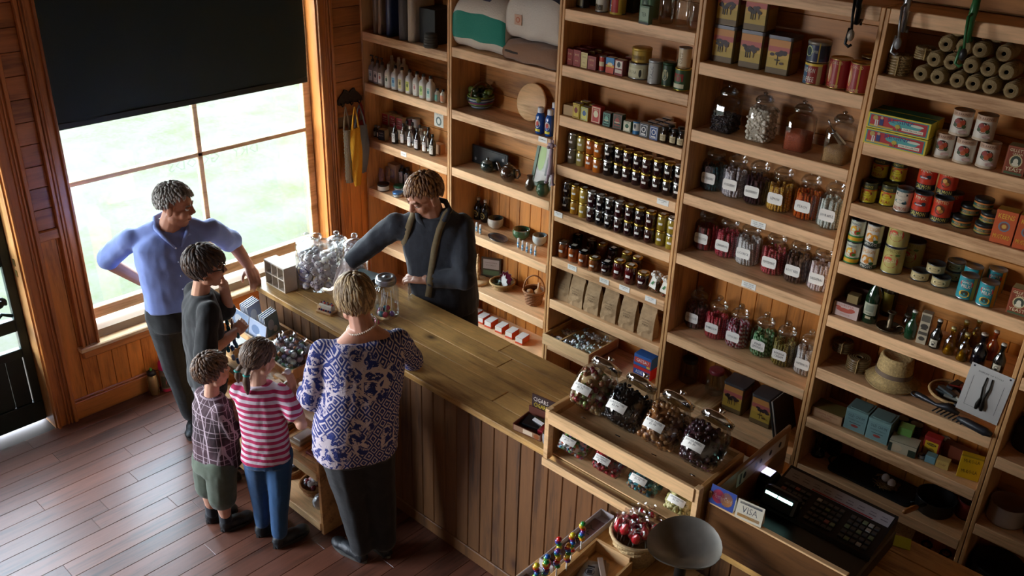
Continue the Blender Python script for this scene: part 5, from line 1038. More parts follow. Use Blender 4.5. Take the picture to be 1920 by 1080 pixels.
# ================= unit with jams (third from the window) =================
BRASS='#c2a14e'; SIL='#c4c6c4'; BLK='#26262a'
def rows3():
    # top shelf, cut by the picture edge
    z=2.56
    put((k_box,.055,.05,.13,'#2f2a22',(('r',-.02,.01,.02,.05,'#8c8466'),)),'spice_tin','small dark tin with a pale label on the top jam-unit shelf','tin',1089,15,z,.03)
    put((k_box,.05,.05,.12,'#3a2c1c',()),'cocoa_tin','dark brown tin standing behind the spice tin on the top shelf','tin',1106,11,z,.04,dx=.05)
    put((k_can,.037,.14,'#cfc8b6',(('r',-.03,.01,.03,.04,'#6b5a42'),('d',-.012,.03,.012,.014,'#3c3126'),('d',.014,.026,.010,.012,'#3c3126'))),'baking_powder_tin','white round tin with a brown farm picture, beside the salt canister','tin',1128,24,z,.037)
    put((k_can,.045,.16,'#c9a53c',(('r',-.055,.0,-.018,.16,'#2b4f94'),('r',-.012,.0,.03,.16,'#b02a26'),('t','SALT',-.035,.035,.05,.03,'#f2efe2'),('r',-.055,.0,.055,.012,'#cdb13e'))),'salt_canister','blue, red and yellow round canister of salt','canister',1158,29,z,.045)
    put((k_box,.07,.05,.15,'#26382c',()),'tea_tin','dark green tin in shadow behind the salt canister','tin',1187,25,z,.05,dx=.05)
    put((k_can,.055,.17,'#54785a',(('d',0,.08,.035,.05,'#86a283'),('d',0,.08,.02,.03,'#2f4f3a'))),'tobacco_tin','tall green round tin with a scrolled pattern','tin',1210,38,z,.055,dx=.03)
    put((k_box,.065,.035,.095,'#5f7d62',(('r',-.028,.018,.028,.085,'#93a78c'),('r',-.032,.0,.032,.012,'#20241f'),('t','TEA',0,.05,.03,.02,'#26382c'))),'tea_box','small pale green box in front of the tall green tin','box',1214,46,z,.02,dx=-.03)
    for i,(px,py) in enumerate(((1247,47),(1277,53),(1303,60))):
        put((k_bottle,((0,.001),(.036,.002),(.040,.008),(.040,.15),(.03,.17)),(.93,.94,.92),'#8a8c88',(.17,.185),.031),'empty_jar',ORD[i]+' clear empty glass jar from the window end, top jam-unit shelf','jar',px,py,z,.04,'empty glass jars on the top shelf')
    # boxes and tins
    z=2.241
    bx=[(1060,120,.052,.028,.092,'#8e2b22','#6c1f18','red'),(1076,124,.055,.03,.095,'#94302a','#701f1a','dark red'),(1092,127.5,.048,.03,.09,'#d6c487','#5c2018','cream'),(1112,132,.058,.04,.078,'#93362a','#601f18','brick red')]
    for i,(px,py,w,d,h,c,s,nm) in enumerate(bx):
        sp=(('r',-w*.38,h*.1,w*.38,h*.9,s if nm!='cream' else '#bfa55c'),('r',-w*.32,h*.14,w*.32,h*.86,c),('t','CLOVES' if i==0 else 'SPICE' if i==1 else 'GINGER' if i==2 else 'PEPPER',0,h*.7,w*.55,.010,'#d9b27a' if nm!='cream' else '#7a5a2a'),('t','WHOLE',0,h*.35,w*.4,.007,'#d9b27a' if nm!='cream' else '#7a5a2a'))
        put((k_box,w,d,h,c,sp,s,s),'spice_box',ORD[i]+' spice box of the front row, '+nm+', second jam-unit shelf','box',px,py,z,d/2,'spice boxes, front row',rd=w/2)
        for k in (1,2): put((k_box,w,d,h,c,sp,s,s),'spice_box',f'{nm} spice box in the {("second","third")[k-1]} row behind the {ORD[i]} front box','box',px+3*k,py,z,d/2,'spice boxes behind',dx=.055*k,rd=w/2,jit=.05)
    put((k_can,.021,.085,'#b8382c',(('r',-.02,.03,.02,.055,'#d9c8a0'),),'#b4b6b8'),'round_spice_tin','narrow red round tin with a silver lid beside the blue and orange box','tin',1129,135,z,.021)
    put((k_box,.056,.04,.088,'#c94a26',(('r',-.028,.05,.028,.088,'#2f7fb4'),('d',0,.05,.018,.012,'#e8d8a8'),('r',-.028,.036,.028,.044,'#d8b23a')),'#d8d8d4','#2a5f86'),'cereal_box','small blue and orange box with a bright metal top','box',1146,139,z,.022,rd=.03)
    put((k_box,.06,.04,.088,'#8d3b3a',(('r',-.024,.04,.024,.082,'#d8d0c0'),('d',0,.062,.012,.016,'#3a3a40'),('r',-.024,.014,.024,.034,'#cfc2b2')),'#cfcfca','#6e2826'),'powder_box','maroon and white box with an oval portrait, metal top','box',1165,144,z,.022,rd=.032)
    put((k_box,.06,.04,.088,'#8d3b3a',(),'#cfcfca','#6e2826'),'powder_box','maroon box directly behind the portrait box','box',1170,141,z,.022,dx=.06,rd=.032)
    s=put((k_can,.066,.085,'#b9b592',(('r',-.055,.012,.055,.06,'#cfcaa6'),('t','COCOA',-.012,.038,.06,.018,'#4a4a30'),('d',.04,.034,.008,.022,'#2a2a26'))),'cocoa_tin','wide cream round tin under the gold tin','tin',1197,150,z,.066)
    put((k_can,.055,.075,'#b3923a',(('r',-.045,.016,.045,.04,'#8a6a20'),('t','TOFFEE',0,.028,.06,.014,'#2e2410')),'#c2a24a','#c4a450'),'toffee_tin','gold round tin stacked on the wide cream tin','tin',1197,150,z,.066,dz=.089)
    put((k_can,.038,.125,'#a9a9a4',(('t','TALC',0,.06,.07,.018,'#55565c',1.57),),'#b4b6b8','#a4a6a8'),'talcum_tin','tall silver shaker tin with upright lettering','tin',1227,159.5,z,.038)
    put((k_can,.036,.125,'#1f3a26',(('d',0,.062,.02,.03,'#b8b088'),('d',0,.062,.013,.02,'#6c6a44')),'#a8985a','#24402a'),'coffee_tin','dark green round tin with a cream oval','tin',1250,163.5,z,.036)
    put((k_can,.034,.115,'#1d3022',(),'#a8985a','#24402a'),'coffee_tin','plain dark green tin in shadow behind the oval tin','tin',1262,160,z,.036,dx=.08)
    put((k_can,.044,.115,'#24482c',(('r',-.03,.05,.03,.09,'#7c2a22'),('r',-.036,.014,.036,.036,'#c8c6a8'),('d',0,.06,.02,.022,'#2f6a36')),'#c2b04a'),'syrup_tin','green and gold round tin beneath the cream tin','tin',1277,172,z,.044)
    put((k_can,.035,.105,'#c2b090',(('t','OATS',0,.05,.06,.02,'#7a5a3a',1.57),('r',-.03,.0,.03,.01,'#9a7a50')),'#a4a6a8'),'oat_tin','cream paper tin stacked on the green and gold tin','tin',1277,172,z,.044,dz=.119)
    # third shelf
    z=1.942
    for i in range(2): put((k_box,.075,.05,.062,'#b08e5c',(),'#bd9a66','#a58352'),'kraft_block','brown paper wrapped block '+('at the window end' if i==0 else 'in shadow behind the front one')+' of the matchbox shelf','packet',1062+4*i,216,z,.03,dx=.07*i,rd=.042,jit=.12)
    data=[(1082,222.5,.052,.088,'#c9b23a','#7a1f1c','OVAL','yellow box with a dark red oval',2),(1098,227.5,.056,.080,'#d4cf62','#4a6a9a','BLUE','pale yellow box with a small blue figure',2),(1119.5,232.5,.068,.100,'#b53a34','#d9cfae','ARCH','coral red box with an arched title',1),(1139.5,238.5,.056,.082,'#1f3a34','#6aa08a','TEAL','dark teal box with a silver top',1),(1159.5,243.5,.064,.088,'#274030','#8e3a2c','GREEN','dark green box with a red title',1),(1177.5,248.5,.05,.062,'#ded8bc','#2f5a3c','CREAM','small cream and green box',1)]
    for px,py,w,h,c,c2,t,nm,rows in data:
        sp=[('r',-w*.42,h*.06,w*.42,h*.94,c2),('r',-w*.36,h*.1,w*.36,h*.9,c),('d',0,h*.55,w*.26,h*.2,c2),('t','SOAP' if t in('BLUE','CREAM') else 'TEA' if t in('TEAL','GREEN') else 'MUSTARD' if t=='OVAL' else 'BAKING',0,h*.8,w*.5,.011,c2)]
        if t in ('TEAL','GREEN'): sp+=[('r',-w*.3,h*.22,w*.3,h*.30,c2),('r',-w*.3,h*.42,w*.3,h*.48,'#b9b090')]
        for k in range(rows): put((k_box,w,.036,h,c,tuple(sp),'#c9c7bd' if t!='ARCH' else c,c if t!='CREAM' else '#2f5a3c'),'grocery_box',nm+(', third jam-unit shelf' if k==0 else ', one row behind'),'box',px+3*k,py,z,.019,dx=.06*k,rd=w/2+.002)
    put((k_can,.023,.072,'#d9d6cc',(('r',-.03,.0,.03,.02,'#2f6c9c'),('d',0,.046,.008,.014,'#3b3b3f'),('r',-.03,.064,.03,.072,'#2f6c9c')),),'shaker_can','small white and blue round can next to the starch boxes','can',1193,253,z,.023)
    for i,(px,py,c) in enumerate(((1208.5,258.5,'#2a2f3c'),(1226.5,264,'#27457c'))):
        for k in range(4-i): put((k_box,.055,.036,.078,c,(('r',-.022,.008,.022,.070,'#d4d4d0'),('r',-.019,.011,.019,.067,c),('d',0,.044,.014,.016,'#d4d4d0'),('d',0,.044,.009,.011,c),('r',-.014,.014,.014,.022,'#d4d4d0')),'#c9c9c4','#b9b9b4'),'starch_box',('black' if i==0 else 'blue')+' and white starch box, '+('front of its file' if k==0 else ORD[k]+' behind the front one'),'box',px+4*k,py,z,.019,'starch boxes in two files',dx=.052*k,rd=.03,jit=.03)
    for i,(px,py) in enumerate(((1244,269.5),(1262,274),(1276,278))):
        for k in range(2): put((k_bottle,((0,.001),(.020,.001),(.023,.006),(.023,.058),(.016,.068),(.016,.078)),'#2a1a10','#1c1c1e',(.076,.09),.019,(('r',-.02,.014,.02,.05,'#c8b992'),('t','VANILLA',0,.038,.03,.008,'#5a3a20'),('t','PURE',0,.026,.02,.006,'#5a3a20')),.0236),'extract_jar',f'{ORD[i]} dark brown jar with cream label, '+('front row' if k==0 else 'second row')+' beside the starch boxes','jar',px+2*k,py,z,.023,'brown extract jars',dx=.052*k)
    # jam shelves
    A=[(1063,305,'#6b6250',SIL,'grey brown'),(1080,310.5,'#a89a56',BRASS,'pale honey'),(1097.5,316.5,'#a8561c',BRASS,'orange'),(1114,324,'#b0601a',BRASS,'deep orange'),(1134,329.5,'#120c10',SIL,'black'),(1152,334.5,'#150d12',BRASS,'black'),(1170,342,'#2a0f16',BRASS,'dark plum'),(1188,348,'#200c12',BRASS,'plum'),(1207.5,356,'#2e0d12',BRASS,'dark berry'),(1228,361.5,'#240b10',BRASS,'berry'),(1248,368,'#190a0c',BRASS,'nearly black'),(1263,373,'#140a0c',SIL,'nearly black')]
    B=[(1053,394,'#1a0c14',SIL,'dark plum'),(1069,400.5,'#a8771e',BRASS,'amber'),(1085,407,'#a88a34',BRASS,'honey'),(1101,415,'#2a0c14',SIL,'dark berry'),(1118,422,'#0f0b10',SIL,'black'),(1135,429,'#120c0e',SIL,'black'),(1154,436,'#2c0e12',SIL,'red brown'),(1173,442.5,'#260b10',BRASS,'dark red'),(1193,449.5,'#220c12',BRASS,'dark red'),(1213.5,456.5,'#32100f',BRASS,'russet'),(1234,461.5,'#8a7420',BRASS,'olive yellow'),(1251,468,'#94802c',SIL,'olive yellow')]
    for nm,L,z,pp in (('upper',A,1.632,0),('middle',B,1.324,1)):
        for i,(px,py,c,l,cn) in enumerate(L):
            for k in range(2): put((k_jam,c,l if k else (l if l==BRASS else SIL),1.02,pp if k else 0),'jam_jar',f'{ORD[i]} jar from the window end, {"top" if k else "bottom"} layer, {nm} jam shelf, {cn}','jar',px,py,z,.033,f'{cn} jam jars' ,dz=.0965*k,jit=.25)
            if i%2==0 and 0<i<11:
                put((k_jam,'#1c0c10' if i>3 else c,l,1.02,pp),'jam_jar',f'jam jar behind the {ORD[i]} column of the {nm} jam shelf','jar',px+4,py,z,.031,'jam jars behind',dx=.09)
    C=[(1048,481,'#9a4f18',SIL,1.16,'amber marmalade'),(1067.5,489.5,'#9a4a18',BLK,1.16,'orange marmalade'),(1086.5,498.5,'#8e4416',BLK,1.1,'orange chutney'),(1103.5,506,'#8a4a1a',BRASS,.95,'short amber'),(1124,513,'#2a0d0c',BLK,.92,'short dark red'),(1144.5,520,'#4a0e10',BRASS,1.35,'tall ruby red'),(1163.5,528,'#4c0c10',BRASS,1.35,'tall cherry red'),(1183.5,535,'#300a0e',BRASS,1.1,'stout dark red')]
    for i,(px,py,c,l,t,cn) in enumerate(C): put((k_jam,c,l,t,1),'preserve_jar',f'{cn} preserve jar, {ORD[i]} in the front row, lowest jam shelf','jar',px,py,1.01,.033,'preserve jars',jit=.2,sc=(1.15,1.15,1))
    for i,(px,c,l) in enumerate(((1060,'#2a1418',BLK),(1090,'#3a2010',SIL),(1110,'#7a4a20',BRASS),(1130,'#2a100e',BLK),(1155,'#6e5a20',BRASS),(1175,'#3a1a14',BRASS))): put((k_jam,c,l,1.12,1),'preserve_jar',f'{ORD[i]} preserve jar of the back row, lowest jam shelf','jar',px,478+i*9,1.01,.033,'preserve jars behind',dx=.1)
    for i,(px,py) in enumerate(((1214,545),(1236,555))): put((k_sack,i),'gift_jar',('nearer the window' if i==0 else 'farther from the window')+', jar of dried mix with a folded white cloth tag','jar',px,py,1.01,.034)
    for i,(px,py) in enumerate(((1046,563),(1077,577),(1108,591),(1140,606),(1174,621),(1208,638))): put((k_paperbag,),'paper_bag',ORD[i]+' brown paper bag of pancake mix from the window end, leaning back','bag',px,py,.704,.03,'brown paper bags of mix',rd=.035,dx=.02,tilt=(0,.0),jit=R_.uniform(-.05,.12),sc=(1.12,1,1.08))
def k_sack(i):
    rr=random.Random(i); m=MB().lathe([(0,.001),(.030,.002),(.032,.02),(.032,.055),(.024,.075)],14); s=MB(); blobs(s,60,lambda:(lambda a:(.031*math.cos(a),.031*math.sin(a),rr.uniform(.01,.06)))(rr.random()*2*PI),.006,3,rr,5)
    t=MB(); 
    for k in range(9): a=k*2*PI/9; t.tube([(.022*math.cos(a),.022*math.sin(a),.07),(.014*math.cos(a),.014*math.sin(a),.085),(.028*math.cos(a),.028*math.sin(a),.112+.01*rr.random())],[.009,.006,.012],5)
    g=MB().add([(-.028,-.036,.035),(.026,-.04,.03),(.022,-.028,.095),(-.012,-.026,.1)],[(0,1,2,3)]); g.add([(-.012,-.0375,.06),(.0,-.0385,.052),(.012,-.037,.075),(.004,-.035,.08)],[(0,1,2,3)],1)
    return [('jar',m,mat('#5a4028',.2,coat=1)),('beans',s,[col('#6e4a2c'),col('#8e3a24'),col('#3c4a24')],None,'stuff'),('cloth_top',t,mat('#d8d4cc',.8)),('tag',g,[PAPER,mat('#3a7a48',.7)])]
rows3()
# tray of sweets on the lower jam-unit shelf
def tray():
    z=.386; a=onx(1017,633,XF-.055); b=onx(1105,682,XF-.055); y0,y1=min(a[1],b[1]),max(a[1],b[1]); y1=min(y1,BY[2]-.03); cx=(XF+.09); Ly=(y1-y0)/2; yc=(y0+y1)/2
    zt=a[2]; z0=zt-.075
    t=thing('sweet_tray','open pine tray of wrapped sweets jutting from the lower jam-unit shelf','tray',(cx,yc,z+.002))
    h0=max(z0-z,.012); 
    def P(n,mb,mt): return mb.make(n,mt,t)
    P('riser',MB().box(-.09,-Ly+.01,0,.14,Ly-.01,h0),W_SIDE)
    P('base',MB().box(-.145,-Ly,h0,.16,Ly,h0+.012),W_LIGHT)
    P('front_rail',MB().box(-.155,-Ly,h0,-.14,Ly,h0+.075,0,.002),W_LIGHT); P('back_rail',MB().box(.145,-Ly,h0,.16,Ly,h0+.075),W_LIGHT)
    for s in (-1,1): P('end_rail',MB().box(-.14,s*Ly-(.012 if s>0 else 0),h0,.145,s*Ly+(.012 if s<0 else 0),h0+.075,0,.002),W_LIGHTX)
    P('divider',MB().box(-.14,Ly*.28,h0+.012,.145,Ly*.28+.01,h0+.07),W_LIGHTX)
    zz=z+.002+h0+.014; rr=random.Random(9)
    WR=[mat(c,.2,coat=.8) for c in ('#d9dde0','#c9d6d0','#b9c4cc','#e6e4ea')]
    for i in range(46):
        m=MB(); yy=yc-Ly+.03+rr.random()*(Ly*1.18); xx=cx-.12+rr.random()*.24; hh=zz+.012+rr.random()*.05
        if i<1: base=MB()
        m.ball((0,0,.012),(.015,.014,.012),8); m.tube([(-.014,0,.012),(-.021,0,.013),(-.03,.003,.016)],[.004,.002,.008],5); m.tube([(.014,0,.012),(.021,0,.013),(.03,-.003,.014)],[.004,.002,.008],5)
        o=spawn((k_wrapped,i%4),'wrapped_sweet','silver wrapped round sweet heaped in the pine tray','sweet',(xx,yy,hh-.012+.012*0),rr.random()*6,'silver sweets in the pine tray',tilt=(rr.uniform(-.5,.5),rr.uniform(-.5,.5)))
    for i,(dx,dy,r) in enumerate(((-.07,.62,.4),(.03,.74,.2),(.07,.52,.5))):
        spawn((k_fabricbag,i),'candy_bag',('front','middle','rear')[i]+' printed bag of sweets in the tray compartment by the window side','bag',(cx+dx,yc+Ly*dy,zz),1.2+r,'printed bags of sweets',sc=.72)
def k_wrapped(i,c=None):
    m=MB(); m.ball((0,0,.012),(.015,.014,.012),8); m.tube([(-.014,0,.012),(-.021,0,.013),(-.03,.003,.016)],[.004,.002,.008],5); m.tube([(.014,0,.012),(.021,0,.013),(.03,-.003,.014)],[.004,.002,.008],5)
    return [('wrapped_sweet',m,mat(c or ('#d9dde0','#c3d2ca','#b4bfc8','#e6e4ea')[i],.18,coat=.8))]
def k_fabricbag(i):
    rr=random.Random(i+4); m=MB().ball((0,0,.022),(.06,.032,.022),12); m.tube([(.055,0,.022),(.068,0,.026),(.088,.004,.03)],[.016,.007,.02],7)
    d=MB()
    for k in range(26):
        a,b=rr.uniform(0,2*PI),rr.uniform(.1,1.3); d.ball((.060*math.cos(a)*math.cos(b)*.98,.032*math.sin(a)*math.cos(b),.022+.0215*math.sin(b)),(.007,.006,.0025),6,k%4)
    return [('bag',m,mat('#dcd9dc',.3,coat=.5)),('print',d,[col('#a23a5e'),col('#3a5aa0'),col('#3e8a54'),col('#c8a83a')])]
tray()
for k,(c,c2,t,dz,nm) in enumerate((('#c8282a','#2450a0','ASSIETTE',0,'red and blue carton of sweets at the bottom of the pair'),('#2f62ac','#c8463a','GATEAU',.082,'blue carton of sweets lying on the red carton'))):
    put((k_box,.13,.10,.078,c,(('r',-.06,.02,.06,.058,c2),('t',t,0,.04,.09,.022,'#eef0f4'),('d',.045,.012,.015,.008,'#e0b83a')),c if k else '#b02226',c),'sweet_carton',nm,'box',1209,712,.386,.05,dz=dz,rd=.07,jit=.02)
put((k_box,.17,.13,.05,'#ddd2ac',(),'#2a2420','#d8ccaa'),'account_book','thick dark covered book with cream pages under the pine tray','book',1049,690,.05,.09,dz=.0,rd=.12,jit=.1)
def k_board():
    return [("cutting_board",MB().box(-.17,-.12,0,.17,.12,.02,0,.006),W_LIGHT)]
def k_folder():
    m=MB().at((0,0,0),ry=-.28); m.box(-.012,-.11,.005,.0,.11,.25,0,.002); m.box(.012,-.11,.005,.016,.11,.25); p=MB().at((0,0,0),ry=-.28); p.box(.0,-.106,.008,.012,.106,.245)
    return [("cover",m,mat("#141416",.5)),("pages",p,PAPER)]
# ================= unit with candy jars =================
z=2.422
HT=[(1359,118,0,1),(1412,129.5,0,3),(1463,141,0,2),(1359,118,.187,5),(1412,129.5,.187,7)]
for i,(px,py,dz,art) in enumerate(HT):
    put((k_tin,.128,.12,.184,art),'picture_tin',('bottom tin nearest the window, horses at sunset','second bottom tin, horses at sunset','third bottom tin, a lone figure at sunset','upper tin nearest the window, dark horses at sunset','second upper tin, bright horses at sunset')[i]+' picture','tin',px,py,z,.06,'square sunset picture tins',dz=dz,rd=.07,jit=.05)
put((k_can,.053,.10,'#8e2a26',(('r',-.05,.0,-.02,.10,'#3a5a78'),('r',.03,.0,.05,.1,'#b8a878'),('t','CARDBON',-.02,.066,.075,.022,'#e8e0d0'),('t','COFFEE',-.02,.024,.075,.024,'#e8e0d0'),('r',-.05,.088,.05,.098,'#d8b83c')),'#b09a5a'),'coffee_can','short red coffee can beneath the navy blue coffee can','can',1521,161.5,z,.053)
put((k_can,.054,.092,'#1d2a4c',(('d',-.032,.05,.022,.026,'#b9c08a'),('d',-.032,.05,.017,.02,'#1d3a3c'),('t','COFFEE',.0,.05,.03,.012,'#b9b9a8'),('r',.018,.0,.024,.092,'#b09444'),('r',.03,.02,.05,.08,'#141c30')),'#a8a294','#8e8a80'),'coffee_can','navy blue coffee can with a round badge, stacked on the red can','can',1521,161.5,z,.053,dz=.104)
for i,(px,py) in enumerate(((1571,169),(1603,177))):
    put((k_can,.052,.138,'#9a1d22',(('r',.012,.004,.02,.132,'#c2963c'),('d',-.03,.07,.012,.045,'#c98a5a'),('d',-.034,.07,.006,.03,'#e0c8a0'),('t','& CO LTD',-.005,.12,.07,.013,'#dcc08a'),('t','COFFEE',-.005,.014,.06,.013,'#dcc08a')),'#b8985a'),'coffee_can',('red and gold coffee can beside the stacked cans','red and gold coffee can against the unit side')[i],'can',px,py,z,.052)
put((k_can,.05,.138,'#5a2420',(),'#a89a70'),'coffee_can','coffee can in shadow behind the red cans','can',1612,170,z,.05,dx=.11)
z=2.064
for i,(px,py,c,c2,lv,g,nm) in enumerate(((1357,252,'#1c1418','#2c2024',.52,.0062,'dark beans half way up'),(1422,269,'#cfc4b2','#e2dacb',.97,.0088,'white beans to the brim'),(1493,287,'#a8502e','#b8603a',.55,.002,'orange lentils half full'),(1566,310,'#b08a5a','#c8a878',.42,.004,'golden grain and a scoop'))):
    j=put((k_sqjar,c,c2,lv,0,g),'storage_jar','square glass jar with knobbed lid holding '+nm,'jar',px,py,z,.062,'square storage jars',jit=.02,rd=.064)
    if i==3:
        p=j.location; s=spawn((k_scoop,),'grain_scoop','steel scoop standing in the grain inside the square jar','scoop',(p.x-.012,p.y+.006,p.z+.125),1.0,tilt=(.85,.25))
CJ=[(1.703,[(1336,361,'#1a3038','#0e1820','#235058','BLUEBERRY'),(1373,373,'#d4ccd4','#2a1a2c','#efeaf0','HUCKLEBERRY'),(1412.5,386,'#2a161e','#160c14','#4a2c34','RASPBERRY'),(1457.5,400,'#d8a81e','#efe6cc','#c88e14','LEMON'),(1508,415,'#c8421e','#e0b436','#c2501c','PEACH'),(1553,432,'#d8e0d8','#1e5a38','#eaf0ea','SOUR APPLE')]),
(1.34,[(1318,471,'#8e1e24','#5a1418','#a83a38','BUTTERSCOTCH'),(1357.5,485,'#b8243c','#e8b4ba','#a81c32','CINNAMON'),(1398.5,500.5,'#e2dede','#1e1a1e','#efefef','LICORICE'),(1446,518,'#c43e48','#ecd4d4','#b02e3a','PEPPERMINT'),(1491.5,534.5,'#4a302a','#2c1c1a','#7a5e54','ROOT BEER'),(1531,548.5,'#e8dada','#b23444','#f0e8e8','SASSAFRAS')]),
(.825,[(1303,619,'#4a2024','#2e161a','#7a4a48','CHOCOLATE'),(1339.5,638.5,'#b81428','#e0a4ac','#c01c30','BUBBLEGUM'),(1378.5,655,'#a4243c','#5a3a6a','#d8c4cc','COTTON CANDY'),(1426,672,'#1e6a2c','#2c8a3e','#a8d0a8','PINK\nLEMONADE'),(1467.5,691,'#8a7a2c','#d8cc8c','#746420','BANANA\nCREAM'),(1502,705,'#d8d0cc','#3c1c1c','#e6dedc','WATERMELON')])]
cc={'BLUEBERRY':'dark teal','HUCKLEBERRY':'purple and white','RASPBERRY':'dark purple','LEMON':'yellow','PEACH':'orange and yellow','SOUR APPLE':'green and white','BUTTERSCOTCH':'dark red','CINNAMON':'hot pink','LICORICE':'black and white','PEPPERMINT':'pink and white','ROOT BEER':'brown','SASSAFRAS':'red and white','CHOCOLATE':'maroon','BUBBLEGUM':'bright red','COTTON CANDY':'crimson and violet','PINK\nLEMONADE':'green','BANANA\nCREAM':'olive yellow','WATERMELON':'maroon and white'}
for z,L in CJ:
    for i,(px,py,a,b,c,t) in enumerate(L):
        put((k_candyjar,a,b,c,t,.66+.03*(i%3)),'candy_jar',f'{cc[t]} candy stick jar, {ORD[i]} from the window end, {("upper","middle","lowest")[[1.703,1.34,.825].index(z)]} candy shelf','jar',px,py,z,.06,'glass jars of candy sticks',jit=.06,sc=(1.06,1.06,1.06))
# shelf of odds below
z=.40
put((k_board,),'cutting_board','plain wooden board lying under two clear jars','board',1262,772,z,.12,rd=.13,jit=.0)
for i,(px,py) in enumerate(((1290,725),(1345,745))): put((k_bottle,((0,.001),(.05,.002),(.056,.01),(.056,.11),(.045,.13),(.045,.145)),(.9,.92,.9),'#3a3a3c' if i==0 else '#9a3a44',(.14,.165),.047),'storage_jar',('clear jar with a dark lid on the wooden board','clear jar with a red checked lid on the wooden board')[i],'jar',px,py,z,.056,dz=.022)
for i,(px,py) in enumerate(((1377,763),(1441,794))): put((k_tin,.135,.13,.19,9+i),'picture_tin',('sunset picture tin on the low shelf beside the board','sunset picture tin on the low shelf beside the black folder')[i],'tin',px,py,z,.065,rd=.075,jit=.05)
put((k_folder,),'black_folder','black folder with white page edges leaning against the shelf side','folder',1468,818,z,.04,rd=.05,jit=0)
def _ticket(px,py,w,lines,i):
    x,y,zz=onx(px,py,XF); m=MB(); m.box(-w/2,-.0015,-.017,w/2,0,.017,0); 
    for k,l in enumerate(lines): m.text(l,0,.008-.010*k if len(lines)>1 else 0,w*.75,.006,.0022,1)
    m.make('shelf_ticket',[WHITE,INK],label=i,cat='price ticket',group='white price tickets on shelf edges',loc=(XF-.0005,y,zz),rz=-PI/2)
for px,py,w,l,i in ((1422,421,.085,('OLD TIME','CANDY STICKS','3 FOR $1'),'below the lemon candy jar'),(1404,535,.085,('OLD TIME','CANDY STICKS','3 FOR $1'),'below the peppermint candy jar'),(1243,379,.078,('STRAWBERRY','JAM'),'under the end of the upper jam shelf'),(1047,402,.066,('PEACH','JAM'),'at the window end of the middle jam shelf'),(1073,502,.072,('MARMALADE','JELLY $5.99'),'under the marmalade jars'),(1133,527,.072,('CHUTNEY','JELLY $5.99'),'under the short dark red jar'),(1171,541,.076,('PRESERVES','JELLY'),'under the tall red jars'),(1220,562,.078,('GIFT JARS','$9.99'),'under the cloth topped gift jars'),(1018,262,.07,('BUBBLES',),'under the blue bottles'),(757,289,.06,('SYRUP',),'under the syrup bottles')):
    _ticket(px,py,w,l,'white price ticket on the shelf edge '+i)
# ================= unit with tins (fifth) and the dark corner unit =================
z=2.529
put((k_rope,.052,.085,'#b3986a',7,.0065),'rope_coil','larger coil of pale rope under the smaller coil','rope',1687,145,z,.052)
put((k_rope,.045,.05,'#b79d70',5,.0055),'rope_coil','smaller coil of pale rope stacked on the larger coil','rope',1689,146,z,.052,dz=.088,rd=.046)
TW=[(472,435),(572,460),(678,483),(778,500),(882,520),(1005,540),(550,360),(645,385),(755,410),(860,425),(970,450),(615,285),(717,312),(815,335),(948,360),(680,220),(905,268)]
for i,(a,b) in enumerate(TW):
    x,y,zz=onx(1580+a*.3148,b*.3148,XF+.02); row=0 if i<6 else 1 if i<11 else 2 if i<15 else 3
    zz=z+.002+(0,.0705,.141,.2115)[row]; y0=onx(1580+a*.3148,b*.3148,XF+.02)[1]
    if i<6: ys=y0
    spawn((k_twine,),'twine_ball',('bottom','second','third','topmost')[row]+' layer ball of jute twine, '+ORD[[i,i-6,i-11,i-15][row]]+' from the rope coils','twine',(XF+.085,max(y0,BY[5]+.065),zz),-PI/2+R_.uniform(-.06,.06),'balls of jute twine',sc=(.88,1.12,.88))
# macaroni boxes
z=2.219
def k_macaroni():
    sp=(('r',-.14,.002,.14,.07,'#d9c63a'),('r',-.134,.006,.134,.066,'#2f8a8c'),('r',-.128,.010,.128,.062,'#b3262c'),('d',.03,.04,.075,.016,'#4fa6a4'),('r',-.128,.010,-.02,.018,'#c9a83a'),('t','REGINA',.012,.052,.12,.018,'#2a2f7a'),('r',.02,.016,.115,.03,'#e8e2cc'),('t','STAR MACARONI',.067,.023,.085,.008,'#3a2a24'),
        ('d',-.105,.05,.012,.012,'#b89a50'),('r',-.085,.02,-.067,.05,'#24316e'),('r',-.105,.014,-.09,.042,'#d8d4cc'),('d',-.076,.055,.007,.007,'#c49a78'),('r',-.099,.016,-.096,.04,'#b3262c'),('d',0,.03,.012,.010,'#b8a83c'),('r',-.003,.012,.003,.024,'#8a7a2c'),('d',.085,.048,.03,.006,'#cfd8c4'))
    ps=k_box(.285,.075,.072,'#d9c63a',sp,'#3a8a6a','#d4bf3a'); m=MB(); m.front(-.028,.008,.028,.064,.0,0)
    return ps
for k in range(2):
    for r in range(3 if k==0 else 2): put((k_macaroni,),'macaroni_box',('lower' if k==0 else 'upper')+' red and yellow macaroni box '+('in front' if r==0 else 'behind, '+ORD[r]+' back')+' on the second tin-unit shelf','box',1662,276,z,.038,'macaroni boxes',dz=.0745*k,dx=.079*r-.012,jit=.02,rd=.036) if .079*r<.2 else 0
WT=(('r',-.05,.085,.05,.108,'#c2a084'),('t','DR BAKING',0,.096,.07,.010,'#5a2a24'),('d',0,.056,.026,.024,'#2f2018'),('d',-.01,.064,.012,.012,'#8e2e24'),('d',.012,.06,.011,.012,'#a8452c'),('d',.0,.048,.012,.011,'#b3552e'),('d',-.018,.046,.009,.008,'#3c4a26'),('d',.02,.042,.009,.008,'#40522a'),('r',-.05,.0,.05,.010,'#c9b59a'),('d',.02,.02,.02,.008,'#d8b8b0'))
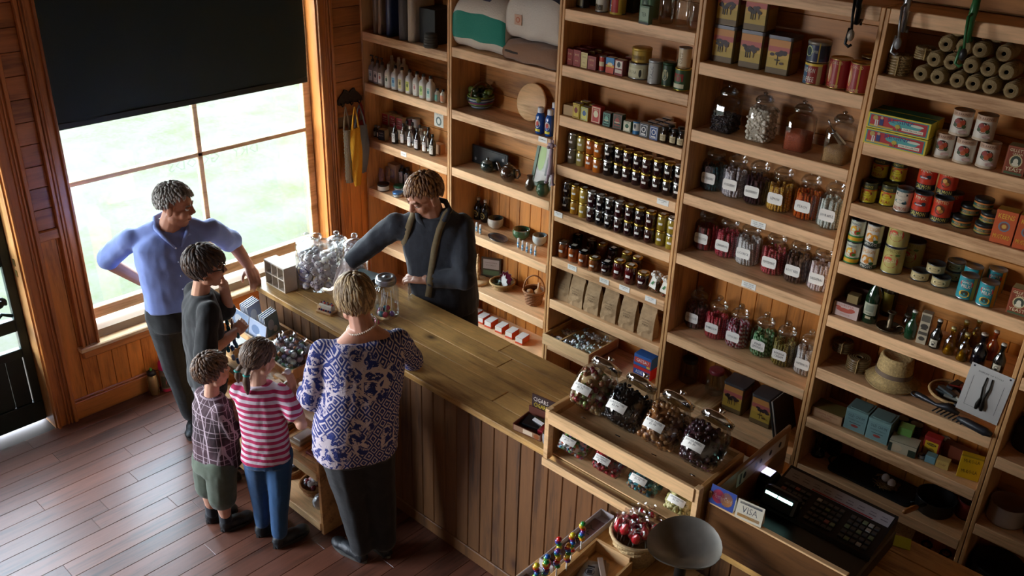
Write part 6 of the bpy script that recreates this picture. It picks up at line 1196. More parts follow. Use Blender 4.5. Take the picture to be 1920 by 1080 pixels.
for i,(px,py,dz,nm) in enumerate(((1763,297,0,'bottom row, first from the macaroni'),(1803,308,0,'bottom row, second from the macaroni'),(1846,317,0,'bottom row, third from the macaroni'),(1785,303,.114,'upper row, first from the macaroni'),(1828,313,.114,'upper row, second from the macaroni'))):
    put((k_can,.043,.108,'#d8d0c2',WT,'#b9a890','#2a2624' if 0 else None),'baking_tin','white tin with a dark fruit picture, '+nm,'tin',px,py,z,.043,'white tins with a fruit picture',dz=dz,jit=.1)
def k_yeast():
    return k_box(.085,.06,.125,'#8a4428',(('r',-.038,.004,.038,.121,'#a8583a'),('r',-.036,.006,.036,.119,'#82381f'),('d',0,.062,.026,.028,'#c8b98a'),('d',0,.062,.021,.024,'#3a4438'),('d',0,.060,.010,.014,'#d8d0b8'),('d',0,.048,.014,.008,'#d8d0b8'),('t','GILLETTS',0,.108,.068,.013,'#e0d2a8'),('t','CREAM',0,.093,.04,.009,'#e0d2a8'),('t','YEAST',0,.026,.066,.016,'#e0d2a8'),('r',-.036,.004,.036,.014,'#4a5a3a')),'#a8b48c','#7a3c24')
put((k_yeast,),'yeast_box','brown and green yeast box at the far end of the macaroni shelf','box',1898,331,z,.03,rd=.045,jit=.05)
# salmon, peas, mustard
z=1.911
YC=(('r',-.06,.07,.06,.098,'#3a3f2a'),('d',0,.05,.026,.014,'#7c2f1c'),('d',0,.056,.020,.008,'#b8641e'),('t','PEAS',0,.02,.045,.014,'#a8321e'),('r',-.06,.064,.06,.068,'#c8281e'),('t','CHOICE',0,.083,.05,.010,'#d8c84a'))
for px,py,dz,dx,nm in ((1621,381,0,0,'front bottom can'),(1651,388,0,.02,'second bottom can'),(1626,383,.105,.085,'upper can nearest the unit side'),(1657,390,.105,.09,'upper can beside it'),(1626,383,0,.085,'back bottom can'),(1657,390,0,.11,'back second bottom can')):
    put((k_can,.037,.102,'#c8b82a',YC,'#6e6a4a'),'pea_can','yellow vegetable can, '+nm,'can',px,py,z,.037,'yellow vegetable cans',dz=dz,dx=dx,jit=.1)
put((k_can,.039,.112,'#d8cdb8',(('r',-.06,.098,.06,.110,'#3a5a5e'),('d',0,.086,.03,.010,'#2a3430'),('d',.0,.052,.030,.009,'#3e6e74'),('d',.02,.046,.012,.006,'#24444a'),('t','SALMON',0,.018,.065,.018,'#b0462a'),('t','PINK',0,.085,.03,.008,'#d8cdb8'))),'salmon_can','white and teal salmon can beside the orange ones','can',1673,395,z,.039)
SA=(('r',-.07,.004,.07,.03,'#1c1e20'),('t','SALMON',0,.017,.072,.02,'#d8cf6a'),('t','PINK',0,.094,.05,.015,'#e8d8b0'),('d',.0,.062,.028,.009,'#20303a'),('d',.018,.068,.010,.008,'#20303a'),('d',-.004,.060,.018,.004,'#c8d0d4'))
SB=(('r',-.07,.004,.07,.026,'#1c1e20'),('t','SALMON',0,.015,.072,.017,'#d8cf6a'),('t','UNITED',0,.098,.07,.015,'#e0c088'),('d',0,.062,.022,.024,'#5a3018'),('d',-.004,.068,.010,.010,'#d8a04a'),('d',.008,.056,.010,.008,'#a8702a'))
for px,py,dz,sp,dx,nm in ((1706,404.5,0,SA,0,'bottom can with a leaping fish'),(1742,414,0,SB,0,'bottom can with a man in a coat'),(1716,406,.115,SA,.04,'upper can with a leaping fish'),(1754,416,.115,SB,.04,'upper can with a man in a coat'),(1776,421,0,SB,.09,'can in shadow behind the flat tins')):
    put((k_can,.043,.112,'#c8391e',sp,'#7a8088'),'salmon_can','orange red salmon can, '+nm,'can',px,py,z,.043,'orange salmon cans',dz=dz,dx=dx,jit=.05)
FT=(('r',-.06,.012,.06,.024,'#1e5a50'),('t','SPICED HAM',0,.018,.06,.007,'#d8a24a'),('r',-.06,.034,.06,.042,'#a8502a'),('r',-.06,.004,.06,.009,'#8a8a3a'))
for i,(px,py,dz,dx) in enumerate(((1786,425,0,0),(1823,436,0,0),(1799,428,.046,.05),(1836,439,.046,.02),(1824,436,.092,.05))):
    put((k_can,.041,.044,'#c07a3a',FT,'#5a5e60','#33383a'),'flat_tin',('bottom tin nearest the salmon','bottom tin nearest the mustard','middle tin nearest the salmon','middle tin nearest the mustard','topmost tin of the heap')[i]+', flat orange and green','tin',px,py,z,.041,'flat orange and green tins',dz=dz,dx=dx,jit=.2)
def k_mustard():
    a=(('r',-.04,.004,.04,.15,'#c4582a'),('t','KEENS',0,.125,.066,.022,'#e0b83a'),('d',0,.08,.024,.024,'#6a7a8a'),('d',0,.08,.018,.018,'#8a4a3a'),('d',0,.08,.010,.010,'#d8a84a'),('t','MUSTARD',0,.032,.070,.02,'#e0b83a'))
    return k_box(.088,.06,.152,'#c4582a',a,'#c8b04a','#a84a26')
put((k_mustard,),'mustard_box','orange mustard box nearer the flat tins','box',1864,455,z,.03,'orange mustard boxes',rd=.046,jit=.06)
put((k_mustard,),'mustard_box','orange mustard box at the far end of the shelf','box',1905,467,z,.03,'orange mustard boxes',rd=.046,jit=.1)
# fruit and milk cans
z=1.603
MG=(('t','MANGO',0,.094,.05,.012,'#26406a'),('d',0,.062,.026,.024,'#d8761e'),('d',-.008,.068,.016,.014,'#e0b02a'),('d',.012,.052,.014,.012,'#b8401e'),('d',.018,.05,.010,.008,'#3e7a2c'),('r',-.06,.008,.06,.026,'#d8a21e'),('r',-.06,.026,.06,.034,'#2f7a3a'),('r',-.06,.002,.06,.008,'#2f7a3a'))
AP=(('t','DESIGN',0,.09,.062,.02,'#d8962a'),('d',-.010,.05,.020,.020,'#cf8416'),('d',.014,.048,.018,.018,'#d89a24'),('d',.0,.036,.012,.010,'#c4761a'),('r',-.06,.002,.06,.022,'#1c2a22'),('t','APRICOTS',0,.012,.066,.014,'#e0dccc'),('d',.024,.03,.012,.008,'#2f5a2e'))
TM=(('t','TOMATOES',0,.118,.085,.016,'#7a6a2a'),('d',0,.065,.038,.034,'#a8321e'),('d',-.01,.074,.018,.012,'#c85030'),('t','DELICIA',.0,.066,.06,.016,'#e8d0b0',.15),('d',.03,.10,.012,.006,'#4e6a2c'))
for nm,px,py,dz,r,h,c,sp in (('lower mango',1592,495,0,.037,.112,'#ccd0b8',MG),('upper mango',1592,495,.115,.037,.112,'#ccd0b8',MG),('lower apricot',1625,505,0,.039,.112,'#d8d0c0',AP),('upper apricot',1625,505,.115,.039,.112,'#d8d0c0',AP),('lower tomato',1668,515,0,.05,.135,'#b9ad66',TM),('upper tomato',1668,515,.138,.05,.135,'#b9ad66',TM)):
    put((k_can,r,h,c,sp,'#7e8286'),'fruit_can',nm+' can of a stacked pair on the fruit shelf','can',px,py,z,r,dz=dz,jit=.06)
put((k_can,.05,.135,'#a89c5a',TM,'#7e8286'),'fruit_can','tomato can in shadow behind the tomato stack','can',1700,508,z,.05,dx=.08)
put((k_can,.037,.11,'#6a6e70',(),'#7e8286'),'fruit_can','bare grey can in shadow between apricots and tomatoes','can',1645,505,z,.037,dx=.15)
FL=(('d',0,.022,.032,.013,'#d8cca0'),('d',0,.022,.026,.006,'#4a4a30'))
for i,(px,py,dz,dx) in enumerate(((1723,529,0,0),(1759,540,0,0),(1745,534,.048,.02),(1785,540,0,.09),(1775,537,.048,.1))):
    put((k_can,.042,.045,'#b8a678',FL,'#6a6e70'),'flat_tin',('bottom cream tin nearest the tomatoes','bottom cream tin nearest the milk','cream tin stacked across the two front ones','cream tin behind the front pair','cream tin stacked on the hindmost')[i]+', flat with a dark lozenge','tin',px,py,z,.042,'flat cream tins',dz=dz,dx=dx,jit=.15)
MK=(('d',0,.078,.03,.02,'#b8302c'),('t','FAMILY',0,.086,.045,.010,'#e8d8c8'),('t','MILK',0,.068,.04,.015,'#e8d8c8'),('d',0,.03,.024,.018,'#d8a82a'),('d',0,.034,.016,.012,'#3a3a2a'),('r',.03,.0,.05,.11,'#c8961e'))
for i,(px,py,dx) in enumerate(((1808,564,0),(1842,576,0),(1800,553,.07),(1838,562,.1))):
    put((k_can,.041,.112,'#2a8a94',MK,'#8e9296'),'milk_can',('front can nearest the flat tins','front can farthest from the flat tins','rear can nearest the flat tins','rear can in shadow')[i]+', blue evaporated milk with a red oval','can',px,py,z,.041,'blue milk cans',dx=dx,jit=.1)
put((k_yeast,),'yeast_box','brown and green yeast box at the far end of the milk shelf','box',1905,592,z,.03,rd=.045,jit=.05)
# bottles
z=1.301
put((k_box,.13,.07,.075,'#c8b0a8',(('d',-.005,.038,.045,.012,'#b0503e'),('d',.03,.046,.018,.010,'#b0503e'),('d',-.04,.05,.014,.006,'#b0503e'),('t','LOBSTER',0,.064,.08,.010,'#a85a4e'),('t','CHOICE',.0,.016,.05,.007,'#a85a4e')),'#6a4a4a','#8a6a64'),'lobster_box','pale pink box with a red lobster picture','box',1578,601,z,.035,rd=.066,jit=.04)
put((k_box,.15,.08,.13,'#4a2a24',(('r',-.05,.03,.05,.11,'#6a3a30'),)),'biscuit_box','dark red box in shadow behind the lobster box','box',1595,590,z,.04,rd=.078,dx=.09)
put((k_box,.055,.05,.045,'#8a7448',()),'match_box','small tan box on top of the lobster box','box',1590,600,z,.035,dz=.078,dx=.02,rd=.03)
WB=((0,.001),(.034,.001),(.038,.006),(.038,.14),(.030,.17),(.014,.205),(.0125,.25),(.015,.252),(.015,.262),(.012,.265))
put((k_bottle,WB,'#0e2a18','#1a1a1a',(.235,.268),.0145,(('r',-.036,.05,.036,.115,'#a8a890'),('r',-.02,.07,.02,.105,'#7e8472'),('t','WINE',0,.06,.03,.008,'#3a3a30'),('r',-.014,.03,.014,.044,'#a89a7a')),.0385),'wine_bottle','dark green wine bottle with a pale label','bottle',1630,610,z,.038)
put((k_bottle,WB,'#2a2010','#1a1a1a',(.235,.268),.0145,(('r',-.03,.03,.03,.13,'#8a7a22'),),.0385),'wine_bottle','brown wine bottle with a yellow label, behind the green one','bottle',1650,603,z,.038,dx=.08)
def k_candlestick():
    m=MB().lathe([(0,.002),(.05,.003),(.062,.014),(.064,.018),(.060,.018),(.048,.008),(.016,.010),(.012,.02),(.014,.05),(.011,.055),(.013,.085),(.022,.096),(.022,.099),(.012,.098),(.011,.07)],22,cap=False)
    h=MB().tube([(.06+.02*math.cos(a)-.005,0,.02+.02*math.sin(a)) for a in [i*.5-1.6 for i in range(10)]],.0035,6)
    return [('candlestick',m,mat('#6a5c48',.4,.8)),('ring_handle',h,mat('#6a5c48',.4,.8))]
put((k_candlestick,),'candlestick','old pewter chamber candlestick with a ring handle','candlestick',1662,626,z,.05,rd=.066)
put((k_bottle,((0,.001),(.022,.002),(.026,.01),(.024,.03),(.012,.05),(.02,.07),(.016,.11)),(.6,.6,.56),'#4a4438',(.05,.058),.022),'oil_lamp','small glass oil lamp in shadow behind the candlestick','lamp',1690,622,z,.03,dx=.06)
SB_=((0,.001),(.024,.001),(.027,.006),(.027,.07),(.014,.095),(.010,.105),(.010,.13),(.013,.132),(.013,.142))
put((k_bottle,SB_,'#12361f','#c8c8c0',(.135,.15),.0125),'flavouring_bottle','small green bottle with a glass stopper','bottle',1702,638,z,.028)
put((k_box,.046,.04,.165,'#a89c84',(('r',-.02,.12,.02,.155,'#5a5448'),('d',0,.095,.018,.014,'#3a3630'),('r',-.014,.078,.014,.084,'#3a3630'),('r',-.02,.05,.02,.066,'#4a443c'),('d',0,.03,.015,.011,'#3a3630'))),'bicycle_box','tall cream box with a small bicycle picture','box',1726,646,z,.022,rd=.026,jit=.1)
put((k_bottle,SB_,'#14120f','#b8b8b0',(.135,.15),.0125,(('r',-.018,.012,.018,.05,'#b8b09a'),('d',0,.034,.010,.008,'#26221e'),('r',-.006,.02,.006,.03,'#26221e')),.0274),'flavouring_bottle','black bottle with a cream picture label, beside the tall cream box','bottle',1749,656,z,.028)
for i,(px,py,dx) in enumerate(((1775,668,0),(1800,680,0),(1790,664,.07),(1808,668,.1))):
    put((k_bottle,SB_,(.75,.62,.22),'#a89a6a',(.132,.15),.0125,(),0,0,None,('#8a6a12',.06)),'flavouring_bottle',('front yellow oil bottle nearest the tall box','front yellow oil bottle farthest from the tall box','yellow oil bottle in the second row','yellow oil bottle in the back row')[i],'bottle',px,py,z,.028,'yellow oil bottles',dx=dx,sc=(1,1,.95))
put((k_bottle,SB_,'#0e0a10','#a89a8a',(.132,.15),.0125,(('r',-.016,.04,-.01,.05,'#8a8a90'),),.0274),'flavouring_bottle','larger black purple bottle without a label','bottle',1829,689,z,.034,sc=(1.25,1.25,1.1))
put((k_bottle,SB_,'#8a3412','#a89a8a',(.132,.15),.0125),'flavouring_bottle','orange red bottle in shadow behind the black purple bottle','bottle',1846,685,z,.03,dx=.05)
put((k_bottle,SB_,'#14120f','#b8b8b0',(.135,.15),.0125,(('r',-.018,.012,.018,.05,'#b8b09a'),('d',0,.034,.010,.008,'#26221e'),('r',-.006,.02,.006,.03,'#26221e')),.0274),'flavouring_bottle','black bottle with a cream picture label, at the far shelf end','bottle',1866,703,z,.028)
# hat shelf
z=.989
put((k_rope,.06,.07,'#6e5636',6,.006),'rope_coil','brown cord coil in shadow, lower of two','rope',1572,689,z,.06)
put((k_rope,.052,.055,'#6e5636',5,.0055),'rope_coil','brown cord coil in shadow, upper of two','rope',1573,689,z,.06,dz=.073,rd=.053)
def k_hat():
    m=MB(); ov=1.12
    pr=[(.125,.012),(.122,.004),(.118,.006),(.10,.030),(.084,.045),(.080,.052),(.078,.09),(.073,.14),(.070,.150),(.064,.154),(.055,.150),(0,.146)]
    n=30; vs=[(r*math.cos(2*PI*i/n)*1.12,r*math.sin(2*PI*i/n),zz+(.010*math.cos(4*PI*i/n) if j<3 else 0)) for j,(r,zz) in enumerate(pr) for i in range(n)]
    m.add(vs,[[j*n+i,j*n+(i+1)%n,(j+1)*n+(i+1)%n,(j+1)*n+i] for j in range(len(pr)-1) for i in range(n)],0,True)
    w=MB()
    for k in range(13):
        f=k/12; r=.122-.036*f; zz=.008+.036*f; w.tube([(r*math.cos(a)*1.12,r*math.sin(a),zz+.010*math.cos(2*a)*(1-f)) for a in [j*2*PI/28 for j in range(28)]],.0022,4,0,True,True)
    for k in range(17):
        f=k/16; r=.0795-.007*f; zz=.056+.086*f; w.tube([(r*math.cos(a)*1.12,r*math.sin(a),zz) for a in [j*2*PI/26 for j in range(26)]],.0018,4,0,True,True)
    b=MB(); b.add([(r*math.cos(2*PI*i/n)*1.12,r*math.sin(2*PI*i/n),zz) for r,zz in ((.0835,.050),(.0822,.074)) for i in range(n)],[[i,(i+1)%n,n+(i+1)%n,n+i] for i in range(n)],0,True)
    s=mat('#b39763',.75,var=.25,bmp=.4,bs=90); return [('hat_body',m,s),('straw_braid',w,s,None,'stuff'),('ribbon',b,mat('#6e5a48',.7))]
h=put((k_hat,),'straw_hat','tall crowned straw boater with a grey brown ribbon','hat',1650,742,z,.115,rd=.129,jit=.0,dz=.009)
def k_oddbasket():
    ps=k_basket(.05,.115,.06,'#9a7a4e','#b08c5a'); m=MB(); rr=random.Random(3)
    for i in range(9): m.at((rr.uniform(-.06,.06),rr.uniform(-.05,.04),.045+.005*i),rr.random()*3,.1*rr.random()); m.box(-.05,-.016,0,.05,.016,.012,i%4,.002)
    m.at((.02,.03,.06),.3,-.9); m.box(-.06,-.05,0,.06,.05,.006,3)
    m.at((.02,.02,.085),.3,-.9); m.lathe([(0,0),(.014,0),(.014,.004),(0,.004)],12,1); m.T=None
    ps.append(('packets',m,[col('#22262a'),col('#a8a89a'),col('#3a4244'),col('#7a2218')],None,'stuff')); return ps
put((k_oddbasket,),'small_basket','shallow wicker basket of harmonicas and red packets','basket',1748,741,z,.08,rd=.118)
def k_tool():
    m=MB(); m.at((0,0,.02),0,PI/2*0); m.tube([(-.16,0,.02),(-.12,0,.02),(-.05,-.01,.02),(0,0,.03),(.06,0,.02)],[.012,.016,.008,.022,.01],8); m.tube([(-.15+.03*math.cos(a),.03*math.sin(a)*.8,.02) for a in [i*PI/5 for i in range(10)]],.004,5,0,True,True); m.tube([(0,.03,.03),(.03,.035,.04),(.08,.03,.045)],[.012,.012,.012],8); m.T=None
    for i in range(8): m.tube([(-.05+.02*i,-.03,.012),(-.04+.02*i,.02,.018)],.004,5)
    h=MB().tube([(.06,0,.018),(.1,-.004,.02),(.2,-.012,.02),(.23,-.014,.02)],[.01,.02,.022,.012],8)
    return [('iron_body',m,mat('#4a4a4e',.4,.85)),('handle',h,mat('#22242a',.4))]
put((k_tool,),'iron_mincer','old iron kitchen mincer with a black handle lying on the hat shelf','tool',1772,775,z,.03,rd=.05,jit=-.12)
x,y,zz=onx(1846,738,XF-.004); 
def k_card():
    m=MB().box(-.095,-.0015,-.13,.095,0,.13); 
    for u,v in ((-.08,.118),(.08,.118)): m.disc(u,v,.005,.005,.0022,1)
    for a in (-.068,.068): m.front(a-.0006,-.09,a+.0006,.07,.002,1)
    m.front(-.068,-.0906,-.02,-.0894,.002,1); m.text('DISPLAY OF TOOLS',0,.1,.11,.008,.002,1)
    t=MB()
    for s in (-1,1): t.tube([(s*.012,-.006,.085),(s*.014,-.008,.03),(s*.006,-.01,-.02),(s*.010,-.012,-.06),(s*.012,-.010,-.085)],[.003,.004,.005,.011,.008],7)
    return [('card',m,[mat('#b4b2ae',.7),INK]),('pliers',t,mat('#26221e',.4,.6))]
spawn((k_card,),'tool_card','white card with small pliers tacked below the bottle shelf','card',(x,y,zz),-PI/2,tilt=(.0,.06))
# tins shelf
z=.68
put((k_box,.17,.11,.055,'#b08a62',(('r',-.075,.008,.075,.046,'#c09a74'),('t','CHEWING TOBACCO',0,.034,.12,.010,'#8e3a2a'),('t','CIGARS',0,.018,.06,.010,'#8e3a2a')),'#7a6a3a','#8a5a34'),'cigar_box','flat tan cigar box with an olive lid','box',1549,792,z,.055,rd=.086,jit=.04)
def k_chum():
    ps=k_box(.115,.12,.125,'#7a9a98',(('r',-.052,.006,.052,.108,'#6d8e8e'),('t','OLD CHUM',0,.088,.085,.016,'#243036'),('t','SMOKING TOBACCO',0,.066,.08,.008,'#2e4046'),('d',0,.032,.020,.008,'#8e3a34'),('r',-.03,.046,.03,.05,'#3a5056')),'#7fa09c','#5e7e7c')
    l=MB().prism([(x,y) for x,y in rrect(.118,.123,.012,3)],.108,.122).prism([(x,y) for x,y in rrect(.09,.095,.012,3)],.122,.128)
    return ps+[('lid',l,mat('#7fa09c',.4,.3))]
for i,(px,py) in enumerate(((1588,803),(1622,819))): put((k_chum,),'tobacco_tin',('pale teal tobacco tin beside the cigar box','pale teal tobacco tin beside the stacked round tins')[i],'tin',px,py,z,.06,'teal tobacco tins',rd=.066,jit=.04)
for i,(px,py) in enumerate(((1690,812),(1712,820))):
    for k in range(3): put((k_can,.03,.024,'#26324a' if i==0 else '#2e3436',(('r',-.03,.006,.03,.012,'#7a8288'),),'#5a6068','#4a5258'),'boot_polish_tin',f'{("bottom","middle","top")[k]} flat polish tin of the {"blue" if i==0 else "grey"} stack','tin',px,py,z,.03,'stacked polish tins',dz=.027*k,dx=.08,jit=.2)
put((k_box,.135,.09,.062,'#b8b096',(('d',-.03,.03,.03,.02,'#c8b898'),('r',.03,.0,.066,.04,'#2a3a2e'),('r',-.066,.0,-.05,.05,'#2a3a2e')),'#bdb69c','#3a4238'),'collar_box','torn cream and dark green cardboard box','box',1676,849,z,.045,rd=.07,jit=.15)
put((k_box,.07,.06,.045,'#6a9a4a',(),'#7fae5a','#5a8a40'),'green_box','small bright green box on the torn cream box','box',1690,840,z,.04,dz=.066,rd=.04,jit=.15)
put((k_box,.08,.05,.115,'#8e1c1c',(('r',-.032,.008,.032,.09,'#c8a21e'),('d',0,.074,.024,.008,'#3a2a10'),('t','KODIAK',0,.074,.036,.007,'#d8b83a'),('d',.005,.035,.018,.02,'#8a6a1a')),'#a82020','#7a1818'),'spice_tin','red tin with a yellow label and a dark oval','tin',1729,853,z,.03,rd=.042,jit=.05)
put((k_can,.018,.02,'#8a8a86',()),'pill_tin','tiny silver round tin in front of the red tin','tin',1722,860,z,.018)
put((k_can,.024,.06,'#7a2a20',(('r',-.02,.02,.02,.045,'#c8b898'),)),'pepper_can','small red round can behind the yellow and blue boxes','can',1762,850,z,.024,dx=.04)
put((k_box,.05,.045,.04,'#6a98a4',(),'#7aaab4'),'soap_box','small pale blue box beside the cream one','box',1742,869,z,.022,rd=.028,jit=.1)
put((k_box,.06,.045,.045,'#c2a45c',(('t','SOAP',0,.024,.035,.012,'#7a5a2a'),),'#ccb06a'),'soap_box','small yellow cream box at the shelf front','box',1764,879,z,.022,rd=.033,jit=.1)
put((k_box,.065,.04,.03,'#7a1c20',(),'#6a161a'),'ribbon_box','flat dark red box under the small white box','box',1778,863,z,.022,rd=.035,dx=.03)
put((k_box,.055,.034,.022,'#c8c0b0',(('r',-.02,.006,.02,.016,'#a83a34'),),'#d4ccbc'),'ribbon_box','small white box resting on the flat dark red box','box',1778,863,z,.022,rd=.035,dx=.03,dz=.034)
put((k_box,.10,.03,.135,'#d0a814',(('t','MI-KO-LA',0,.105,.07,.02,'#3a3214',.1),('t','MI-KO-LA',0,.045,.07,.02,'#3a3214',.1),('r',-.05,.125,.05,.135,'#9a7c10')),'#b8940f','#b8940f'),'yellow_packet','bright yellow cardboard packet leaning at the shelf end','box',1812,899,z,.016,rd=.05,jit=.25)
put((k_box,.16,.05,.09,'#7a3a22',(),'#5a2a1a'),'wooden_box','brown wooden box in shadow behind the yellow packet','box',1795,868,z,.03,rd=.08,dx=.13)
# griddle shelf
z=.369
def k_griddle():
    m=MB().prism([(x,y) for x,y in rrect(.46,.20,.03)],0,.012); m.prism([(x,y) for x,y in rrect(.44,.18,.026)],.012,.0135)
    h=MB()
    for s in (-1,1): h.tube([(s*.225,-.05,.010),(s*.25,-.03,.02),(s*.25,.03,.02),(s*.225,.05,.010)],.006,6)
    return [('griddle_plate',m,mat('#2e3033',.45,.6)),('handle',h,mat('#26282a',.4,.6))]
g=put((k_griddle,),'griddle','long black iron griddle plate','griddle',1652,923,z,.10,rd=.11,jit=-.02)
def k_nest():
    m=MB(); rr=random.Random(1)
    for i in range(90):
        a=rr.random()*6.28; r=.03+.03*rr.random(); d=a+1.57+rr.uniform(-.6,.6); l=.02+rr.random()*.015; zz=.004+rr.random()*.018
        m.tube([(r*math.cos(a)-l*math.cos(d),r*math.sin(a)-l*math.sin(d),zz),(r*math.cos(a),r*math.sin(a),zz+.004),(r*math.cos(a)+l*math.cos(d),r*math.sin(a)+l*math.sin(d),zz)],.0014,4)
    m.lathe([(0,.001),(.04,.002),(.045,.01),(.03,.008),(0,.006)],12)
    return [('straw_nest',m,mat('#8a6a42',.9,var=.3))]
gp=g.location; spawn((k_nest,),'straw_nest','straw nest holding two white eggs on the black griddle','nest',(gp.x-.01,gp.y-.03,gp.z+.0135),.3)
for i,(dx,dy) in enumerate(((.006,.0),(-.016,-.042))):
    m=MB().lathe([(0,0),(.012,.003),(.0205,.014),(.021,.024),(.016,.038),(.007,.046),(0,.048)],14); m.make('egg',mat('#e4e0dc',.4),label=('white egg in the nest, nearer the shelf back','white egg in the nest, nearer the shelf edge')[i],cat='egg',group='eggs in the straw nest',loc=(gp.x-.0+dx,gp.y-.03+dy+.02,gp.z+.021))
def k_pan():
    m=MB().lathe([(0,.002),(.085,.002),(.094,.012),(.098,.085),(.101,.088),(.094,.086),(.088,.014),(0,.010)],24,cap=False)
    h=MB().tube([(0,-.095,.075),(0,-.15,.085),(0,-.17,.088)],[.011,.008,.007],7); w=MB().tube([(0,-.165,.087),(0,-.20,.091),(0,-.26,.097),(0,-.275,.098)],[.011,.014,.013,.010],8)
    return [('pan_bowl',m,mat('#1c1d1f',.3,.5)),('handle_shank',h,mat('#2a2a2c',.4,.7)),('handle',w,mat('#a8672a',.45))]
put((k_pan,),'saucepan','black iron saucepan with a turned wooden handle pointing outward','pan',1762,978,z,.1,rd=.102,jit=-.25)
put((k_can,.05,.1,'#6a1c20',(),'#4a2a2a'),'red_canister','dark red canister behind the saucepan handle','canister',1800,985,z,.05,dx=.08)
put((k_bottle,((0,.001),(.04,.002),(.035,.02),(.012,.03),(.014,.1),(.03,.12),(.02,.2)),'#1a1512','#2a2420',(.2,.21),.015),'oil_lamp','black oil lamp at the end of the griddle shelf','lamp',1545,865,z,.04)
put((k_box,.09,.05,.17,'#3a2414',(('r',-.03,.04,-.005,.15,'#1c120a'),('r',.005,.04,.03,.15,'#1c120a'))),'lantern_box','tall dark wooden box in shadow on the griddle shelf','box',1552,850,z,.04,dx=.12,rd=.05)
put((k_can,.035,.06,'#1a1a1c',(),'#2a2a2c'),'ink_pot','round black pot between lamp and griddle','pot',1585,876,z,.035,dx=.05)
# lowest shelf of the tin unit
z=.05
def k_fullbasket():
    ps=k_basket(.08,.108,.24,'#9c8058','#b8a884'); m=MB(); rr=random.Random(8); m.lathe([(0,.2),(.1,.2)],16,0,cap=False); blobs(m,40,lambda:(lambda a,r:(r*math.cos(a),r*math.sin(a),.225+rr.random()*.04))(rr.random()*6.28,rr.random()**.5*.09),.02,4,rr,6)
    ps.append(('packets',m,[col('#22242a'),col('#6a6a70'),col('#8a8a2a'),col('#4a2420')],None,'stuff')); return ps
put((k_fullbasket,),'wicker_basket','pale wicker basket of oddments below the griddle shelf','basket',1680,1036,z,.11,rd=.118)
def k_junk():
    m=MB(); rr=random.Random(12); blobs(m,46,lambda:(rr.uniform(-.16,.16),rr.uniform(-.08,.08),.03+rr.random()*.16),.03,5,rr,7); m.box(-.18,-.1,0,.18,.1,.04)
    return [('oddments',m,[mat(c,.25,coat=.5) for c in ('#2a1c14','#5a4a2a','#7a5a2a','#3a3a40','#4a2a1a')],None,'stuff')]
put((k_junk,),'oddments_box','dark box of mixed glittering oddments behind the till','box',1570,950,z,.1,rd=.13,jit=0,tilt=None).location.y=1.42
def k_shears():
    m=MB()
    for s in (-1,1): m.tube([(s*.03,.1,.03),(s*.02,.02,.03),(0,-.03,.03),(-s*.02,-.1,.03),(-s*.028,-.16,.03)],[.008,.01,.012,.008,.003],7); m.tube([(s*.05+.025*math.cos(a),.12+.03*math.sin(a),.03) for a in [i*.63 for i in range(10)]],.006,6,0,True,True)
    return [('shears',m,mat('#2c2e31',.4,.8))]
put((k_shears,),'shears','black iron shears lying on the lowest dark shelf','shears',1736,1060,z,.08,rd=.11)
# tools clamped on the top board
def k_grinder(c,c2,h):
    m=MB(); M=mat(c,.3,.9 if c!='#2f6a3c' else .1)
    m.tube([(0,0,-.09),(0,0,-.02),(0,-.02,.0),(0,-.01,.05),(0,.0,h)],[.012,.012,.016,.018,.012],8); m.tube([(0,.05,-.075),(0,0,-.085)],.010,7); m.tube([(0,.05,-.1),(0,.05,-.06)],.006,6); m.lathe([(.004,h-.02),(.035,h+.04),(.04,h+.042)],14,cap=False)
    k=MB().tube([(0,-.02,.03),(.0,-.06,.02),(.01,-.075,-.05),(.02,-.08,-.11)],[.007,.007,.006,.006],6); k.ball((.022,-.085,-.125),(.016,.016,.026),9,1); k.tube([(.0,-.06,-.10),(-.01,-.055,-.17),(.01,-.06,-.18),(.02,-.055,-.17)],.007,6)
    return [('clamp_body',m,M),('crank',k,[M,mat(c2,.35,.2)])]
for key,px,py,lab,n in (((k_grinder,'#26282a','#9a8e80',.1),1612,22,'black iron grinder clamped to the shelf top above the coffee cans','meat_grinder'),((k_grinder,'#9a9da2','#8e9094',.12),1700,34,'bright metal grinder clamped above the rope coils','meat_grinder'),((k_grinder,'#2f6a3c','#2a2c2c',.14),1823,48,'green painted apple peeler clamped above the twine','apple_peeler')):
    x,y,zz=onx(px,py,XF-.002); spawn(key,n,lab,'kitchen tool',(x-.014,y,2.825),-PI/2)
# dark corner unit
put((k_can,.085,.105,'#b4a8a0',(),'#a8a09a'),'white_pot','white enamel pot with a flat cream lid','pot',1865,985,.505,.085,rd=.09)
def k_potlid(): return [('pot_lid',MB().lathe([(.088,0),(.09,.006),(.05,.012),(0,.012)],22),mat('#9a8a74',.5))]
put((k_bottle,((0,.001),(.05,.002),(.055,.01),(.055,.06),(.05,.08)),(.8,.8,.78),'#8a8a88',(.078,.09),.052),'glass_dish','small glass dish with a wire clasp beside the white pot','dish',1905,1003,.505,.055)
put((k_can,.125,.2,'#1c1c1e',(),'#3a3a3e','#26262a'),'stock_pot','large black stock pot on the lowest corner shelf','pot',1880,1075,.05,.14,rd=.132)
put((k_can,.075,.13,'#141416',(),'#2a2a2c'),'black_kettle','black kettle in shadow on the corner unit','kettle',1908,842,.907,.075,rd=.08)
